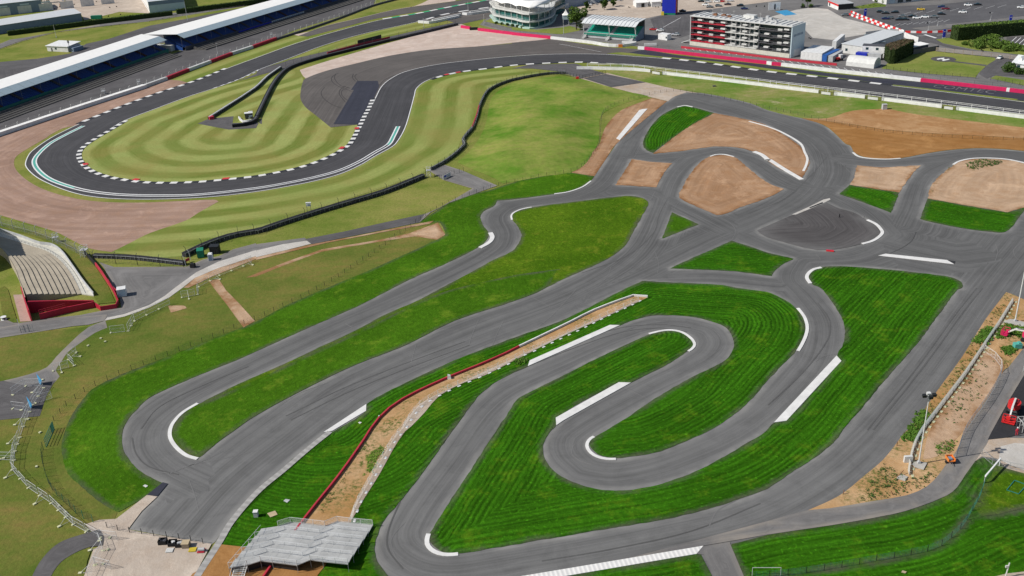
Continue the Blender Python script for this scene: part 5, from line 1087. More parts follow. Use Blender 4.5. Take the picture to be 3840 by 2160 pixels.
footed('pale green hoarding on footed posts beside the right hand straight', cv(q(3,2, 2470,140, 2330,370, 2170,610, 1990,880, 1800,1130, 1640,1340, 1560,1449) + q(3,3, 1480,150, 1440,300, 1420,440)), 1.0, (P_['galvanised'], P_['foot_yellow']), 2.2, P_['hoard_pale'], -1)
fence('temporary_fence', 'grey mesh fence along the narrow service road by the works', 'fence', cv(q(3,2, 2345,870, 2290,1000, 2180,1180, 2020,1400) + q(3,3, 1960,60, 1895,260)), 1.9, 3.2, (P_['galvanised'], P_['galvanised']), 0.05, (0.1, 1.9), 0.03, 12, 0.014)
fence('temporary_fence', 'pale tubular fence crossing the sandy works strip', 'fence', cv(q(3,2, 2175,640, 2290,720, 2345,800, 2345,870)), 1.6, 3.2, (P_['off_white'], P_['off_white']), 0.05, (0.1, 1.6), 0.04, 3, 0.014)
fence('temporary_fence', 'thin wire fence round the pale slab at the right edge', 'fence', cv(q(3,3, 2150,235, 2260,335, 2330,350, 2576,400, 3000,480)), 1.4, 3.0, (P_['galvanised'], P_['galvanised']), 0.05, (0.1, 1.4), 0.035, 3, 0.012)
# ------------------------------------------------------------------ big structures
def frame(p, d):                       # plan frame: along d, away n (to the left of d)
    d = Vector((d[0], d[1])).normalized(); n = Vector((-d.y, d.x)); p = Vector((p[0], p[1]))
    return lambda s, t, z: Vector((p.x + d.x * s + n.x * t, p.y + d.y * s + n.y * t, z))
def blk(m, F, s0, s1, t0, t1, z0, z1, mi=0):
    return m.hexa([F(s0, t0, z0), F(s1, t0, z0), F(s1, t1, z0), F(s0, t1, z0), F(s0, t0, z1), F(s1, t0, z1), F(s1, t1, z1), F(s0, t1, z1)], mi)

# covered grandstands; t grows towards the back
def covered_stand(label, a, b, ext0, hoard, n_aisle, foot, skew=(0, 16)):
    d = (b - a); L = d.length; F = frame(a, d)
    root = thing('grandstand', label, 'grandstand', F(L / 2, 0, 0))
    s0, s1 = -ext0, L
    m = MB(); rows = 12
    for k in range(rows):
        t = 1.0 + k * 1.05; z = 1.6 + k * 0.42
        m.add([F(s0, t, z), F(s1, t, z), F(s1, t, z + .42), F(s0, t, z + .42)], [(0, 1, 2, 3)])
        m.add([F(s0, t, z + .42), F(s1, t, z + .42), F(s1, t + 1.05, z + .42), F(s0, t + 1.05, z + .42)], [(0, 1, 2, 3)])
        blk(m, F, s0, s1, t + .45, t + .85, z + .43, z + .85)
    m.build('seating', P_['seat_blue'], root)
    for k in range(n_aisle):
        s = s0 + (s1 - s0) * (k + 0.6) / n_aisle; m = MB()
        for r in range(rows):
            t = 1.0 + r * 1.05; z = 1.6 + r * 0.42
            blk(m, F, s - .9, s + .9, t + 0.02, t + 1.04, z + .3, z + .9)
        m.build('aisle', P_['brown'] if k % 2 else P_['dark_grey'], root)
    m = MB(); blk(m, F, s0, s1, -.1, .1, 0, 2.2); m.build('front_hoarding', hoard, root)
    m = MB(); blk(m, F, s0, s1, 14.2, 14.6, 0, 9.6); m.build('back_wall', P_['wall_blue'], root)
    for s in (s0, s1 - .25):
        m = MB(); m.hexa([F(s, 2, 0), F(s + .25, 2, 0), F(s + .25, 14, 0), F(s, 14, 0), F(s, 2, 1.5), F(s + .25, 2, 1.5), F(s + .25, 14, 6.6), F(s, 14, 6.6)]); m.build('end_wall', foot, root)
    m = MB(); m.hexa([F(s0, 4.4, 8.85), F(s1, 4.4, 8.85), F(s1, 16, 9.85), F(s0 - skew[0], skew[1], 9.85), F(s0, 4.4, 9.0), F(s1, 4.4, 9.0), F(s1, 16, 10.0), F(s0 - skew[0], skew[1], 10.0)])
    rf = m.build('roof', P_['roof_white'], root)
    n = int((s1 - s0) / 6.2); m = MB()
    for k in range(n):
        u0, u1 = s0 + (s1 - s0) * k / n + .14, s0 + (s1 - s0) * (k + 1) / n - .14
        m.hexa([F(u0, -.3, 6.95), F(u1, -.3, 6.95), F(u1, 4.4, 8.9), F(u0, 4.4, 8.9), F(u0, -.35, 7.1), F(u1, -.35, 7.1), F(u1, 4.36, 9.04), F(u0, 4.36, 9.04)])
    m.build('fascia', P_['fascia_shaded'], rf)  # panel colour darkened to paint in shade on the slope facing off the sun
    m = MB(); pt = None
    for k in range(int((s1 - s0) / 12.4) + 1):
        p = F(s0 + k * 12.4 + .3, 2.2, 0)
        if pt is None:
            m.tube(p, (p.x, p.y, 8.1), .08, 6); o = m.build('post', P_['tin'], root); pt = (o, p)
        else:
            kid(pt[0].data, 'post', root, org(root) + (p - pt[1]))
    return root
ga, gb = gp(q(0,0, 0,1140, 1700,530))
covered_stand('left of two long covered grandstands, ending by the stair gap', ga.xy, gb.xy, 70, P_['hoarding_green'], 15, P_['black_metal'])
ba, bb = at(960*0+1850/KQ, 385/KQ, 7.0).xy, at(960+580/KQ, 0.0, 7.0).xy
bd = (bb - ba).normalized()
ba2 = ba + Vector((-bd.y, bd.x)) * 0.3
covered_stand('longer covered grandstand running out of the top of the frame', ba2, ba2 + bd * 175, 0, P_['dark_grey'], 14, P_['seat_blue'], (9, 20.5))
m = MB()
F = frame(gb.xy, (gb - ga).xy)
blk(m, F, 3, 7, 0.5, 12, 0.0, 3.2); m.build('x', P_['pale_grey']) if False else None
for k in range(9): m.tube(F(2.5 + k * .5, 1 + k * 1.3, 0), F(2.5 + k * .5, 1 + k * 1.3, 1.5 + k * .5), .07, 4); m.tube(F(2.0, 1 + k * 1.3, .8 + k * .5), F(7.5, 1 + k * 1.3, 1.2 + k * .5), .07, 4)
solo(m, 'scaffold_stairs', P_['off_white'], 'pale scaffold stairway in the gap between the two blue grandstands', 'stairs')
# advertising boards on the far stand front
fb = frame(ba2, bd)
t = thing('advert_board', 'row of white and blue boards on the far grandstand front', 'sign', fb(72, -.4, 0))
m = MB(); blk(m, fb, 78, 112, -.45, -.3, .4, 1.9); m.build('white_board', P_['off_white'], t)
m = MB(); blk(m, fb, 46, 77.8, -.45, -.3, .4, 1.9); m.build('blue_board', P_['royal_blue'], t)
m = MB()
for k in range(16): blk(m, fb, 79 + 2.0 * k, 80.3 + 2.0 * k, -.5, -.46, .8, 1.5)
m.build('lettering', P_['wall_blue'], t)

# terrace of pale concrete steps with red end walls
def ZT(*v): return zq(0, 840, 480, *v, out=1739.0)
tl = ZT(-260,260, 0,330, 160,415, 290,460, 430,700, 545,905, 640,1060)     # back of steps... front row lines follow
front = cv(ZT(-300,60, 0,178, 200,240, 420,310, 560,350, 700,415, 870,560, 1000,740, 1110,960))
outer = cv(ZT(-300,20, 0,105, 300,200, 540,290, 700,310, 830,390, 960,560, 1120,790, 1275,985))
ter = thing('concrete_terrace', 'curved pale concrete viewing terrace with red end walls by the gravel', 'terrace', gp(ZT(600,600))[0])
inner = cv(ZT(-300,330, 0,420, 90,490, 170,600, 260,770, 310,920, 390,1090))
nst = 10
Fr, In = resample(front, 2.0), resample(inner, 2.0)
N_ = 40
def even(P): A = arr(P); Lc = np.concatenate([[0], np.cumsum(np.hypot(*np.diff(A, axis=0).T))]); s = np.linspace(0, Lc[-1], N_); return np.stack([np.interp(s, Lc, A[:, 0]), np.interp(s, Lc, A[:, 1])], 1)
fa_, ia_ = even(front), even(inner)
for k in range(nst):
    a0, a1 = fa_ + (ia_ - fa_) * (k / nst), fa_ + (ia_ - fa_) * ((k + 1) / nst)
    z = 0.35 + k * 0.28; m = MB()
    for i in range(N_ - 1):
        m.hexa([(*a0[i], 0), (*a0[i+1], 0), (*a1[i+1], 0), (*a1[i], 0), (*a0[i], z), (*a0[i+1], z), (*a1[i+1], z), (*a1[i], z)])
    st = m.build('step', P_['terrace_concrete'], ter)
    m = MB()
    for i in range(N_ - 1):
        b0, b1 = a1[i] + (a0[i] - a1[i]) * .10, a1[i+1] + (a0[i+1] - a1[i+1]) * .10
        m.hexa([(*b0, z), (*b1, z), (*a1[i+1], z), (*a1[i], z), (*b0, z + .03), (*b1, z + .03), (*a1[i+1], z + .03), (*a1[i], z + .03)])
    m.build('nosing', P_['terrace_edge'], st)
oa_ = even(outer); m = MB()
for i in range(N_ - 1): m.hexa([(*oa_[i], 0), (*oa_[i+1], 0), (*fa_[i+1], 0), (*fa_[i], 0), (*oa_[i], .3), (*oa_[i+1], .3), (*fa_[i+1], .3), (*fa_[i], .3)])
m.build('walkway', P_['cream_wall'], ter)
m = MB().ribbon([Vector(p) for p in oa_], 0, .2, 0, 1.2); m.build('parapet', P_['pale_grey'], ter)
m = MB()
for i in range(0, N_ - 1): m.tube((*fa_[i], 1.3), (*fa_[i+1], 1.3), .05, 4); m.tube((*fa_[i], .3), (*fa_[i], 1.3), .04, 4)
m.build('handrail', P_['galvanised'], ter)
ew = [p.xy for p in gp(ZT(440,1322, 390,1115))]; w0 = [p.xy for p in gp(ZT(395,1200, 880,1085, 1110,1050))]
m = MB(); r0 = gp(ZT(415,1215, 900,1150, 1275,1105)); hs = (3.4, 2.3, 1.3)
for i in range(2):
    p, p2 = r0[i], r0[i + 1]; m.hexa([p, p2, p2 + Vector((.05, .5, 0)), p + Vector((.05, .5, 0)), p + Vector((0, 0, hs[i])), p2 + Vector((0, 0, hs[i+1])), p2 + Vector((.05, .5, hs[i+1])), p + Vector((.05, .5, hs[i]))])
m.build('end_wall', P_['crimson'], ter)
r1 = gp(ZT(550,1302, 900,1215, 1290,1135)); m = MB()
for i in range(2):
    p, p2 = r1[i], r1[i + 1]; m.hexa([p, p2, p2 + Vector((.05, .4, 0)), p + Vector((.05, .4, 0)), p + Vector((0, 0, 1.65)), p2 + Vector((0, 0, 1.65)), p2 + Vector((.05, .4, 1.65)), p + Vector((.05, .4, 1.65))])
m.build('ramp_wall', P_['crimson'], ter)
m = MB()
for z in (2.2, 2.7): m.tube(r1[0] + Vector((0.3, .2, z)), r1[1] + Vector((0, .2, z)), .05, 4)
for k in range(5):
    p = r1[0].lerp(r1[1], k / 4); m.tube(p + Vector((.1, .2, 1.6)), p + Vector((.1, .2, 2.7)), .05, 4)
m.build('ramp_rail', P_['dull_red'], ter)
m = MB(); s_ = gp(ZT(440,1322, 395,1210, 335,1000)); n_ = Vector((-.35, .02, 0))
for i in range(2):
    p, p2 = s_[i], s_[i+1]; m.hexa([p, p2, p2 + n_, p + n_, p + Vector((0, 0, 3.3)), p2 + Vector((0, 0, 3.3)), p2 + n_ + Vector((0, 0, 3.3)), p + n_ + Vector((0, 0, 3.3))])
m.build('side_wall', P_['dull_red'], ter)
slab('footpath', ZT(275,1330, 440,1320, 340,960, 180,965), 0.0, 0.10, paint('red_paving', (0.42, 0.30, 0.25), 0.8))
rw = wall('red_wall', 'low red planter wall on the right of the concrete terrace', 'wall', [([p.xy for p in gp(ZT(1290,1125, 1355,1185, 1645,1140, 1560,940, 1480,800))], P_['crimson'], None)], 1.25, 0, .3)
sheet('grass_verge', gp(ZT(1285,1010, 1345,1090, 1570,1070, 1470,850, 1310,600, 1100,380, 960,290, 850,330, 900,400, 1100,680)), 0.13, M['left_field'], None, 2)
sheet('grass_verge', curve(ZT(-200,40, 0,60, 300,130, 560,210, 780,310, 830,350, 900,400, 980,310, 800,220, 500,120, 0,10, -200,-40), True, 2), 0.07, M['left_field'], None, 2)
sheet('grass_verge', curve(ZT(-60,900, 60,850, 110,900, 160,1080, 240,1340, 180,1345, 100,1300, 30,1210, 20,1130, 0,1030), True, 2), 0.12, M['left_field'], None, 2)
# the roof edge of the next stand, outside the frame, whose shade falls on the terrace
g = gp(ZT(-420,700))[0]
t = thing('grandstand_roof', 'white grandstand roof beyond the left edge shading the concrete terrace', 'roof', (g.x, g.y, 0))
m = MB(); cs_ = [at(*ZT(-560,-160)[0]), at(*ZT(150,190)[0]), at(*ZT(380,500)[0]), at(*ZT(-380,760)[0])]
sv = -sd / sd.z
for h0, nm in ((9.0, 'roof'),):
    up = [c - Vector((sv.x, sv.y, 0)) * (h0 - 1.5) for c in cs_]
    m.hexa([(p.x, p.y, h0) for p in up] + [(p.x, p.y, h0 + .25) for p in up]); m.build(nm, P_['roof_white'], t)
for p in up:
    m = MB(); m.tube((p.x * .999, p.y, 0), (p.x * .999, p.y, h0), .18, 6); m.build('post', P_['pale_grey'], t)

# hospitality building
ha, hb = Vector((98.6, 509.8)), Vector((138.6, 469.8))
F = frame(ha, hb - ha); HL = (hb - ha).length; HD = 11.5
hos = thing('hospitality_building', 'five storey black and white hospitality building with red balcony edges', 'building', F(HL / 2, 0, 0))
m = MB(); blk(m, F, .3, HL - .3, 1.8, HD, 0, 14.4); m.build('wall', P_['black_metal'], hos)
m = MB(); blk(m, F, 0, HL, -1.2, -.6, 0, 1.9)
pl_ = m.build('plinth_wall', P_['cream_wall'], hos)
zf = (2.2, 5.35, 8.5, 11.6)
for i, z in enumerate(zf):
    for (u0, u1, mt, nm) in ((0, .36, 'dull_red', 'red edge'), (.36, .68, 'off_white', 'white edge'), (.68, 1, 'dark_grey' , 'grey edge')):
        m = MB(); blk(m, F, HL * u0 + .02, HL * u1 - .02, -1.0 if u0 < .6 else -.5, 1.9, z - .08, z + .2); m.build('balcony_slab', P_[mt], hos, nm if i == 0 else None)
    m = MB(); blk(m, F, .3, HL - .3, 1.72, 1.79, z + .5, z + 2.5); m.build('glazing', P_['glass'], hos)
    m = MB()
    for k in range(26): m.tube(F(.4 + k * (HL - .8) / 25, -.9, z + .2), F(.4 + k * (HL - .8) / 25, -.9, z + 1.15), .03, 4)
    m.beam(F(.4, -.9, z + 1.15), F(HL - .4, -.9, z + 1.15), .07, .07); m.build('railing', P_['galvanised'], hos)
for i, z in enumerate(zf):
    for k, u in enumerate((.07, .19, .31, .42, .53, .645, .745, .87, .93)):
        if k in (6,) and i == 3: continue
        m = MB(); s = HL * u; blk(m, F, s, s + 2.6, -.75, 1.0, z + 1.15, z + 1.75) if k % 2 == 0 else blk(m, F, s, s + 2.4, -.6, .2, z + .5, z + 1.4)
        m.build('balcony_screen', P_['off_white'], hos)
    m = MB()
    for k in range(7): blk(m, F, HL * (.40 + .046 * k), HL * (.40 + .046 * k) + .22, .6, 1.9, z + .2, z + 2.95)
    m.build('partition', P_['white_paint'], hos)
m = MB(); blk(m, F, -.6, HL + .3, -1.1, HD, 14.4, 14.75); rf = m.build('roof', P_['off_white'], hos)
for k in range(20):
    m = MB(); s = 1 + k * (HL - 2) / 19; blk(m, F, s, s + .45, .6, HD - .4, 14.75, 15.1); m.build('roof_rib', P_['steel_roof'] if k % 2 else P_['pale_grey'], rf)
m = MB(); blk(m, F, HL, HL + .5, -.9, HD, 0, 14.6); ew_ = m.build('end_wall', P_['sky_panel'], hos)
m = MB()
for k in range(7): blk(m, F, HL + .5, HL + .55, .8 + k * 1.3, 1.6 + k * 1.3, 9.6, 10.7)
m.build('lettering', P_['wall_blue'], ew_)
m = MB(); blk(m, F, -.4, 0, -.9, HD, 0, 14.6); m.build('end_wall', P_['pale_grey'], hos)
m = MB()
for k in range(10): m.box(*F(-1 - .6 * k, 2, 2.3 - .23 * k), .7, 2.2, .12, heading(ha, hb))
m.build('stair', P_['off_white'], hos)
for k, (s, t_, h_) in enumerate(((9.5, 5, 1.0), (14, 6, .9), (18, 4.5, .8), (36.5, 4, 1.4), (38.5, 6, 2.2), (40.8, 5, 1.8), (43.5, 4.5, .9))):
    m = MB(); blk(m, F, s, s + 1.5, t_, t_ + 1.4, 14.75, 14.75 + h_); blk(m, F, s - .3, s + 2.2, t_ - .5, t_ - .3, 14.75, 15.6); m.build('rooftop_unit', P_['pale_grey'] if k > 2 else P_['rust'], rf)
for k, s in enumerate((7.5, 13, 20, 35, 46)):
    m = MB(); m.tube(F(s, 7, 14.7), F(s, 7, 18.0), .06, 4); m.tube(F(s - .7, 7, 17.4), F(s + .7, 7, 17.4), .05, 4); m.build('antenna', P_['off_white'], rf)
m = MB(); blk(m, F, 26, 32, 6, 9.5, 14.75, 16.4); m.build('plant_room', P_['off_white'], rf)

# round clubhouse with tented roof
fp = gp(zq(1800, 0, 480, 200,330, 250,385, 290,440, 500,490, 700,530, 860,575, 1000,590, 1150,575, 1300,535, 1420,490, 1500,420, 1530,330))
fpl = smooth(fp, False, 4); dv = Vector((.42, .9)).normalized()
def grow(L, g): return offset(L, -g)
club = thing('clubhouse', 'round glass clubhouse with white tented roof and two curved decks', 'building', fp[5])
def ring_poly(g, back): A = grow(fpl, g); return [(p.x, p.y) for p in A] + [(A[-1].x + dv.x * back, A[-1].y + dv.y * back), (A[0].x + dv.x * back, A[0].y + dv.y * back)]
MB().prism(ring_poly(-1.8, 20), .0, 3.6).build('ground_glazing', P_['teal_glass'], club)
MB().prism(ring_poly(-1.6, 20), 4.4, 8.0).build('upper_glazing', P_['teal_glass'], club)
MB().prism(ring_poly(0.2, 20), 3.6, 4.4).build('deck', P_['off_white'], club)
MB().prism(ring_poly(0.0, 20), 8.0, 8.9).build('deck', P_['off_white'], club)
for z0 in (4.4, 8.9):
    r = MB(); A = resample(grow(fpl, 0.0), 1.5)
    for i in range(len(A) - 1): r.tube((*A[i], z0 + 1.1), (*A[i+1], z0 + 1.1), .05, 4); r.tube((*A[i], z0), (*A[i], z0 + 1.1), .04, 4)
    r.build('railing', P_['off_white'], club)
A = resample(grow(fpl, -.9), 6.0)
for i, p in enumerate(A):
    m = MB(); m.tube((*p, 0), (*p, 12.2), .16, 6); m.build('column', P_['white_paint'], club)
MB().prism(ring_poly(0.3, 2.0), 0.0, .9).build('plinth', paint('pale_teal_wall', (0.45, 0.60, 0.55), 0.6), club)
m = MB(); A = grow(fpl, -.4); A = [Vector(p) for p in arr(A)]
A = resample(A, 1.0); nb = 7; nd = 10; vs = []; fs = []
for i in range(len(A)):
    u = i / (len(A) - 1); ph = abs(math.sin(u * nb * PI))
    for j in range(nd + 1):
        v = j / nd; p = A[i] + dv * (v * 17)
        z = 11.6 + 1.0 * ph * (1 - v) ** 2 + 2.2 * math.sin(min(1, v * 1.2) * PI) + .9 * (1 - ph) * math.sin(v * PI)
        vs.append((p.x, p.y, z))
for i in range(len(A) - 1):
    for j in range(nd):
        k = i * (nd + 1) + j; fs.append((k, k + nd + 1, k + nd + 2, k + 1))
m.add(vs, fs); o = m.build('tented_roof', P_['roof_white'], club)
md = o.modifiers.new('thickness', 'SOLIDIFY'); md.thickness = .12
for p in o.data.polygons: p.use_smooth = True
# grandstand with green seats
sa, sb = Vector((45.2, 541.5)), Vector((71.6, 522.8))
F = frame(sa, sb - sa); SL = (sb - sa).length
gs = thing('grandstand', 'small grandstand with bright green seats and ribbed grey roof', 'grandstand', F(SL / 2, 0, 0))
rows = 10; m = MB()
for k in range(rows):
    blk(m, F, 1, SL - 1, 1 + k * .95, 1.97 + k * .95, .2, 1.9 + k * .42)
m.build('terrace', P_['pale_grey'], gs)
for sx in range(2):
    m = MB()
    for k in range(rows):
        blk(m, F, 1.5 + sx * SL / 2, SL / 2 - .9 + sx * SL / 2, 1.35 + k * .95, 1.8 + k * .95, 1.93 + k * .42, 2.45 + k * .42)
    m.build('seat_block', P_['seat_green'], gs)
m = MB(); blk(m, F, .8, SL - .8, .6, .8, 1.6, 2.9); m.build('front_panel', P_['hoarding_green'], gs)
m = MB(); blk(m, F, .8, SL - .8, .55, .85, 2.9, 3.05); m.build('front_rail', P_['off_white'], gs)
for s in (0.5, SL - .9):
    m = MB(); m.hexa([F(s, .8, 0), F(s + .3, .8, 0), F(s + .3, 11, 0), F(s, 11, 0), F(s, .8, 1.6), F(s + .3, .8, 1.6), F(s + .3, 11, 6.4), F(s, 11, 6.4)]); m.build('end_wall', P_['wall_blue'], gs)
m = MB(); blk(m, F, .4, SL - .4, 11, 11.4, 0, 9.6); m.build('back_wall', P_['dark_grey'], gs)
m = MB()
for k in range(28):
    s = -.3 + k * (SL + .6) / 28; e = (SL + .6) / 28; h = .22 if k % 2 else 0
    m.hexa([F(s, -.2, 7.7 + h * .3), F(s + e, -.2, 7.7 + h * .3), F(s + e, 3.6, 9.5 + h * .3), F(s, 3.6, 9.5 + h * .3), F(s, -.2, 7.85 + h), F(s + e, -.2, 7.85 + h), F(s + e, 3.6, 9.65 + h), F(s, 3.6, 9.65 + h)])
    m.hexa([F(s, 3.6, 9.5 + h * .3), F(s + e, 3.6, 9.5 + h * .3), F(s + e, 11.8, 9.9 + h * .3), F(s, 11.8, 9.9 + h * .3), F(s, 3.6, 9.65 + h), F(s + e, 3.6, 9.65 + h), F(s + e, 11.8, 10.05 + h), F(s, 11.8, 10.05 + h)])
m.build('roof', P_['steel_roof'], gs)
for s in (.4, SL * .5, SL - .5):
    m = MB(); m.tube(F(s, 1.2, 0), F(s, 1.2, 8.3), .13, 6); m.tube(F(s, 1.2, 2.5), F(s, -.1, 7.7), .09, 5); m.build('post', P_['off_white'], gs)
for s in (1.8, SL * .5, SL - 2.2):
    m = MB()
    for k in range(8): m.box(*F(s, .3 - .4 * k + .2, 1.75 - .22 * k), 1.6, .45, .1, heading(sa, sb))
    m.tube(F(s - .8, .5, 2.8), F(s - .8, -2.6, 1.1), .05, 4); m.tube(F(s + .8, .5, 2.8), F(s + .8, -2.6, 1.1), .05, 4); m.build('stair', P_['off_white'], gs)

# generic buildings
def shed(label, name, cat, p0, p1, depth, h, wallm, roofm, ridge=0.0, over=.3, doors=(), windows=(), flat=False):
    """p0-p1 front foot of the building in plan, depth away to the left of p0->p1."""
    F = frame(p0, Vector(p1) - Vector(p0)); L = (Vector(p1) - Vector(p0)).length
    t = thing(name, label, cat, F(L / 2, depth / 2, 0))
    m = MB(); blk(m, F, 0, L, 0, depth, 0, h)
    if ridge and not flat: m.add([F(0, 0, h), F(0, depth, h), F(0, depth / 2, h + ridge * .96), F(L, 0, h), F(L, depth, h), F(L, depth / 2, h + ridge * .96)], [(0, 1, 2), (3, 5, 4)])
    m.build('wall', wallm, t)
    m = MB()
    if flat:
        m.hexa([F(-over, -over, h + .02), F(L + over, -over, h + .02), F(L + over, depth + over, h + .02 + ridge), F(-over, depth + over, h + .02 + ridge), F(-over, -over, h + .25), F(L + over, -over, h + .25), F(L + over, depth + over, h + .25 + ridge), F(-over, depth + over, h + .25 + ridge)])
    else:
        e = ridge * over / (depth / 2)
        for (ta, tb) in ((-over, depth / 2), (depth + over, depth / 2)):
            m.hexa([F(-over, ta, h - e + .02), F(L + over, ta, h - e + .02), F(L + over, tb, h + ridge + .02), F(-over, tb, h + ridge + .02), F(-over, ta, h - e + .17), F(L + over, ta, h - e + .17), F(L + over, tb, h + ridge + .17), F(-over, tb, h + ridge + .17)])
    m.build('roof', roofm, t)
    for (s0, s1, z1, mt) in doors:
        m = MB(); blk(m, F, s0, s1, -.06, -.01, 0.02, z1); m.build('door', mt, t)
    for (s0, s1, z0, z1, mt) in windows:
        m = MB(); blk(m, F, s0, s1, -.06, -.01, z0, z1); m.build('window', mt, t)
    return t, F, L
def pp(c, r, *v): return [p.xy for p in gp(q(c, r, *v))]
a, b = pp(0,0, -120,362, 832,212)
shed('low industrial shed with long pale roof behind the trimmed hedge', 'warehouse', 'building', a, b, 26, 5.2, P_['wall_blue'], P_['steel_roof'], 1.6, .4)
a, b = pp(0,0, -120,175, 436,112)
shed('rear blue fronted shed with white doors in the top left corner', 'warehouse', 'building', a, b, 30, 8.0, P_['wall_blue'], P_['steel_roof'], 1.6, .4, [(6 + 14 * k, 15 + 14 * k, 5.2, P_['off_white']) for k in range(6)], [(8 + 14 * k, 14 + 14 * k, 5.6, 6.6, P_['sky_panel']) for k in range(6)])
a, b = pp(0,0, 1510,132, 1868,92)
t, F, L = shed('blue clad hangar with white side wall beyond the hedge', 'warehouse', 'building', a, b, 75, 7.5, P_['sky_panel'], P_['steel_roof'], 3.0, .3)
m = MB(); blk(m, F, .2, L - .2, -.08, -.03, 5.0, 7.4); m.build('gable_band', P_['wall_blue'], t)
m = MB(); blk(m, F, -.08, -.03, .3, 74, .1, 7.3); m.build('side_wall', P_['white_paint'], t)
for k in range(8):
    m = MB(); blk(m, F, -.14, -.09, 4 + 8.5 * k, 5.2 + 8.5 * k, 1.2, 2.4); m.build('window', P_['glass'], t)
a, b = pp(0,0, 480,515, 690,525)
t, F, L = shed('white hut with twin lean-to roofs behind the left grandstand', 'hut', 'hut', a, b, 10, 3.0, P_['off_white'], P_['white_paint'], .9, .5, [(3, 4, 2, P_['dark_grey'])], [(6, 7.4, 1.2, 2.2, P_['glass'])], True)
m = MB(); blk(m, F, L + .1, L + 3.2, 1.0, 8.5, 0, 2.2); m.build('store', P_['wall_blue'], t)
m = MB(); m.tube(F(L + 2, -.5, 0), F(L + 2, -.5, 6.6), .14, 6); blk(m, F, L + 1.5, L + 2.5, -.7, -.3, 5.4, 6.8)
solo(m, 'mast', P_['dark_grey'], 'short dark mast at the corner of the white hut', 'mast')
# blue and red tower block by the top edge
a, b = Vector((97.2, 595.0)), Vector((104.6, 592.0)); F = frame(a, b - a); L = (b - a).length
t = thing('tower', 'tall blue clad tower with a red side by the paddock road', 'tower', F(L / 2, 2, 0))
m = MB(); blk(m, F, 0, L, .3, 5.0, 0, 20); m.build('frame', P_['dark_grey'], t)
m = MB(); blk(m, F, -.05, L + .05, .0, .28, 1.2, 20); m.build('front_panel', P_['royal_blue'], t)
m = MB(); blk(m, F, L + .06, L + .3, .1, 5.0, 1.0, 20); m.build('side_panel', P_['crimson'], t)
m = MB(); blk(m, F, 0, L, .05, .25, 0, 1.15); m.build('base_panel', P_['green_box'], t)
m = MB(); m.box(*F(.6, -1.2, 1.1), 1.6, .5, 2.2, heading(a, b)); solo(m, 'sign_board', P_['yellow'], 'yellow sign at the foot of the blue tower', 'sign')
# long grey-blue hall and small things at the top edge
a, b = pp(2,0, 405,105, 1050,-8)
t, F, L = shed('long pale blue hall behind the clubhouse', 'hall', 'building', a, b, 18, 7, paint('hall_blue', (0.36, 0.42, 0.50), 0.6), P_['steel_roof'], 1.5, .3, [(10, 13, 3, P_['white_paint']), (30, 33, 3, P_['white_paint'])], [(18, 27, 3.8, 5.8, P_['royal_blue'])])
m = MB()
for k in range(12): m.box(*F(28 + k * .25, -.8 - .5 * k, 4.6 - .38 * k), 1.6, .5, .12, heading(a, b))
m.build('stair', P_['off_white'], t)
a, b = pp(2,0, 1250,78, 1368,70)
shed('small white marquee on the pink paving', 'marquee', 'tent', a, b, 9, 2.8, P_['white_paint'], P_['roof_white'], 1.3, .2, [(3.2, 5.2, 2.4, P_['black_metal'])])
a, b = pp(2,0, 1405,72, 1500,66)
shed('white marquee beside the blue tower', 'marquee', 'tent', a, b, 12, 3.0, P_['white_paint'], P_['roof_white'], 1.4, .2)
a, b = pp(2,0, 1470,395, 1560,408)
shed('white cabin with a window by the green seated grandstand', 'cabin', 'cabin', a, b, 3.5, 2.7, P_['white_paint'], P_['white_paint'], .1, .05, [], [(5, 5.8, 1.0, 2.0, P_['glass'])], True)
# pagoda tent
p = at(*zq(1800, 0, 480, 1735,505)[0]); t = thing('pagoda_tent', 'white pointed pagoda tent beside the large tree', 'tent', p)
m = MB(); m.box(p.x, p.y + 1.5, 4.4, 3.6, 3.6, 2.4); m.build('canvas_wall', P_['sky_panel'], t)
m = MB(); pr = [(2.0, 5.6), (1.1, 6.4), (.45, 7.5), (.05, 8.8)]
for k in range(3):
    r0, z0 = pr[k]; r1_, z1 = pr[k + 1]
    m.hexa([(p.x - r0, p.y + 1.5 - r0, z0), (p.x + r0, p.y + 1.5 - r0, z0), (p.x + r0, p.y + 1.5 + r0, z0), (p.x - r0, p.y + 1.5 + r0, z0), (p.x - r1_, p.y + 1.5 - r1_, z1), (p.x + r1_, p.y + 1.5 - r1_, z1), (p.x + r1_, p.y + 1.5 + r1_, z1), (p.x - r1_, p.y + 1.5 + r1_, z1)])
m.build('roof', P_['roof_white'], t)
m = MB()
for sx in (-1.6, 1.6):
    for sy in (0, 3.2): m.tube((p.x + sx, p.y + sy, 0), (p.x + sx, p.y + sy, 3.3), .1, 5)
m.build('leg', P_['off_white'], t)
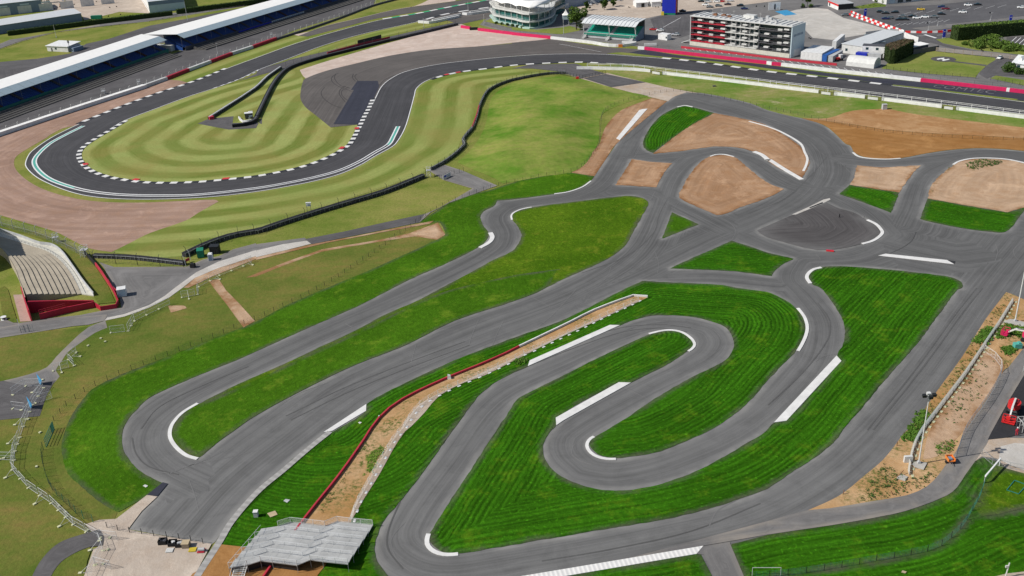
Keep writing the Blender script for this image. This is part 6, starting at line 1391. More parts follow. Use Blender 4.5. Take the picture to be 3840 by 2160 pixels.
# red and white kiosk, shop row, bungalow
a, b = pp(3,0, 603,60, 705,103); 
t, F, L = shed('white and red kiosk with a black fascia by the yard', 'kiosk', 'kiosk', a, b, 9, 3.2, P_['white_paint'], P_['pale_grey'], .1, .2, [], [(1.5, L_[0].length * 0 + 3.2, .5, 2.2, P_['glass'])], True)
m = MB(); blk(m, F, -.12, L + .12, -.14, -.09, 2.2, 3.3); m.build('fascia', P_['bright_red'], t)
m = MB(); blk(m, F, L + .09, L + .16, 0, 9, .3, 3.3); m.build('side_panel', P_['black_metal'], t)
a, b = pp(3,0, 1190,45, 2200,-60)
t, F, L = shed('row of glazed offices along the top of the car park', 'office_row', 'building', a, b, 14, 5.5, P_['off_white'], P_['dark_grey'], .3, .3, [], [(2 + 5.5 * k, 5.6 + 5.5 * k, .4, 4.6, P_['glass'] if k % 3 else P_['sky_panel']) for k in range(20)], True)
a, b = pp(3,0, 2455,695, 2640,725)
t, F, L = shed('white bungalow with dormers at the right edge', 'bungalow', 'house', a, b, 9, 3.0, P_['white_paint'], P_['steel_roof'], 2.4, .5, [], [(2, 3.4, 1, 2.2, P_['glass'])])
for s in (1.5, 6.0):
    m = MB(); blk(m, F, s, s + 1.6, 1.2, 4.2, 3.2, 4.7); m.add([F(s, 1.2, 4.7), F(s + 1.6, 1.2, 4.7), F(s + .8, 1.2, 5.6), F(s, 4.2, 4.7), F(s + 1.6, 4.2, 4.7), F(s + .8, 4.2, 5.6)], [(0, 1, 2), (0, 2, 5, 3), (1, 4, 5, 2), (3, 5, 4)]); m.build('dormer', P_['white_paint'], t)
# paddock building group right of the hospitality block
ZP = lambda *v: [p.xy for p in gp(zq(3000, 0, 480, *v))]
a, b = ZP(830,1060, 1240,1120)
shed('large pale flat roofed building among the containers', 'pavilion', 'building', a, b, 38, 4.2, P_['off_white'], P_['steel_roof'], .4, .25, [], [(2, 3.2, 1.2, 2.4, P_['glass'])], True)
a, b = ZP(1240,1140, 1700,1165)
shed('white two window site office in front of the pale pavilion', 'site_office', 'cabin', a, b, 3.2, 5.2, P_['white_paint'], P_['dark_grey'], .1, .12, [], [(1.5, 2.7, 3.4, 4.5, P_['glass']), (6, 7.2, 3.4, 4.5, P_['glass']), (10, 11.2, 3.4, 4.5, P_['glass'])], True)
a, b = ZP(1550,1010, 1700,1000)
shed('lean-to with slate grey roof behind the site office', 'annex', 'building', a, b, 16, 3.6, P_['off_white'], paint('slate_roof', (0.17, 0.22, 0.26), 0.5), .5, .3, [], [], True)
a, b = ZP(2270,1080, 2570,1020)
shed('long white roofed cabin behind the dark timber boards', 'cabin', 'cabin', a, b, 5, 3.0, P_['dark_grey'], P_['roof_white'], .2, .3, [], [], True)
def container(name, label, cat, a, b, depth, h, mat, doorm=None, ribs=True):
    F = frame(a, Vector(b) - Vector(a)); L = (Vector(b) - Vector(a)).length; t = thing(name, label, cat, F(L / 2, depth / 2, 0))
    m = MB(); blk(m, F, 0, L, 0, depth, .12, h)
    m.build('body', mat, t)
    if ribs:
        m = MB()
        for k in range(int(L / .6)): blk(m, F, .15 + k * .6, .4 + k * .6, -.05, -.005, .25, h - .15)
        for k in range(int(depth / .6)): blk(m, F, L + .005, L + .05, .15 + k * .6, .4 + k * .6, .25, h - .15)
        m.build('rib', mat, t)
    m = MB(); blk(m, F, L * .08, L * .92, -.09, -.055, .3, h - .2) if not ribs else blk(m, F, -.05, -.005, .2, depth - .2, .3, h - .2); m.build('door', doorm or mat, t)
    m = MB(); blk(m, F, -.03, L + .03, -.07, depth + .03, h, h + .08); m.build('top', mat, t)
    m = MB()
    for s in (.3, L - .3): blk(m, F, s - .15, s + .15, .1, depth - .1, 0, .12)
    m.build('skid', P_['dark_grey'], t); return t
a, b = ZP(-150,1150, 20,1100); container('container', 'white box trailer body beside the hospitality block', 'container', a, b, 14, 3.4, P_['white_paint'])
for k in range(5):
    a, b = ZP(8 + 85 * k, 1195 + 8 * k, 92 + 85 * k, 1203 + 8 * k)
    container('container', 'white trailer unit ' + ('nearest the hospitality block', 'second in the white row', 'in the middle of the white row', 'second from the blue container', 'touching the blue container')[k], 'container', a, b, 16, 3.6, P_['white_paint'], None, True)['group'] = 'white trailer units in a row'
a, b = ZP(440,1240, 530,1250); container('container', 'blue container at the end of the white row', 'container', a, b, 15, 3.0, paint('container_blue', (0.03, 0.12, 0.40), 0.5))
a, b = ZP(545,1245, 655,1255); container('container', 'grey container next to the blue one', 'container', a, b, 14, 2.7, P_['pale_grey'])
a, b = ZP(920,1320, 1480,1385); t = thing('storage_tent', 'long round topped white storage tent near the straight', 'tent', (*((Vector(a) + Vector(b)) / 2), 0))
F = frame(a, Vector(b) - Vector(a)); L = (Vector(b) - Vector(a)).length; m = MB(); n = 10
pr = [(4 - 4 * math.cos(PI * i / n), 4.2 * math.sin(PI * i / n) ** .7) for i in range(n + 1)]
m.add([F(0, y, z) for y, z in pr] + [F(L, y, z) for y, z in pr], [(i, i + 1, n + 2 + i, n + 1 + i) for i in range(n)] + [tuple(range(n + 1)), tuple(range(n + 1, 2 * n + 2))]); o = m.build('canvas', P_['off_white'], t)
m = MB(); blk(m, F, L + .02, L + .08, 2, 6, 0.02, 2.8); m.build('door', P_['pale_grey'], t)
a, b = ZP(1110,1170, 1330,1195); container('container', 'royal blue container behind the storage tent', 'container', a, b, 3, 2.6, P_['royal_blue'])
a, b = ZP(1340,1190, 1620,1215); container('container', 'pale grey container behind the storage tent', 'container', a, b, 3, 2.6, P_['pale_grey'], P_['royal_blue'])
a, b = ZP(640,980, 720,985); container('container', 'long white trailer behind the pale pavilion', 'container', a, b, 18, 3.6, P_['white_paint'])
wall('screen_wall', 'tall pale panelled screen wall along the yard', 'wall', [(ZP(1310,745, 1640,700, 1980,690), P_['off_white'], None), (ZP(1985,690, 2170,790, 2370,860), P_['white_paint'], None)], 2.6, 0, .2)
wall('screen_wall', 'dark timber screen in front of the long white cabin', 'wall', [(ZP(2270,1095, 2780,1010) , paint('dark_timber', (0.15, 0.145, 0.145), 0.8), None)], 2.3, -.3, -.1)

# boxes by the service road on the left
ZB = lambda *v: [p.xy for p in gp(zq(660, 900, 340, *v, out=2463.0))]
a, b = ZB(590,505, 770,480); container('container', 'dark green steel box by the black tyre wall', 'container', a, b, 2.6, 2.2, P_['green_box'])
a, b = ZB(925,395, 1165,385); container('container', 'black box with a red and white top beside the green box', 'container', a, b, 2.2, 2.3, P_['black_metal'])
c_ = ZB(1000,300, 1120,250)
a, b = ZB(885,578, 1005,568); t = thing('portable_toilet', 'white portable toilet with a grey door', 'toilet', (*((Vector(a) + Vector(b)) / 2), 0))
F = frame(a, Vector(b) - Vector(a)); m = MB(); blk(m, F, 0, 1.25, 0, 1.3, .05, 1.95); m.build('body', P_['white_paint'], t)
m = MB(); m.hexa([F(-.05, -.05, 1.95), F(1.3, -.05, 1.95), F(1.3, 1.35, 1.95), F(-.05, 1.35, 1.95), F(.12, .12, 2.2), F(1.13, .12, 2.2), F(1.13, 1.2, 2.2), F(.12, 1.2, 2.2)]); m.build('roof', P_['white_paint'], t)
m = MB(); blk(m, F, .15, 1.1, -.05, -.01, .1, 1.85); m.build('door', P_['wall_blue'], t)
a, b = [p.xy for p in gp(zq(0, 840, 480, 1605,1005, 1725,985, out=1739.0))]; container('container', 'white steel store with a pale blue door next to the red wall', 'container', a, b, 2.2, 2.2, P_['white_paint'], P_['sky_panel'], False)
a, b = ZB(385,770, 500,770); m = MB(); F = frame(a, Vector(b) - Vector(a)); blk(m, F, 0, 1.3, 0, 1.1, .1, 1.2); blk(m, F, .1, 1.2, .1, 1.0, 1.2, 1.3); solo(m, 'waste_bin', P_['black_rubber'], 'black waste bin beside the grey gate posts', 'bin')
for lb, (x0, y0, x1, y1, h_) in (('taller pale gate post leaning by the green box', (400,540, 280,150, 3.2)), ('shorter pale gate post beside the black bin', (270,710, 225,310, 3.4))):
    a = ZB(x0, y0)[0]; m = MB(); m.tube((*a, 0), (a.x - .1, a.y, h_ * .75), .09, 6); m.tube((a.x - .1, a.y, h_ * .75), (a.x - .5, a.y + .2, h_), .07, 6); solo(m, 'gate_post', P_['pale_grey'], lb, 'post')
a, b = ZB(280,640, 430,570); m = MB(); F = frame(a, Vector(b) - Vector(a)); blk(m, F, 0, 1.4, 0, .1, .5, 1.3); m.tube(F(.2, .05, 0), F(.2, .05, .5), .05, 5); m.tube(F(1.2, .05, 0), F(1.2, .05, .5), .05, 5)
solo(m, 'sign_board', P_['dull_red'], 'small red and white sign board by the black bin', 'sign')
# ------------------------------------------------------------------ spectator platform at the foot of the picture
ZS = lambda *v: zq(800, 1900, 640, *v)
plt_px = ZS(235,925, 510,882, 712,818, 890,838, 1260,885, 1462,803, 1650,828, 2030,868)
base = [at(x, y, 1.75) for x, y in plt_px]
far_ = at(*ZS(2410,290)[0], 0.35); vec = (far_ - base[-1]).xy
root = thing('viewing_platform', 'stepped grey metal viewing platform with railings over the red barrier', 'platform', (base[4].x, base[4].y, 0))
NR = 5
for k in range(NR):
    z = 1.75 - k * 0.30; o0, o1 = vec * (k / NR), vec * ((k + 1) / NR)
    for i in range(len(base) - 1):
        p, p2 = base[i].xy, base[i + 1].xy; n = 2 if i not in (1, 4) else 1
        for j in range(n):
            a0, a1 = p.lerp(p2, j / n), p.lerp(p2, (j + 1) / n); dd = (a1 - a0) * .006; m = MB()
            a0, a1 = a0 + dd, a1 - dd
            m.hexa([(*(a0 + o0), z - .12), (*(a1 + o0), z - .12), (*(a1 + o1 * 1.0), z - .12), (*(a0 + o1), z - .12), (*(a0 + o0), z), (*(a1 + o0), z), (*(a1 + o1), z), (*(a0 + o1), z)])
            m.build('deck_panel', P_['alu_deck'], root)
for k in range(NR + 1):
    zz_ = 1.75 - min(k, NR - 1) * 0.30; o0 = vec * (k / NR)
    L = [b.xy + o0 for b in base]; L = L if k < NR else L[1:]
    m = MB(); pn = MB()
    for i in range(len(L) - 1):
        m.tube((*L[i], zz_ + 1.08), (*L[i + 1], zz_ + 1.08), .035, 5); m.tube((*L[i], zz_ + .1), (*L[i + 1], zz_ + .1), .025, 4)
        n = max(1, round((L[i + 1] - L[i]).length / 2.0))
        for j in range(n + (i == len(L) - 2)):
            p = L[i].lerp(L[i + 1], j / n); m.tube((*p, zz_ - .1), (*p, zz_ + 1.08), .045, 5)
        for q_ in range(1, int((L[i + 1] - L[i]).length / .18)):
            p = L[i].lerp(L[i + 1], q_ * .18 / (L[i + 1] - L[i]).length); pn.tube((*p, zz_ + .12), (*p, zz_ + 1.05), .012, 3)
        for q_ in range(1, 6): pn.tube((*L[i], zz_ + .18 * q_), (*L[i + 1], zz_ + .18 * q_), .010, 3)
    r = m.build('railing', P_['rail_grey'], root); pn.build('mesh_infill', P_['rail_grey'], r)
for (ia, ib, f) in ((0, 0, 0), (7, 7, 0)):
    m = MB(); p = base[ia].xy; s0, s1 = p, p + vec
    for k in range(NR): m.tube((*(p + vec * (k / NR)), 1.75 - k * .3 + 1.08), (*(p + vec * ((k + 1) / NR)), 1.75 - (k + 1) * .3 + 1.08), .035, 5)
    if ia == 0: m.build('railing', P_['rail_grey'], root)
for k in range(NR + 1):
    for b in base: p = b.xy + vec * (k / NR) * .98; m = MB(); m.tube((*p, 0), (*p, 1.6 - min(k, 4) * .3), .05, 4); m.build('support_leg', P_['galvanised'], root)
m = MB()
L = [b.xy + vec * .04 for b in base]
for i in range(0, 4): m.hexa([(*L[i], .05), (*L[i + 1], .05), (*(L[i + 1] + vec * .01), .05), (*(L[i] + vec * .01), .05), (*L[i], 1.6), (*L[i + 1], 1.6), (*(L[i + 1] + vec * .01), 1.6), (*(L[i] + vec * .01), 1.6)])
m.build('underside_shade', P_['black_metal'], root)  # black sheet standing in for the shade under the deck
st0, st1 = at(*ZS(330,885)[0], 1.7).xy, at(*ZS(512,880)[0], 1.7).xy
sdv = (at(*ZS(285,1046)[0], .6) - at(*ZS(330,885)[0], 1.7)).xy
m = MB()
for k in range(9):
    o0, o1 = sdv * (k * .19), sdv * (k * .19 + .13); z = 1.6 - k * .19
    m.hexa([(*(st0 + o0), z - .05), (*(st1 + o0), z - .05), (*(st1 + o1), z - .05), (*(st0 + o1), z - .05), (*(st0 + o0), z), (*(st1 + o0), z), (*(st1 + o1), z), (*(st0 + o1), z)])
stv = m.build('stair', P_['alu_deck'], root)
for p in (st0, st1):
    m = MB(); e = p + sdv * 1.6; m.tube((*p, 2.75), (*e, 1.1), .035, 5); m.tube((*p, 1.6), (*e, .05), .05, 4)
    for j in range(5): c = p.lerp(e, j / 4); m.tube((*c, 1.6 - j * .39), (*c, 2.75 - j * .41), .03, 4)
    m.build('handrail', P_['rail_grey'], stv)

# ------------------------------------------------------------------ mesh crowd fence panels with block feet
proto = thing('fence_panel', 'x', 'fence panel', (0, 0, 0))
m = MB(); Wp, Hp = 3.4, 1.95
for z in (.12, Hp): m.tube((0, 0, z), (Wp, 0, z), .03, 5)
for x in (0, Wp): m.tube((x, 0, 0), (x, 0, Hp), .035, 5)
m.tube((0, 0, 1.1), (Wp, 0, 1.1), .02, 4); m.build('frame', P_['rail_grey'], proto)
m = MB()
for k in range(1, 17): m.tube((Wp * k / 17, 0, .12), (Wp * k / 17, 0, Hp), .007, 3)
for k in range(1, 8): m.tube((0, 0, .12 + .23 * k), (Wp, 0, .12 + .23 * k), .006, 3)
m.build('mesh_infill', P_['galvanised'], proto)
m = MB(); m.box(0, 0, .1, .34, .7, .2); m.build('foot', P_['foot_yellow'], proto)
stay = thing('fence_panel', 'x', 'fence panel', (0, 0, 0))
for ch in list(proto.children): c_ = ch.copy(); C.objects.link(c_); c_.parent = stay
m = MB(); m.tube((Wp * .5, 0, Hp * .95), (Wp * .5, -1.9, .15), .03, 5); m.tube((Wp * .5, 0, .12), (Wp * .5, -1.9, .12), .03, 5); m.build('brace', P_['rail_grey'], stay)
m = MB(); m.box(Wp * .5, -1.95, .12, .45, .6, .24); m.build('foot', P_['foot_yellow'], stay)
def panels(px, label, group, braced=0, closed=True):
    L = [p.xy for p in gp(px)]; k = 0; out = []
    for i in range(len(L) - 1):
        d = L[i + 1] - L[i]; n = max(1, round(d.length / 3.42)); a = math.atan2(d.y, d.x)
        for j in range(n):
            p = L[i] + d * (j / n); src = stay if braced and (k % braced == 0) else proto; k += 1
            out.append(dup(src, (p.x, p.y, 0), a, label if src is proto else label.replace('panel', 'panel with a back stay'), group))
    return out
g1 = 'mesh crowd fence panels round the worn field'
panels(q(0,2, 440,1010, 330,1180, 235,1400) + q(0,3, 200,60, 150,200, 128,385), 'grey mesh fence panel in the upper bend by the paved patch', g1, 2)
panels(q(0,3, 128,385, 290,565, 520,720, 740,935, 1005,1082), 'grey mesh fence panel in the long slanting run to the yard', g1, 3)
panels(q(0,3, 1005,1100, 1040,1200, 960,1345, 890,1500), 'grey mesh fence panel at the edge of the yard', g1, 2)
panels(q(0,3, 0,282, 110,285), 'short mesh fence panel branching left off the bend', g1)
panels(q(0,3, 1010,1075, 1230,1100), 'mesh fence panel branching right over the yard', g1)
panels(q(0,3, 960,1345, 1145,1395), 'mesh fence panel branching right near the frame foot', g1)
panels(q(0,2, 535,840, 750,785, 690,725, 770,655), 'mesh fence panel in the broken row by the narrow path', g1, 2)
panels(q(0,2, 1115,455, 1290,437, 1350,330), 'mesh fence panel standing by the end of the red walls', g1)
panels(q(0,2, 1355,335, 1475,275, 1600,215, 1725,157) , 'mesh fence panel along the curved path below the red walls', g1)
panels(q(0,2, 1830,100, 1990,70) + q(0,1, 2000,1440, 2115,1380, 2210,1325, 2450,1232, 2570,1165), 'mesh fence panel along the curved path near the green box', g1, 3)
panels(q(0,2, 258,992, 455,985), 'mesh fence panel across the top of the paved patch', g1)
panels(q(0,2, 130,1218, 320,1242), 'mesh fence panel across the foot of the paved patch', g1)
panels(q(0,2, 360,1163, 550,1103), 'mesh fence panel across the right of the paved patch', g1)
panels(q(0,2, 130,1080, 255,995), 'mesh fence panel on the left of the paved patch', g1)
bl = MB(); bl.box(0, 0, .12, .5, .42, .24)
for k, (c_, r_, x, y) in enumerate(((0,2,1015,512), (0,2,888,585), (0,2,770,655), (0,2,430,930), (0,2,285,1325), (0,2,1060,545), (0,3,405,10), (0,3,370,355), (0,3,595,750), (0,3,660,815), (0,3,880,998), (0,3,1105,1072), (0,3,1090,1190), (0,3,1040,1335))):
    p = at(*q(c_, r_, x, y)[0])
    if k == 0: o = solo(bl, 'block', P_['foot_yellow'], 'pale block standing loose on the grass along the left fence run', 'block', 'loose pale fence blocks on the left'); b0 = o
    else: o = b0.copy(); C.objects.link(o)
    o.location = (p.x, p.y, .05); o.rotation_euler = (0, 0, k * .7)
    o['label'] = 'pale block standing loose on the grass along the left fence run' if r_ == 2 else 'pale block standing loose beside the slanting fence near the yard'
for o in [x for r_ in (proto, stay) for x in list(r_.children) + [r_]]: bpy.data.objects.remove(o)
for k, v in enumerate(((395,962, 438,995), (296,1195, 338,1236))):
    a, b = [p.xy for p in gp(q(0, 2, *v))]; d = b - a
    m = MB(); m.hexa([(*a, .15), (*(a + d * .4), .05), (*(a + d * .4 + Vector((.03, .03))), .05), (*(a + Vector((.03, .03))), .15), (*a, 2.6), (*(a + d), 1.6), (*(a + d + Vector((.03, .03))), 1.6), (*(a + Vector((.03, .03))), 2.6)])
    solo(m, 'banner', P_['banner_blue'], ('blue banner sheet at the top of the paved patch', 'blue banner sheet at the foot of the paved patch')[k], 'banner')

# ------------------------------------------------------------------ red and white car park blocks
rb = MB(); rb.hexa([(-1.3, -.35, 0), (1.3, -.35, 0), (1.3, .35, 0), (-1.3, .35, 0), (-1.3, -.18, .9), (1.3, -.18, .9), (1.3, .18, .9), (-1.3, .18, .9)]); rb.box(0, 0, .95, 2.5, .3, .1)
RBm = {}
for nm, mt in (('red', 'bright_red'), ('white', 'white_paint')):
    o = rb.build('barrier_block', P_[mt]); RBm[nm] = o.data; bpy.data.objects.remove(o)
for lb, px in (('nearer slanting row', q(3,0, 815,152, 905,185, 1060,240, 1235,300)), ('farther slanting row', q(3,0, 835,125, 990,190, 1170,255, 1370,325)), ('row bending towards the tall hedge', q(3,0, 1380,330, 1560,334, 1750,328, 1890,312))):
    L = resample([p.xy for p in gp(px)], 2.75)
    for i in range(len(L) - 1):
        c_ = 'red' if i % 2 == 0 else 'white'; o = bpy.data.objects.new('barrier_block', RBm[c_]); C.objects.link(o); p = (L[i] + L[i + 1]) / 2
        o.location = (p.x, p.y, 0.06); o.rotation_euler = (0, 0, heading(L[i], L[i + 1]))
        prop(o, c_ + ' plastic barrier block in the ' + lb, 'barrier block', 'red and white plastic blocks by the car park')

# ------------------------------------------------------------------ cars
def m_car(name, col): 
    t = NT(name); t.out(col, 0.3, 0.5); t.b.inputs['Coat Weight'].default_value = 0.5; t.b.inputs['Coat Roughness'].default_value = 0.1; return t.m
CC = {k: m_car('car_paint_' + k, v) for k, v in dict(black=(.012, .012, .014), white=(.78, .78, .77), navy=(.015, .02, .09), red=(.45, .02, .02), maroon=(.16, .015, .03), grey=(.13, .135, .14), silver=(.45, .46, .47), yellow=(.60, .40, .03), brown=(.05, .025, .025)).items()}
def car_meshes(estate=0.0, pickup=False, low=False):
    """side profile stations: x, half-width, floor, roof or bonnet height."""
    bm_ = MB(); hw = .88
    st = [(-2.15, .70, .35, .62), (-2.05, .84, .22, .80), (-1.3, hw, .2, .92), (-.7, hw, .2, .95), (.6, hw, .2, .97), (1.5, hw, .2, .98), (2.0, .84, .22, .92), (2.12, .74, .35, .72)]
    rings = []
    for x, w_, z0, z1 in st: rings.append([(x, -w_, z0), (x, -w_ * 1.0, z0 + (z1 - z0) * .6), (x, -w_ * .86, z1), (x, w_ * .86, z1), (x, w_, z0 + (z1 - z0) * .6), (x, w_, z0)])
    vs = [p for r_ in rings for p in r_]; fs = []
    for i in range(len(rings) - 1):
        for j in range(6): fs.append((i * 6 + j, i * 6 + (j + 1) % 6, (i + 1) * 6 + (j + 1) % 6, (i + 1) * 6 + j))
    fs += [tuple(range(6)), tuple(range(len(vs) - 6, len(vs)))]; bm_.add(vs, fs)
    rear = 1.95 if estate else 1.45
    roof = MB(); roof.hexa([(-.30, -.60, 1.38), (.2 + estate, -.60, 1.40), (.2 + estate, .60, 1.40), (-.30, .60, 1.38), (-.25, -.55, 1.44), (.15 + estate, -.55, 1.46), (.15 + estate, .55, 1.46), (-.25, .55, 1.44)])
    gl = MB(); gl.hexa([(-1.05, -.76, .90), (rear, -.76, .94), (rear, .76, .94), (-1.05, .76, .90), (-.32, -.62, 1.40), (.45 + estate, -.62, 1.41), (.45 + estate, .62, 1.41), (-.32, .62, 1.40)])
    wh = MB(); wh.add([(.32 * math.cos(2 * PI * i / 10), y, .32 + .32 * math.sin(2 * PI * i / 10)) for y in (-.11, .11) for i in range(10)], [(i, (i + 1) % 10, 10 + (i + 1) % 10, 10 + i) for i in range(10)] + [tuple(range(10)), tuple(range(10, 20))])
    lp_ = MB(); lp_.box(-2.1, 0, .68, .12, .34, .14)
    return bm_, roof, gl, wh, lp_
KIT = {}
for kn, es in (('saloon', 0.0), ('estate', 1.0)):
    parts = []
    for mb, nm, mt in zip(car_meshes(es), ('body', 'roof', 'window', 'wheel', 'headlight'), (CC['white'], CC['white'], P_['glass'], P_['black_rubber'], P_['off_white'])):
        o = mb.build(nm, mt); parts.append(o.data); bpy.data.objects.remove(o)
    KIT[kn] = parts
CARM = {}
def car(px, rot, colour, label, kind='saloon', group='cars parked on the far paddock'):
    p = at(*px, .05); t = thing('parked_car', label, 'car', (p.x, p.y, .08), rot, group)
    key = (kind, colour)
    if key not in CARM:
        b_ = KIT[kind][0].copy(); b_.materials[0] = CC[colour]; r_ = KIT[kind][1].copy(); r_.materials[0] = CC[colour]; CARM[key] = (b_, r_)
    for nm, me in (('body', CARM[key][0]), ('roof', CARM[key][1]), ('window', KIT[kind][2])):
        o = bpy.data.objects.new(nm, me); C.objects.link(o); o.parent = t
    for x in (-1.32, 1.32):
        for y in (-.82, .82): o = bpy.data.objects.new('wheel', KIT[kind][3]); C.objects.link(o); o.parent = t; o.location = (x, y, 0)
    for y in (-.55, .55): o = bpy.data.objects.new('headlight', KIT[kind][4]); C.objects.link(o); o.parent = t; o.location = (0, y, 0)
    return t
Q1 = lambda c, r, x, y: q(c, r, x, y)[0]
HD_ = -.28
cars = [(3,0,1130,126,'black','black car at the left end of the car park upper group','estate'), (3,0,1180,139,'black','black car tucked below the upper left pair','saloon'), (3,0,1274,131,'black','black car right of the upper left pair','estate'),
 (3,0,1537,101,'yellow','yellow car alone near the top of the car park','saloon'), (3,0,1745,76,'navy','navy car behind the dark red one','estate'), (3,0,1785,94,'maroon','dark red car beside the navy car','saloon'), (3,0,2012,58,'white','white car at the top beside a black car','saloon'), (3,0,2106,53,'black','black car at the top beside a white car','saloon'),
 (3,0,1958,130,'white','white car alone in the middle of the car park','saloon'), (3,0,1743,148,'black','black car alone above the lower row','saloon'), (3,0,1670,178,'grey','dark grey car at the right end of the lower row','saloon'), (3,0,1578,179,'white','white car second from the right of the lower row','saloon'), (3,0,1495,188,'white','white car touching a black car in the lower row','saloon'), (3,0,1446,172,'black','black car touching a white car in the lower row','saloon'),
 (3,0,1352,172,'grey','grey car at the back of the tight cluster','saloon'), (3,0,1380,203,'black','black car at the right front of the tight cluster','saloon'), (3,0,1318,204,'black','black car at the left front of the tight cluster','estate'), (3,0,1224,190,'grey','grey car right of a navy car by the blue totem','estate'), (3,0,1182,194,'navy','navy car nearest the blue totem','saloon'), (3,0,2548,82,'white','white car at the right edge of the car park','estate'),
 (3,0,776,160,'grey','grey car driving past the end of the red and white blocks','estate'), (2,0,1422,303,'red','red car against the side of the green seated stand','saloon'), (2,0,1490,314,'white','white race car behind the white cabin','estate'), (2,0,1645,356,'silver','silver car right of the white cabin','estate'), (2,0,1715,118,'black','black car right of the blue tower','saloon'),
 (2,0,1948,55,'white','white car on the paving above the tall building','saloon'), (2,0,1990,78,'grey','dark grey car below the white one','saloon'), (2,0,2078,66,'grey','grey car in the middle of the far paving','estate'), (2,0,2170,50,'brown','dark brown car on the far paving','saloon'), (2,0,2295,62,'black','black car in front of the navy car','estate'), (2,0,2338,93,'navy','navy car nearest the tall building roof','saloon'),
 (2,0,2105,20,'red','red car at the top edge','saloon'), (2,0,2060,22,'white','white car at the top edge left of the red one','saloon'), (2,0,1972,24,'silver','silver car at the top edge','estate'), (2,0,1905,20,'black','black car at the top edge','saloon'), (2,0,2195,14,'silver','silver car at the top edge right of the red one','saloon'), (2,0,770,54,'white','white car below the pale blue hall','estate'), (2,0,1075,8,'silver','silver car at the top edge by the small tree','saloon')]
for k, (c_, r_, x, y, col, lb, kn) in enumerate(cars): car(Q1(c_, r_, x, y), HD_ + random.uniform(-.12, .12) + (PI if k % 3 == 0 else 0), col, lb, kn)
car(Q1(3,0,2332,590), .85, 'white', 'white car on the tarmac by the timber fence', 'saloon')
def van(px, rot, label, cab='white_paint', box='white_paint', L=6.0, H=2.6, flat=False, boxm=None, name='van', cat='van'):
    p = at(*px, .05); t = thing(name, label, cat, (p.x, p.y, .08), rot)
    m = MB(); m.add([(-L/2, -1, .4), (-L/2, -1, 1.1), (-L/2 + .9, -1, 1.35), (-L/2 + 1.6, -.95, H * .86), (-L/2 + 2.1, -.95, H * .86), (-L/2 + 2.1, -1, .4)] + [(-L/2, 1, .4), (-L/2, 1, 1.1), (-L/2 + .9, 1, 1.35), (-L/2 + 1.6, .95, H * .86), (-L/2 + 2.1, .95, H * .86), (-L/2 + 2.1, 1, .4)],
       [(0,1,2,3,4,5), (6,7,8,9,10,11), (0,1,7,6), (1,2,8,7), (2,3,9,8), (3,4,10,9), (4,5,11,10), (5,0,6,11)]); m.build('cab', P_[cab], t)
    m = MB(); m.hexa([(-L/2 + .95, -.97, 1.42), (-L/2 + 1.8, -1.03, 1.42), (-L/2 + 1.8, 1.03, 1.42), (-L/2 + .95, .97, 1.42), (-L/2 + 1.5, -.92, H * .8), (-L/2 + 1.85, -1.0, H * .8), (-L/2 + 1.85, 1.0, H * .8), (-L/2 + 1.5, .92, H * .8)]); m.build('window', P_['glass'], t)
    m = MB()
    if flat: m.box(1.05, 0, .85, L - 2.2, 2.0, .2); m.box(1.05, .98, 1.05, L - 2.2, .06, .4); m.box(1.05, -.98, 1.05, L - 2.2, .06, .4); m.build('load_bed', P_[box], t)
    else: m.box(1.05, 0, .4 + (H - .4) / 2, L - 2.15, 2.1, H - .4); m.build('load_box', boxm or P_[box], t)
    w_ = KIT['saloon'][3]
    for x in (-L/2 + 1.1, L/2 - 1.2):
        for y in (-.92, .92): o = bpy.data.objects.new('wheel', w_); C.objects.link(o); o.parent = t; o.location = (x, y, 0)
    return t
van(Q1(3,0,380,395), .2, 'white panel van at the corner of the beige yard', L=7.0, H=3.0)
van(Q1(3,0,2200,512), PI - .1, 'white flatbed truck on the lane behind the timber fence', L=6.5, H=2.4, flat=True, name='flatbed_truck', cat='truck')
van(Q1(0,0,1140,75), .5, 'white van parked in the yard of the hangar', L=7.0, H=3.0)
van(Q1(0,0,1060,170), .2, 'white box van with blue tint behind the hedge', L=6.5, H=2.6, box='sky_panel')
van(Q1(0,0,520,95), .3, 'white open sided van beside the orange digger', L=6.5, H=2.4)
van(Q1(0,0,790,45), .2, 'white lorry near the stacked timber', L=8, H=3.4, name='lorry', cat='lorry')
van(Q1(0,0,930,22), .2, 'white lorry with a blue load at the top edge', L=8, H=3.2, box='seat_blue', name='lorry', cat='lorry')
van(Q1(2,0,2500,68), -.3, 'white recovery truck with red arm above the tall building', L=7, H=2.6, flat=True, name='recovery_truck', cat='truck')
def caravan(px, rot, label, L=4.6):
    p = at(*px, .05); t = thing('caravan', label, 'caravan', (p.x, p.y, .08), rot)
    m = MB(); pr = [(-L/2, .5), (-L/2 - .1, 1.2), (-L/2 + .5, 2.2), (-L/2 + 1, 2.4), (L/2 - .5, 2.4), (L/2, 2.0), (L/2, .5)]
    m.add([(x, -1.05, z) for x, z in pr] + [(x, 1.05, z) for x, z in pr], [(i, (i + 1) % 7, 7 + (i + 1) % 7, 7 + i) for i in range(7)] + [tuple(range(7)), tuple(range(7, 14))]); m.build('body', P_['white_paint'], t)
    m = MB(); m.box(-.3, -1.06, 1.6, 1.4, .06, .6); m.build('window', P_['glass'], t)
    for y in (-.95, .95): o = bpy.data.objects.new('wheel', KIT['saloon'][3]); C.objects.link(o); o.parent = t; o.location = (0, y, 0)
    m = MB(); m.tube((-L/2, 0, .5), (-L/2 - 1.1, 0, .45), .06, 5); m.build('tow_bar', P_['dark_grey'], t)
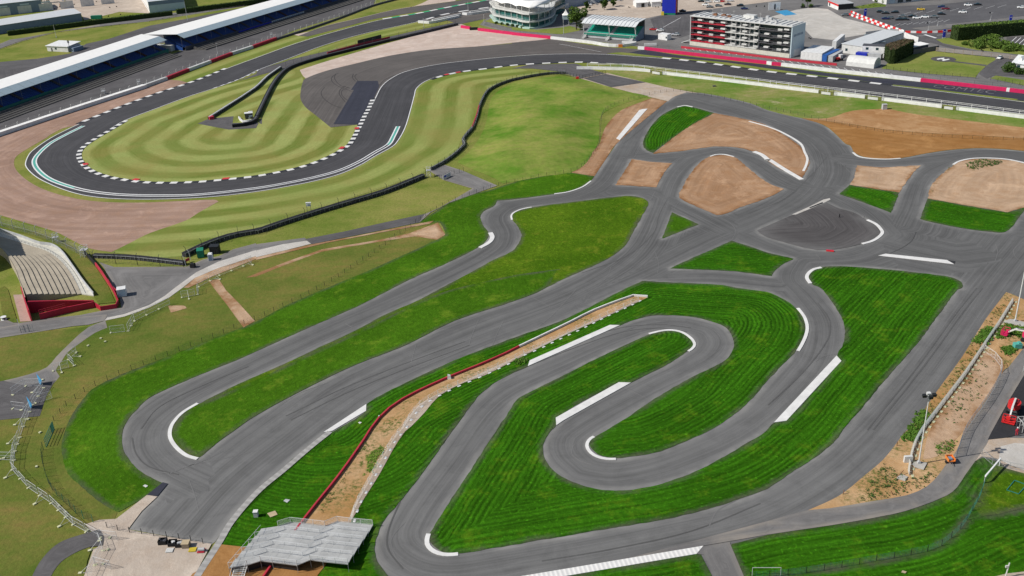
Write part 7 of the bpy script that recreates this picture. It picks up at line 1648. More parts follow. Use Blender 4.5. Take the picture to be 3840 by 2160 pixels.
caravan(Q1(2,0,1180,78), .3, 'white caravan left of the small marquee'); caravan(Q1(2,0,1458,75), .9, 'white trailer beside the blue tower', 3.6); caravan(Q1(2,0,1690,138), .7, 'white box trailer at the red side of the tower', 3.0); caravan(Q1(0,0,1215,150), .2, 'white wrapped boat shaped trailer behind the hedge', 6.5)
p = at(*Q1(0,0,630,70)); t = thing('digger', 'orange and yellow digger beside the rear blue shed', 'digger', (p.x, p.y, .1))
m = MB(); m.box(p.x, p.y, 1.5, 3.0, 2.2, 1.4); m.box(p.x - .6, p.y, 2.6, 1.2, 1.6, 1.1); m.build('body', P_['orange'], t)
m = MB(); m.box(p.x, p.y - 1, .5, 3.6, .6, .8); m.box(p.x, p.y + 1, .5, 3.6, .6, .8); m.build('track', P_['black_rubber'], t)
m = MB(); m.beam((p.x + 1, p.y, 2), (p.x + 3, p.y - .5, 4.5), .4, .5); m.beam((p.x + 3, p.y - .5, 4.5), (p.x + 4.6, p.y - .8, 2.2), .35, .4); m.build('arm', P_['yellow'], t)
a = at(*Q1(0,0,975,190)); m = MB(); m.box(a.x, a.y, 1.2, 7, 2.6, 2.2); solo(m, 'container', P_['green_box'], 'green container with a pale roof just behind the hedge', 'container')
a = at(*Q1(3,0,715,612)); t = thing('tractor', 'red tractor with white cab between the grey container and the storage tent', 'tractor', (a.x, a.y, .05), .4)
m = MB(); m.box(-.8, 0, 1.2, 2.0, .9, .9); m.build('body', P_['bright_red'], t); t2 = t.children[0]
m = MB(); m.box(.8, 0, 1.9, 1.4, 1.4, 1.5); m.build('cab', P_['off_white'], t); m = MB(); m.box(.8, 0, 2.72, 1.6, 1.6, .12); m.build('roof', P_['white_paint'], t)
for o in list(t.children):
    o.data.transform(Matrix.Translation(Vector((a.x, a.y, .05))))
for x, r_ in ((.9, 1.9), (-1.3, 1.2)):
    for y in (-.8, .8): o = bpy.data.objects.new('wheel', KIT['saloon'][3]); C.objects.link(o); o.parent = t; o.location = (x, y, 0); o.scale = (r_, r_, r_)

# ------------------------------------------------------------------ lamps, lifts and small things
def lamp(label, foot, top, heads=True, r=.14, n=4):
    B = at(*foot); h = None
    z = min((abs((at(*top, zz) - Vector((B.x, B.y, zz))).length), zz) for zz in np.arange(4, 30, .25))[1]
    t = thing('lamp_post', label, 'lamp post', B); m = MB(); m.tube(B, (B.x, B.y, z), r, 8, r * .6); m.build('pole', P_['off_white'], t)
    m = MB(); m.box(B.x, B.y, .35, .5, .5, .7); m.build('base', P_['pale_grey'], t)
    if heads:
        m = MB(); m.tube((B.x - .9, B.y, z), (B.x + .9, B.y, z + .1), .07, 5); m.tube((B.x, B.y - .6, z), (B.x, B.y + .6, z), .07, 5); m.build('crossbar', P_['pale_grey'], t)
        for k in range(n):
            x, y = ((-.9, 0), (.9, .1), (0, -.6), (.1, .6))[k]; m = MB(); m.hexa([(B.x + x - .35, B.y + y - .25, z - .1), (B.x + x + .35, B.y + y - .25, z - .1), (B.x + x + .3, B.y + y + .3, z + .1), (B.x + x - .3, B.y + y + .3, z + .1), (B.x + x - .35, B.y + y - .32, z + .4), (B.x + x + .35, B.y + y - .32, z + .4), (B.x + x + .3, B.y + y + .2, z + .5), (B.x + x - .3, B.y + y + .2, z + .5)])
            m.build('floodlight', P_['black_metal'] if k != 3 else P_['off_white'], t)
    return t
lamp('tall white floodlight pole on the sandy strip beside the right straight', (3444.6, 1741), (3482, 1486))
lamp('white floodlight pole rising out of the right edge', (3806, 1208), (3862, 840), True, .16)
lamp('thin dark pole behind the long trimmed hedge', Q1(0,0,568,380), Q1(0,0,542,245), False, .12)
lamp('thin pale pole behind the right covered grandstand', Q1(0,0,1888,205), Q1(0,0,1868,10), False, .12)
lamp('dark mast with a white lamp below the right covered grandstand', Q1(0,0,2192,548), Q1(0,0,2178,435), True, .1, 1)
lamp('white flagpole between the two white pit walls', Q1(1,0,2137,130), Q1(1,0,2134,15), False, .12)
lamp('white flagpole at the left of the clubhouse lawn', Q1(1,0,2296,250), Q1(1,0,2288,140), False, .12)
lamp('white pole at the corner of the long white pit wall', Q1(1,0,1690,285), Q1(1,0,1680,180), False, .1)
lamp('white post in front of the large tree', Q1(2,0,520,345), Q1(2,0,518,240), False, .12)
lamp('slim car park lamp with a round head', Q1(3,0,1612,312), Q1(3,0,1612,272), True, .08, 1); lamp('slim car park lamp on the pale strip', Q1(3,0,1706,262), Q1(3,0,1708,205), True, .08, 1); lamp('slim car park lamp far right', Q1(3,0,2238,208), Q1(3,0,2240,155), True, .08, 1)
for lb, v in (('flat pale slab under the tall floodlight pole', (1440,330, 1500,305, 1600,322, 1565,388, 1480,365)), ('flat pale slab beside the dark leaning posts', (1292,475, 1335,432, 1405,462, 1378,502))):
    P = [p.xy for p in gp(q(3, 3, *v))]; solo(MB().prism([tuple(p) for p in P], .12, .3), 'slab', P_['concrete'], lb, 'slab')
P = [p.xy for p in gp(zq(3600, 1180, 240, 930,185, 1080,120, 1200,130, 1420,190, 1420,300, 1330,315, 1270,250, out=1404.0))]; solo(MB().prism([tuple(p) for p in P], .12, .32), 'slab', P_['concrete'], 'pale slab around the right edge floodlight pole', 'slab')
a = at(*Q1(3,3,1405,305)); m = MB(); m.box(a.x, a.y, .75, 1.5, .5, 1.3); solo(m, 'cabinet', P_['off_white'], 'white cabinet leaning by the floodlight pole', 'cabinet')
for lb, v in (('short dark post leaning by the pale slab', (1296,460, 1365,385)), ('dark post at the edge of the near straight', (757,628, 757,582)), ('small dark post on the orange soil by the straight', (1295,142, 1295,112)), ('bent dark rod lying in the weeds', (1260,638, 1240,592))):
    a, b = at(*Q1(3,3,v[0],v[1])), at(*Q1(3,3,v[2],v[3]), .9); m = MB(); m.tube(a, (a.x + .05, a.y, 1.0) if abs(v[0] - v[2]) < 5 else b, .07, 5); solo(m, 'post', P_['rust'], lb, 'post')
# boom lifts
def lift(px, rot, label, basket=True, colr='bright_red'):
    p = at(*px); t = thing('boom_lift', label, 'boom lift', (p.x, p.y, .1), rot)
    o_ = Vector((p.x, p.y, .1))
    def bl_(m, nm, mt, par=t): 
        o = m.build(nm, P_[mt]); o.parent = par; return o
    m = MB(); m.box(0, 0, .7, 2.6, 1.7, .5); bl_(m, 'chassis', 'dark_grey')
    m = MB(); m.prism([(1.35 * math.cos(a) * 1.1, 1.15 * math.sin(a)) for a in np.linspace(0, 2 * PI, 17)[:-1]], 1.0, 2.1); m.box(.3, 0, 2.2, 1.4, 1.2, .3); bl_(m, 'turret', colr)
    for x in (-1.0, 1.0):
        for y in (-.95, .95): o = bpy.data.objects.new('wheel', KIT['saloon'][3]); C.objects.link(o); o.parent = t; o.location = (x, y, 0); o.scale = (1.4, 1.6, 1.4)
    m = MB(); m.beam((.6, 0, 2.5), (-3.0, 0, 2.1), .38, .42); m.beam((-3.0, 0, 2.1), (-4.3, 0, 1.0), .28, .3); bl_(m, 'boom', 'off_white' )
    m = MB(); m.beam((.2, -.2, 2.75), (-2.6, -.2, 2.4), .1, .1); bl_(m, 'hose', 'black_metal')
    m = MB()
    for z in (.35, .9, 1.45):
        for (a, b) in (((-5.6, -1.1), (-4.3, -1.1)), ((-4.3, -1.1), (-4.3, 1.1)), ((-4.3, 1.1), (-5.6, 1.1)), ((-5.6, 1.1), (-5.6, -1.1))): m.beam((*a, z), (*b, z), .09, .1)
    m.box(-4.95, 0, .3, 1.35, 2.2, .12); m.box(-4.6, .2, .9, .5, .7, .7)
    for x in (-5.6, -4.3):
        for y in (-1.1, 0, 1.1): m.tube((x, y, .3), (x, y, 1.45), .05, 4)
    bl_(m, 'basket', colr); return t
lift(zq(3480, 1400, 360, 1215,545, out=1373.0)[0], .95, 'red boom lift with its basket lowered on the fresh black asphalt')
lift(zq(3600, 1180, 240, 1500,590, out=1404.0)[0], -.75, 'red boom lift with a white boom at the right edge', True, 'pink_red')
a = at(*zq(3600, 1180, 240, 1250,735, out=1404.0)[0]); m = MB(); m.box(a.x, a.y, .7, 1.6, 1.2, 1.1); m.box(a.x + .3, a.y, 1.35, .6, .8, .3); solo(m, 'generator', paint('teal_paint', (0.10, 0.42, 0.36), 0.5), 'small teal generator beside the right edge boom lift', 'generator')
a = at(*Q1(3,3,1838,322)); t = thing('trailer', 'small orange trailer cart on the narrow service road', 'trailer', a)
m = MB(); m.box(a.x, a.y + .4, .75, 1.25, 1.5, .12); 
for s in (-1, 1): m.box(a.x + s * .6, a.y + .4, 1.0, .08, 1.5, .5)
m.box(a.x, a.y + 1.15, 1.0, 1.25, .08, .5); m.build('body', P_['orange'], t)
m = MB(); m.box(a.x - .1, a.y + .3, 1.0, .6, .8, .4); m.build('load', P_['wall_blue'], t); m = MB(); m.tube((a.x, a.y - .3, .6), (a.x - .1, a.y - 1.1, .5), .06, 5); m.build('drawbar', P_['dark_grey'], t)
for s in (-1, 1): o = bpy.data.objects.new('wheel', KIT['saloon'][3]); C.objects.link(o); o.parent = t; o.location = (s * .75, .3, 0); o.rotation_euler = (0, 0, PI / 2)
# person by the black asphalt
a = at(*zq(3480, 1400, 360, 1262,890, out=1373.0)[0], .15); t = thing('person', 'worker in a white helmet and red jacket on the black asphalt edge', 'person', (a.x, a.y, .15))
me = bpy.data.meshes.new('person_body'); J = [(0, 0, .95), (0, 0, 1.2), (0, 0, 1.45), (0, 0, 1.58), (0, .02, 1.68), (-.1, 0, .9), (-.12, .05, .5), (-.13, 0, .06), (.1, 0, .9), (.13, -.1, .5), (.15, -.02, .06), (-.2, 0, 1.42), (-.27, .05, 1.15), (-.25, -.12, .95), (.2, 0, 1.42), (.27, .05, 1.15), (.25, -.12, .95)]
me.from_pydata(J, [(0,1),(1,2),(2,3),(3,4),(0,5),(5,6),(6,7),(0,8),(8,9),(9,10),(2,11),(11,12),(12,13),(2,14),(14,15),(15,16)], [])
o = bpy.data.objects.new('body', me); C.objects.link(o); o.parent = t
o.modifiers.new('skin', 'SKIN'); RAD = [.16, .15, .17, .07, .11, .1, .08, .06, .1, .08, .06, .07, .055, .05, .07, .055, .05]
for v, r_ in zip(me.skin_vertices[0].data, RAD): v.radius = (r_, r_)
me.skin_vertices[0].data[0].use_root = True; o.modifiers.new('sub', 'SUBSURF').levels = 1; me.materials.append(P_['dull_red'])
m = MB(); m.prism([(.13 * math.cos(a_), .14 * math.sin(a_)) for a_ in np.linspace(0, 2 * PI, 11)[:-1]], 1.72, 1.86); ho = m.build('helmet', P_['white_paint']); ho.parent = t
# kart circuit odds and ends
a = at(*zq(3060, 760, 240, 512,325, out=1404.0)[0]); m = MB(); m.prism([(a.x + .16 * math.cos(v), a.y + .16 * math.sin(v)) for v in np.linspace(0, 2 * PI, 9)[:-1]], .05, .95); m.prism([(a.x + .11 * math.cos(v), a.y + .11 * math.sin(v)) for v in np.linspace(0, 2 * PI, 9)[:-1]], .95, 1.15); solo(m, 'bollard', P_['black_metal'], 'stout black bollard standing on the dark planings', 'bollard')
for lb, x, y, x2, y2 in (('thin black post left of the white patch', 808,262, 830,210), ('thin black post by the start of the white kerb', 1035,350, 1070,300)):
    a = at(*zq(3060, 760, 240, x, y, out=1404.0)[0]); b = at(*zq(3060, 760, 240, x2, y2, out=1404.0)[0], .6); m = MB(); m.tube(a, b, .06, 5); solo(m, 'post', P_['black_metal'], lb, 'post')
a, b = [p for p in gp(q(3,1, 585,1078, 663,1085))]; t = thing('barrier_block', 'red plastic barrier on the asphalt below the dark planings', 'barrier block', (*((a + b) / 2).xy, .06)); m = MB(); m.beam((a.x, a.y, .22), (b.x, b.y, .22), .5, .3); m.build('body', P_['bright_red'], t); m = MB(); m.beam((a.x, a.y + .1, .40), (b.x, b.y + .1, .40), .18, .06); m.build('ridge', P_['pink_red'], t)
a = at(*Q1(1,2,1945,915)); m = MB(); m.hexa([(a.x - .4, a.y - .4, 0), (a.x + .5, a.y - .4, 0), (a.x + .5, a.y + .4, 0), (a.x - .4, a.y + .4, 0), (a.x - .3, a.y - .3, 1.1), (a.x + .3, a.y - .3, .9), (a.x + .3, a.y + .3, .9), (a.x - .3, a.y + .3, 1.1)]); solo(m, 'block', P_['white_paint'], 'white wedge block against the red kart barrier', 'block')
a = at(*Q1(1,2,1245,1310)); m = MB(); m.box(a.x, a.y, .3, .4, .4, .6); solo(m, 'block', P_['white_paint'], 'small white marker box at the bend of the red kart barrier', 'block')
a = at(*ZS(650,150)[0]); t = thing('cabinet', 'white and grey cabinet on the grass above the viewing platform', 'cabinet', a, -.3)
m = MB(); m.box(a.x, a.y, .6, .75, .75, 1.1); m.build('body', P_['pale_grey'], t); m = MB(); m.box(a.x, a.y, 1.2, .85, .85, .1); m.build('top', P_['white_paint'], t)
for o in t.children: o.rotation_euler = (0, 0, .3)
P = [p.xy for p in gp(ZS(815,112, 935,72, 972,130, 865,172))]; solo(MB().prism([tuple(p) for p in P], .13, .2), 'board', P_['pallet_wood'], 'pale board lying on the grass above the viewing platform', 'board')
P = [p.xy for p in gp(q(0,3, 1440,548, 1462,535, 1492,548, 1470,563))]; solo(MB().prism([tuple(p) for p in P], .1, .18), 'board', P_['off_white'], 'small white board on the grass by the dark patch', 'board')
P = [p.xy for p in gp(q(1,2, 1028,1362, 1045,1352, 1066,1360, 1048,1372))]; solo(MB().prism([tuple(p) for p in P], .13, .2), 'board', P_['off_white'], 'small white board on the dark green strip by the wide asphalt', 'board')
P = [p.xy for p in gp(q(1,3, 278,700, 300,682, 345,690, 315,718))]; solo(MB().prism([tuple(p) for p in P], .13, .2), 'board', P_['pale_grey'], 'grey board on the dark green strip near the cabinet', 'board')
P = [p.xy for p in gp(q(3,3, 1340,1420, 1352,1402, 1395,1415, 1380,1430))]; solo(MB().prism([tuple(p) for p in P], .13, .22), 'board', P_['pallet_wood'], 'small board lying on the near right turf', 'board')
# crates and pallets in the yard
ZY = lambda *v: zq(560, 1980, 240, *v, out=1404.0)
for k, (x, y, sx, mt, lb) in enumerate(((285,390, 1.35, 'black_rubber', 'black open crate at the left of the yard row'), (500,425, 1.35, 'black_rubber', 'black crate of white scraps in the middle of the yard row'), (645,450, 1.1, 'black_rubber', 'black crate of dark scraps in the yard row'))):
    a = at(*ZY(x, y)[0]); t = thing('crate', lb, 'crate', a, 0); w2 = sx / 2; m = MB(); m.box(a.x, a.y + .55, .12, sx, 1.1, .12)
    for s in (-1, 1): m.box(a.x + s * w2, a.y + .55, .5, .06, 1.1, .8); m.box(a.x, a.y + .55 + s * .55, .5, sx, .06, .8)
    m.build('box', P_[mt], t); m = MB()
    for j in range(7): m.box(a.x + random.uniform(-.4, .4) * sx, a.y + .55 + random.uniform(-.35, .35), .55 + .06 * j, .35, .25, .14, random.uniform(0, 3))
    m.build('scrap', P_[('dark_grey', 'off_white', 'pale_grey')[k]], t)
a = at(*ZY(800,470)[0]); t = thing('crate', 'wooden crate with a pale lid at the right of the black crates', 'crate', a); m = MB(); m.box(a.x, a.y + .6, .5, 1.2, 1.2, 1.0); m.build('box', P_['wood'], t); m = MB(); m.box(a.x - .05, a.y + .6, 1.06, 1.3, 1.25, .12); m.build('lid', P_['pallet_wood'], t)
def pallet(px, mt, lb, top=None):
    a = at(*px); t = thing('pallet', lb, 'pallet', a); m = MB()
    for j in range(3): m.box(a.x, a.y + .15 + .4 * j, .12, 1.2, .12, .2)
    m.build('bearer', P_[mt], t); m = MB()
    for j in range(6): m.box(a.x - .52 + .208 * j, a.y + .55, .26, .19, 1.1, .06)
    m.build('board', P_[mt], t)
    if top: top(a, t)
pallet(ZY(430,560)[0], 'off_white', 'white pallet lying in front of the black crates'); pallet(ZY(935,545)[0], 'yellow', 'yellowish pallet next to the wooden crate')
def tp_(a, t): m = MB(); m.tube((a.x - .5, a.y + .55, .55), (a.x + .6, a.y + .55, .55), .28, 8); m.build('roll', P_['pale_grey'], t)
pallet(ZY(1125,570)[0], 'dull_red', 'red pallet carrying a grey roll by the setts', tp_)
# infield marshal hut and white wall
ZH = lambda *v: zq(860, 380, 300, *v, out=2415.0)
a, b = [p.xy for p in gp(ZH(485,545, 720,520))]; F = frame(a, b - a); L = (b - a).length; t = thing('marshal_hut', 'dark marshal hut with white roof at the infield tip', 'hut', (*a, 0))
m = MB(); blk(m, F, 0, L, 0, 2.2, 0, 2.3); m.build('wall', P_['dark_grey'], t); m = MB(); blk(m, F, -.15, L + .15, -.15, 2.35, 2.3, 2.5); blk(m, F, L * .5, L + .1, 1.4, 2.6, 2.5, 2.7); m.build('roof', P_['white_paint'], t); m = MB(); blk(m, F, L * .5, L * .95, -.06, -.01, 1.0, 1.5); m.build('window', P_['sky_panel'], t)
m = MB(); blk(m, F, L * .42, L * .68, -.5, -.42, .1, .75); solo(m, 'sign_board', P_['off_white'], 'small white number board in front of the marshal hut', 'sign')
wall('low_wall', 'low white bent wall in front of the marshal hut', 'wall', [([p.xy for p in gp(ZH(285,520, 370,645, 695,605))], P_['white_paint'], None)], .8, 0, .5)
# pit walls at the top, signs, cages
for lb, pts in (('long white walled pit exit island near the top', q(1,0, 1630,232, 1760,240, 2050,178)), ('second white walled pit island beside the clubhouse', q(1,0, 2075,150, 2140,155, 2390,120))):
    wall('pit_wall', lb, 'wall', [([p.xy for p in gp(pts)], P_['white_paint'], None), ([p.xy + Vector((1, 6)) for p in gp(pts)][1:], P_['off_white'], None)], 1.4, 0, 1.2)
a, b = [p.xy for p in gp(q(1,0, 1030,462, 1265,402))]; F = frame(a, b - a); L = (b - a).length; t = thing('advert_board', 'large plain black hoarding above the black tyre wall', 'hoarding', (*a, 0))
m = MB(); blk(m, F, 0, L, 0, .2, .4, 3.0); m.build('panel', P_['black_metal'], t)
for k in range(5): m = MB(); m.tube(F(L * k / 4, .4, 0), F(L * k / 4, .25, 2.6), .09, 5); m.build('post', P_['dark_grey'], t)
m = MB(); m.beam(F(L * .66, -.03, .9), F(L * .72, -.03, 2.4), .06, .25); m.beam(F(L * .72, -.03, 2.4), F(L * .80, -.03, 1.0), .06, .25); m.build('emblem', P_['dark_grey'], t)
a = at(*Q1(1,1,540,700)); t = thing('sign_board', 'white board on two posts behind the long dark tyre wall', 'sign', a); m = MB(); m.box(a.x, a.y, 3.0, 1.5, .1, 1.1); m.box(a.x, a.y + .2, 3.62, 1.7, .6, .1); m.build('board', P_['white_paint'], t); m = MB(); m.tube((a.x - .6, a.y, 0), (a.x - .6, a.y, 3), .07, 5); m.tube((a.x + .6, a.y, 0), (a.x + .6, a.y, 3), .07, 5); m.build('leg', P_['dark_grey'], t); m = MB(); m.box(a.x + .1, a.y - .07, 2.9, .8, .03, .5); m.build('lettering', P_['wall_blue'], t)
def tower(px, label, h, w=1.6):
    a = at(*px); t = thing('camera_tower', label, 'tower', a); m = MB()
    for sx in (-w/2, w/2):
        for sy in (-w/2, w/2): m.tube((a.x + sx * 1.3, a.y + sy * 1.3, 0), (a.x + sx, a.y + sy, h), .06, 5)
    for k in range(3):
        z0, z1 = h * k / 3, h * (k + 1) / 3
        for s in (-1, 1): m.tube((a.x - w/2, a.y + s * w/2, z0), (a.x + w/2, a.y + s * w/2, z1), .04, 4); m.tube((a.x + s * w/2, a.y - w/2, z1), (a.x + s * w/2, a.y + w/2, z0), .04, 4)
    m.build('frame', P_['off_white'], t); m = MB(); m.box(a.x, a.y, h, w + .4, w + .4, .12); m.build('platform', P_['pale_grey'], t); m = MB()
    for z in (.55, 1.1):
        for (u, v) in (((-1, -1), (1, -1)), ((1, -1), (1, 1)), ((1, 1), (-1, 1)), ((-1, 1), (-1, -1))): m.tube((a.x + u[0] * w * .6, a.y + u[1] * w * .6, h + z), (a.x + v[0] * w * .6, a.y + v[1] * w * .6, h + z), .05, 4)
    m.build('railing', P_['off_white'], t)
tower(Q1(0,1,860,1130), 'white lattice camera tower at the end of the grey wire fence', 2.2); tower(Q1(1,1,1740,330), 'white scaffold marshal tower by the fence junction near the mound', 2.4, 1.1); tower(Q1(0,1,568,985), 'small white lattice stand along the grey wire fence', 1.6, 1.2); tower(Q1(0,0,1045,945), 'white frame marshal stand behind the long white barrier', 1.4, 1.3); tower(Q1(0,0,1400,850), 'second white frame marshal stand along the long white barrier', 1.4, 1.1); tower(Q1(1,0,160,380), 'white lattice stand at the end of the dark red barrier', 2.0, 1.0)
a, b = [p.xy for p in gp(q(1,1, 1885,362, 1958,325))]; F = frame(a, b - a); L = (b - a).length; m = MB(); blk(m, F, 0, L, 0, .06, .2, 1.5); t = thing('gate', 'white sheeted gate on the asphalt by the mound', 'gate', (*a, 0)); m.build('panel', P_['off_white'], t); m = MB(); m.tube(F(0, 0, 0), F(0, 0, 1.6), .07, 5); m.tube(F(L, 0, 0), F(L, 0, 1.6), .07, 5); m.build('post', P_['white_paint'], t); m = MB(); blk(m, F, L * .15, L * .42, -.04, -.01, .7, 1.3); m.build('notice', P_['royal_blue'], t)
for lb, v in (('first marshal cage in the white wall gap near the slip road', (2, 0, 1395,742, 1510,760)), ('marshal cage left of the short white wall', (3,0, 515,948, 655,966)), ('marshal cage right of the short white wall', (3,0, 980,1000, 1135,1018)), ('dark marshal cage in the last white wall gap', (3,0, 1750,1098, 1885,1115))):
    a, b = [p.xy for p in gp(q(*v))]; F = frame(a, b - a); L = (b - a).length; t = thing('marshal_post', lb, 'marshal post', (*a, 0)); m = MB(); blk(m, F, L * .15, L * .8, -.1, .0, .25, 1.3); m.build('panel', P_['off_white'], t)
    m = MB()
    for s in (0, L * .35, L * .7, L): m.tube(F(s, .1, 0), F(s, .1, 2.6), .07, 4)
    for z in (1.3, 2.0, 2.6): m.tube(F(0, .1, z), F(L, .1, z), .04, 4)
    for z in (.5, 1.4, 2.6): m.tube(F(0, .1, z), F(0, 2, z), .04, 4); m.tube(F(L, .1, z), F(L, 2, z), .04, 4)
    m.build('cage', P_['dark_grey'], t)
a = at(*Q1(3,0,1175,1105)); m = MB(); m.box(a.x, a.y + .7, 1.0, 1.7, 1.4, 2.0); m.box(a.x, a.y + .7, 2.04, 1.85, 1.55, .1); solo(m, 'cabinet', P_['pale_grey'], 'pale grey utility cabinet on the bank below the white walls', 'cabinet')
a = at(*Q1(2,0,2035,872)); m = MB(); m.box(a.x, a.y, .3, 1.3, .7, .5); solo(m, 'drain_box', P_['dark_grey'], 'dark box lying on the grass bank', 'box')
a = at(*Q1(2,0,658,795)); m = MB(); m.box(a.x, a.y, .55, 1.3, .9, .9); m.tube((a.x - .6, a.y, .3), (a.x - 2.2, a.y + .3, .3), .06, 4); solo(m, 'cart', P_['bright_red'], 'small red cart by the gate fence', 'cart')
for lb, px, h in (('blue totem sign among the red and white blocks', Q1(3,0,975,172), 4.6), ('blue totem sign at the road junction', Q1(3,0,1768,385), 4.4), ('blue totem sign behind the tall hedge', Q1(3,0,2435,235), 4.2)):
    a = at(*px); t = thing('totem_sign', lb, 'sign', a); m = MB(); m.box(a.x, a.y, h / 2 + .3, 1.3, .3, h - .6); m.build('panel', P_['royal_blue'], t); m = MB(); m.box(a.x, a.y, .2, 1.5, .5, .4); m.build('base', P_['pale_grey'], t); m = MB(); m.box(a.x, a.y - .17, h * .75, .8, .03, .35); m.build('lettering', P_['off_white'], t)
a = at(*Q1(3,0,62,105)); m = MB(); m.box(a.x, a.y, 2.4, 7.0, .3, 4.4); t = thing('advert_board', 'white board with a dark figure shape above the tall building', 'sign', a); m.build('board', P_['white_paint'], t); m = MB(); m.box(a.x + .2, a.y - .2, 2.0, .9, .06, 2.6); m.box(a.x + .2, a.y - .2, 3.6, .5, .06, .6); m.build('figure', P_['dark_grey'], t)
a = at(*zq(0, 840, 480, 55,1300, out=1739.0)[0]); t = thing('cable_drum', 'white cable drum on the tarmac left of the terrace', 'drum', a); m = MB()
for z in (.05, .75): m.prism([(a.x + .75 * math.cos(v), a.y + .75 * math.sin(v)) for v in np.linspace(0, 2 * PI, 17)[:-1]], z, z + .1)
m.build('flange', P_['white_paint'], t); m = MB(); m.prism([(a.x + .4 * math.cos(v), a.y + .4 * math.sin(v)) for v in np.linspace(0, 2 * PI, 13)[:-1]], .15, .75); m.build('core', P_['black_rubber'], t)
a = at(*Q1(0,2,215,455)); t = thing('gate', 'grey mesh gate folded at the corner of the left road', 'gate', a); m = MB(); b = at(*Q1(0,2,340,435)); 
for (u, v) in ((a, b), (a, at(*Q1(0,2,190,380)))):
    for z in (.1, 1.0, 1.9): m.tube((u.x, u.y, z), (v.x, v.y, z), .05, 4)
    for j in range(6): c_ = u.lerp(v, j / 5); m.tube((c_.x, c_.y, 0), (c_.x, c_.y, 1.9), .035, 4)
m.build('leaf', P_['galvanised'], t)
a, b = at(*Q1(0,3,465,155)), at(*Q1(0,3,525,20)); c_ = at(*Q1(0,2,548,1420)); m = MB()
t = thing('gate', 'dark green mesh gate in the curved wire fence', 'gate', a)
for (u, v) in ((a, b), (b, c_)):
    for z in (.1, .7, 1.3, 1.9): m.tube((u.x, u.y, z), (v.x, v.y, z), .05, 4)
    for j in range(9): e = u.lerp(v, j / 8); m.tube((e.x, e.y, 0), (e.x, e.y, 2.0), .04, 4)
m.build('leaf', P_['hoarding_green'], t)
a, b = at(*Q1(3,3,2175,515)), at(*Q1(3,3,2325,345)); m = MB(); m.beam((a.x, a.y, 1.5), (b.x, b.y, 1.7), .25, .3); m.tube((b.x, b.y, 0), (b.x, b.y, 1.7), .08, 5); m.tube((a.x, a.y, 0), (a.x, a.y, 1.5), .08, 5)
solo(m, 'gate_beam', P_['white_paint'], 'white sliding gate beam at the top of the green fence', 'gate')
a = at(*Q1(3,3,2385,1470)); m = MB(); m.tube(a, (a.x + .2, a.y, 3.0), .1, 6); m.box(a.x - .1, a.y, 2.3, .4, .2, .4); solo(m, 'post', P_['off_white'], 'white post with a small box at the lower right corner', 'post')
a, b = at(*Q1(3,3,-160,1449)), at(*Q1(3,3,125,1449)); m = MB(); 
for p in (a, b): m.tube((p.x, p.y, 0), (p.x, p.y, 1.7), .05, 5)
m.tube((a.x, a.y, 1.7), (b.x, b.y, 1.7), .05, 5); solo(m, 'goal_frame', P_['pale_grey'], 'thin grey gate frame across the access road at the foot', 'gate')
P = gp(q(3,3, 2400,592, 2480,495, 2600,540, 2520,632)); m = MB()
for j in range(4): m.beam(P[j] + Vector((0, 0, .2)), P[(j + 1) % 4] + Vector((0, 0, .2)), .12, .1)
solo(m, 'metal_frame', P_['hoarding_green'], 'dark green metal frame lying on the rough grass', 'frame')
for k, v in enumerate(((3,2, 2700,900), (3,3, 2640,10))):
    a = at(*Q1(*v)); m = MB()
    for i in range(3):
        for j in range(3): m.tube((a.x + i * 1.2 - 1.6, a.y + j * 1.2, 0), (a.x + i * 1.2 - 1.6, a.y + j * 1.2, 2.2), .05, 4)
        m.tube((a.x + i * 1.2 - 1.6, a.y, 2.2), (a.x + i * 1.2 - 1.6, a.y + 2.4, 2.2), .05, 4); m.tube((a.x - 1.6, a.y + i * 1.2, 1.1), (a.x + .8, a.y + i * 1.2, 1.1), .05, 4); m.tube((a.x - 1.6, a.y + i * 1.2, 2.2), (a.x + .8, a.y + i * 1.2, 2.2), .05, 4)
    solo(m, 'scaffold', P_['off_white'], ('white scaffold frame on the black asphalt at the right edge', 'lower white scaffold frame near the pale slab')[k], 'scaffold')
m = MB()
cu = bpy.data.curves.new('painted_letters', 'FONT'); cu.body = 'COMTEC'; cu.size = 1.0; cu.materials.append(paint('faded_paint', (0.20, 0.20, 0.22), 0.8, 0.3, 1.5))
a, b = at(*Q1(3,0,1640,880)), at(*Q1(3,0,2260,948)); n_ = at(*Q1(3,0,1700,845)) - a
o = bpy.data.objects.new('painted_letters', cu); C.objects.link(o); prop(o, kind='structure'); bpy.context.view_layer.update()
wd = max(.1, o.dimensions.x); d = (b - a); sc = d.length / wd; o.matrix_world = Matrix.Translation((a.x, a.y, .13)) @ Matrix.Rotation(math.atan2(d.y, d.x), 4, 'Z') @ Matrix.Diagonal((sc, 8.0, 1, 1))
cu.resolution_u = 2
# dark terracing in front of the blue stands
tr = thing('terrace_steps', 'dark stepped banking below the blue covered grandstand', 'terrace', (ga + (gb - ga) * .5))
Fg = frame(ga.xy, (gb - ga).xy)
for k in range(5): m = MB(); blk(m, Fg, -60, 118, -4.5 - k * 2.2, -2.4 - k * 2.2, 0, 1.5 - k * .28); m.build('step', P_['dark_banking'], tr)  # the banking itself is dark brown
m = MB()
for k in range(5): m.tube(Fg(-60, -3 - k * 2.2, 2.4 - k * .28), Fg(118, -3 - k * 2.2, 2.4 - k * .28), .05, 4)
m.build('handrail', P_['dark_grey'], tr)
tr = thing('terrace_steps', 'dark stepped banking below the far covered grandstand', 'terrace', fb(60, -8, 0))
for k in range(4): m = MB(); blk(m, fb, 4, 170, -4.5 - k * 2.2, -2.4 - k * 2.2, 0, 1.5 - k * .3); m.build('step', P_['dark_banking'], tr)
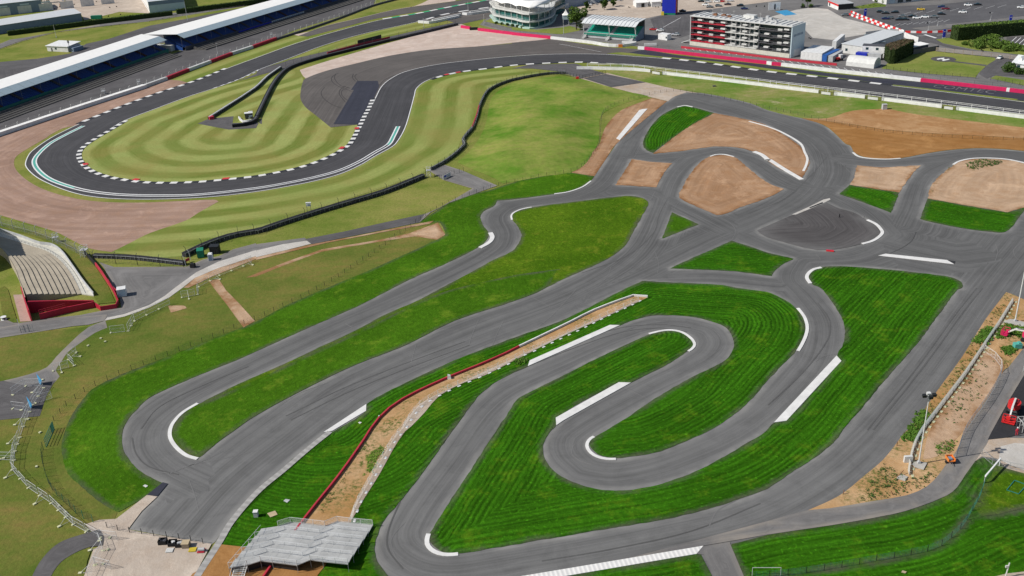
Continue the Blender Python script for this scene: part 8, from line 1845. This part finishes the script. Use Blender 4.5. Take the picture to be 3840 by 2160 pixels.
# ------------------------------------------------------------------ vegetation
def m_leaf(name, a, b):
    t = NT(name); f = t.noise(t.pos(), 0.5, 3, 0.6, 0.3, 0.7); g = t.noise(t.pos(), 3.0, 2, 0.6, 0.3, 0.7)
    t.out(t.mix(t.math('MULTIPLY', g, .6), t.mix(f, a, b), tuple(x * .45 for x in a)), .8, .2); return t.m
LF = {'hedge': m_leaf('hedge_leaf', (.022, .042, .010), (.045, .07, .016)), 'bright': m_leaf('bright_leaf', (.085, .16, .022), (.15, .23, .04)), 'deep': m_leaf('deep_leaf', (.045, .095, .014), (.08, .14, .025)), 'low': m_leaf('low_leaf', (.055, .13, .012), (.10, .20, .02)), 'lime': m_leaf('lime_leaf', (.12, .22, .02), (.20, .29, .04)), 'dry': m_leaf('dry_leaf', (.14, .15, .035), (.22, .20, .06)), 'twig': m_leaf('bare_twig', (.09, .06, .035), (.16, .11, .07))}
BARK = paint('bark', (.10, .075, .05), .9)
def leaves(m, pts, size, rg, up=.5):
    for p in pts:
        n = Vector(rg.normal(size=3)); n.normalize(); n = (n + Vector((0, 0, up))).normalized(); a = n.orthogonal().normalized(); b = n.cross(a); s = size * rg.uniform(.6, 1.3)
        p = Vector(p); m.add([p - a * s - b * s * .6, p + a * s - b * s * .6, p + a * s * .8 + b * s * .7, p - a * s * .7 + b * s * .6], [(0, 1, 2, 3)])
def tree(label, base, h, w, kind='bright', n=1500, trunk=.35, group=None, leaf=.34):
    rg = np.random.default_rng(abs(hash(label)) % 9999 if False else int(h * 100 + w * 17 + base.x * 3) % 9999)
    t = thing('tree', label, 'tree', base, 0, group); m = MB(); m.tube(base, (base.x, base.y, h * .45), trunk * .5, 7, trunk * .3)
    for k in range(7): a = k * 2.4; m.tube((base.x, base.y, h * (.25 + .03 * k)), (base.x + math.cos(a) * w * .3, base.y + math.sin(a) * w * .3, h * (.5 + .05 * k)), trunk * .22, 5, .04)
    m.build('trunk', BARK, t); m = MB(); pts = []
    cl = [(rg.normal(size=3) * (w * .22, w * .22, h * .17), rg.uniform(.14, .24) * w) for _ in range(16)]
    for c_, r_ in cl:
        u = rg.normal(size=(n // 16, 3)); u /= np.linalg.norm(u, axis=1)[:, None]; u *= (rg.uniform(.35, 1, (n // 16, 1))) ** .5
        pts += list(np.array([base.x, base.y, h * .58]) + c_ + u * r_ * np.array([1, 1, 1.05]))
    leaves(m, pts, leaf, rg); m.build('crown', LF[kind], t); return t
def shrub(label, base, h, w, kind='bright', n=420, group=None, name='shrub', leaf=.26):
    rg = np.random.default_rng(int(base.x * 7 + base.y * 3 + h * 100) % 9999)
    m = MB(); pts = []
    for k in range(6):
        c_ = np.array([rg.uniform(-.3, .3) * w, rg.uniform(-.3, .3) * w, h * rg.uniform(.35, .62)]); u = rg.normal(size=(n // 6, 3)); u /= np.linalg.norm(u, axis=1)[:, None]
        pts += [q_ for q_ in np.array([base.x, base.y, 0]) + c_ + u * np.array([w * .3, w * .3, h * .38]) if q_[2] > .05]
    t = thing(name, label, 'shrub', base, 0, group); leaves(m, pts, leaf, rg); m.build('foliage', LF[kind], t)
    m = MB()
    for k in range(4): m.tube((base.x, base.y, 0), (base.x + rg.uniform(-.3, .3) * w, base.y + rg.uniform(-.3, .3) * w, h * .55), .05, 4)
    m.build('stem', BARK, t); return t
def hedge(label, poly, h, kind='hedge', top='hedge', step=.7, dens=5.0, lf=.22, name='hedge'):
    """clipped hedge over a plan outline: dense leafy sides and top round a dark core."""
    P = [Vector((p[0], p[1])) for p in poly]; rg = np.random.default_rng(int(h * 100 + P[0].x) % 9999)
    cx = sum((p for p in P), Vector((0, 0))) / len(P); t = thing(name, label, 'hedge', (cx.x, cx.y, 0))
    core = [c + (p - c) * 1.0 for p, c in zip(P, [cx] * len(P))]
    m = MB(); m.prism([tuple(p) for p in core], 0, h - .12); m.build('core', LF[kind], t)
    m = MB(); pts = []
    for i in range(len(P)):
        a, b = P[i], P[(i + 1) % len(P)]; L = (b - a).length; n = int(L * h * dens); nn = Vector((b.y - a.y, a.x - b.x)).normalized()
        if (a + nn * .1 - cx).length < (a - cx).length and False: nn = -nn
        for _ in range(n): q_ = a.lerp(b, rg.uniform()); e = rg.normal() * .09; pts.append((q_.x + nn.x * e, q_.y + nn.y * e, rg.uniform(.05, h)))
    leaves(m, pts, lf, rg); m.build('foliage', LF[kind], t)
    lo, hi = arr(P).min(0), arr(P).max(0); n = int((hi - lo).prod() * dens * 1.2); X = rg.uniform(lo, hi, (n, 2)); X = X[inside(X, arr(P))]
    m = MB(); leaves(m, [(x, y, h - .1 + rg.uniform(-.1, .14)) for x, y in X], lf, rg); m.build('clipped_top', LF[top], t); return t
def back(a, b, d): n = Vector((-(b - a).y, (b - a).x)).normalized() * d; return [a, b, b + n, a + n]
for lb, v, h in (('long dark clipped hedge in front of the industrial sheds', (85,362, 900,256, 1740,155), 2.9), ('dark clipped hedge running to the top edge past the hangar', (1785,145, 2576,45, 2950,-8), 3.2)):
    pts = [p.xy for p in gp(q(0, 0, *v))]
    fr = pts; bk_ = offset(fr, 3.0); hedge(lb, fr + bk_[::-1], h, 'hedge', 'deep', dens=2.2, lf=.3)  # lighter leaf on top paints in the light falling there
a, b = pp(3,0, 1905,412, 2700,345); hedge('tall thick clipped hedge right of the car park', back(a, b, 6.5), 6.5, 'hedge', 'bright', dens=4, lf=.28)  # top leaf brighter than the sides, light put into the colour
bx = [p.xy for p in gp(zq(3000, 0, 480, 1705,1215, 1790,1290, 1880,1290, 2240,1110, 2265,1075))]; n_ = Vector((-4.5, 2.5)); hedge('tall hedge block with a bare brown top beside the helicopter lawn', bx + [bx[-1] + n_, bx[0] + Vector((1.0, 4.0))], 6.6, 'hedge', 'twig', dens=7, lf=.24)
tree('large leafy tree between the pagoda tent and the green seats', at(*zq(1800, 0, 480, 1940,600)[0]), 13, 9.5, 'bright', 3200, .8)
for k, (c_, r_, x, y, h, lb) in enumerate(((2,0,928,100,8.5,'small round tree on the paving left of the marquee'), (2,0,1016,68,6.0,'small tree in a railed box by the caravan'), (2,0,755,106,5.0,'little tree in front of the pale blue hall'), (3,0,395,70,8.0,'small tree with dark planters above the beige yard'), (0,0,452,30,10.0,'dark tree at the corner of the rear blue shed'))):
    tree(lb, at(*Q1(c_, r_, x, y)), h, h * .62, 'deep', 700, .3, None, .36)
rg0 = np.random.default_rng(5); k = 0
for x, y, h, w_ in ((2080,470,3.6,6), (2150,445,4.2,6), (2230,430,4.4,7), (2300,440,4.6,7), (2240,480,3.6,7), (2330,490,3.4,7), (2390,470,3.2,6), (2400,515,3.0,6), (2460,505,3.2,6), (2140,490,2.8,5), (2520,510,3.0,6), (1975,452,1.8,3)):
    shrub('bushy green shrub in the thicket below the tall hedge', at(*Q1(3,0,x,y)), h, w_, 'bright', 620, 'shrubs in the thicket below the tall hedge'); k += 1
for x, y, h in ((2410,725,3.0), (2440,700,3.4), (2530,745,2.6), (2590,750,2.6)): shrub('dark rounded bush by the white bungalow', at(*Q1(3,0,x,y)), h, 5, 'deep', 520, 'bushes round the white bungalow')
for x, y in ((100,100), (350,78), (430,78)): 
    a = at(*Q1(3,0,x,y)); t = shrub('clipped plant in a black planter above the beige yard', a, 2.4, 2.4, 'deep', 160, 'planters above the beige yard', 'potted_plant'); m = MB(); m.box(a.x, a.y, .5, 2.2, 1.6, 1.0); m.build('planter', P_['black_metal'], t)
for x, y in ((1090,18), (1172,34)): shrub('round green bush in the flower bed by the offices', at(*Q1(3,0,x,y)), 2.6, 3.2, 'bright', 260, 'bushes in the office flower bed')
for x in range(6): shrub('clipped dark bush along the clubhouse front', at(*zq(1800, 0, 480, 330 + 105 * x, 478 + 18 * x)[0]), 1.5, 2.0, 'deep', 120, 'clipped bushes along the clubhouse front')
# weeds on the dirt and low leafy cover
def tufts(name, poly, n, size, kind, z=.14, seed=1, hgt=.25, patch=None):
    A = arr(poly); rg = np.random.default_rng(seed); lo, hi = A.min(0), A.max(0); X = rg.uniform(lo, hi, (n * 4, 2)); X = X[inside(X, A)][:n]; m = MB()
    for x, y in X:
        s = size * rg.uniform(.4, 1.3); leaves(m, [(x + rg.normal() * s * .5, y + rg.normal() * s * .5, z + rg.uniform(.0, hgt)) for _ in range(4)], s * .32, rg, 1.8)
    o = m.build(name, LF[kind]); prop(o, kind='stuff'); return o
tufts('weeds', gp(q(3,2, 2400,80, 2440,110, 2300,330, 2170,560, 1990,830, 1800,1090, 1640,1300, 1480,1420, 1720,1050, 1960,710, 2190,340)), 420, .55, 'dry', seed=3)
tufts('weeds', gp(q(3,2, 2290,420, 2200,560, 2000,830, 1800,1090, 1640,1300, 1480,1420, 1720,1050, 1960,710)), 260, .5, 'dry', seed=13)
tufts('ground_cover', gp(q(3,2, 2130,450, 2240,400, 2290,420, 2200,560, 2080,560)), 330, .7, 'low', seed=4)
tufts('ground_cover', gp(q(3,2, 2390,370, 2576,400, 2700,460, 2576,520, 2480,480, 2330,520, 2300,470)), 430, .7, 'low', seed=5)
tufts('ground_cover', gp(q(3,2, 2330,610, 2480,590, 2490,650, 2420,690)), 160, .6, 'low', seed=6)
tufts('ground_cover', gp(q(3,2, 1560,1230, 1620,1290, 1540,1449) + q(3,3, 1500,90, 1420,100, 1350,70) + q(3,2, 1420,1420)), 330, .7, 'low', seed=7)
tufts('weeds', gp(q(3,3, 900,700, 1000,520, 1180,330, 1400,480, 1700,420, 1560,560, 1200,660)), 200, .4, 'deep', seed=8)
tufts('weeds', gp(q(3,2, 1850,1000, 2060,760, 2260,740, 2200,980, 1900,1400, 1750,1300)), 150, .35, 'deep', seed=9)
tufts('weeds', gp(q(3,3, 1690,120, 1880,90, 1860,200, 1700,240)), 90, .4, 'bright', seed=10)
tufts('weeds', gp(q(1,3, 1110,240, 1260,150, 1290,190, 1200,300, 1200,370, 1090,440, 1130,340)), 240, .4, 'lime', hgt=.1, seed=11)
tufts('weeds', gp(q(1,3, 620,800, 870,440, 1130,60, 1160,80, 880,500, 660,840)), 80, .3, 'deep', seed=12)
tufts('weeds', gp(q(3,1, 1990,200, 2150,155, 2380,180, 2300,210, 2050,270)), 210, .6, 'deep', seed=14)
tufts('weeds', gp(q(3,1, 1650,500, 1640,430, 1700,330, 1850,215, 1880,215, 1720,350, 1670,430)), 90, .4, 'dry', seed=15)
tufts('flower_bed', gp(q(3,0, 850,75, 1080,32, 1180,55, 960,86)), 120, .7, 'bright', seed=16)
tufts('ground_cover', gp(q(2,2, 20,745, 120,700, 160,735, 60,775)), 120, .5, 'low', seed=17)
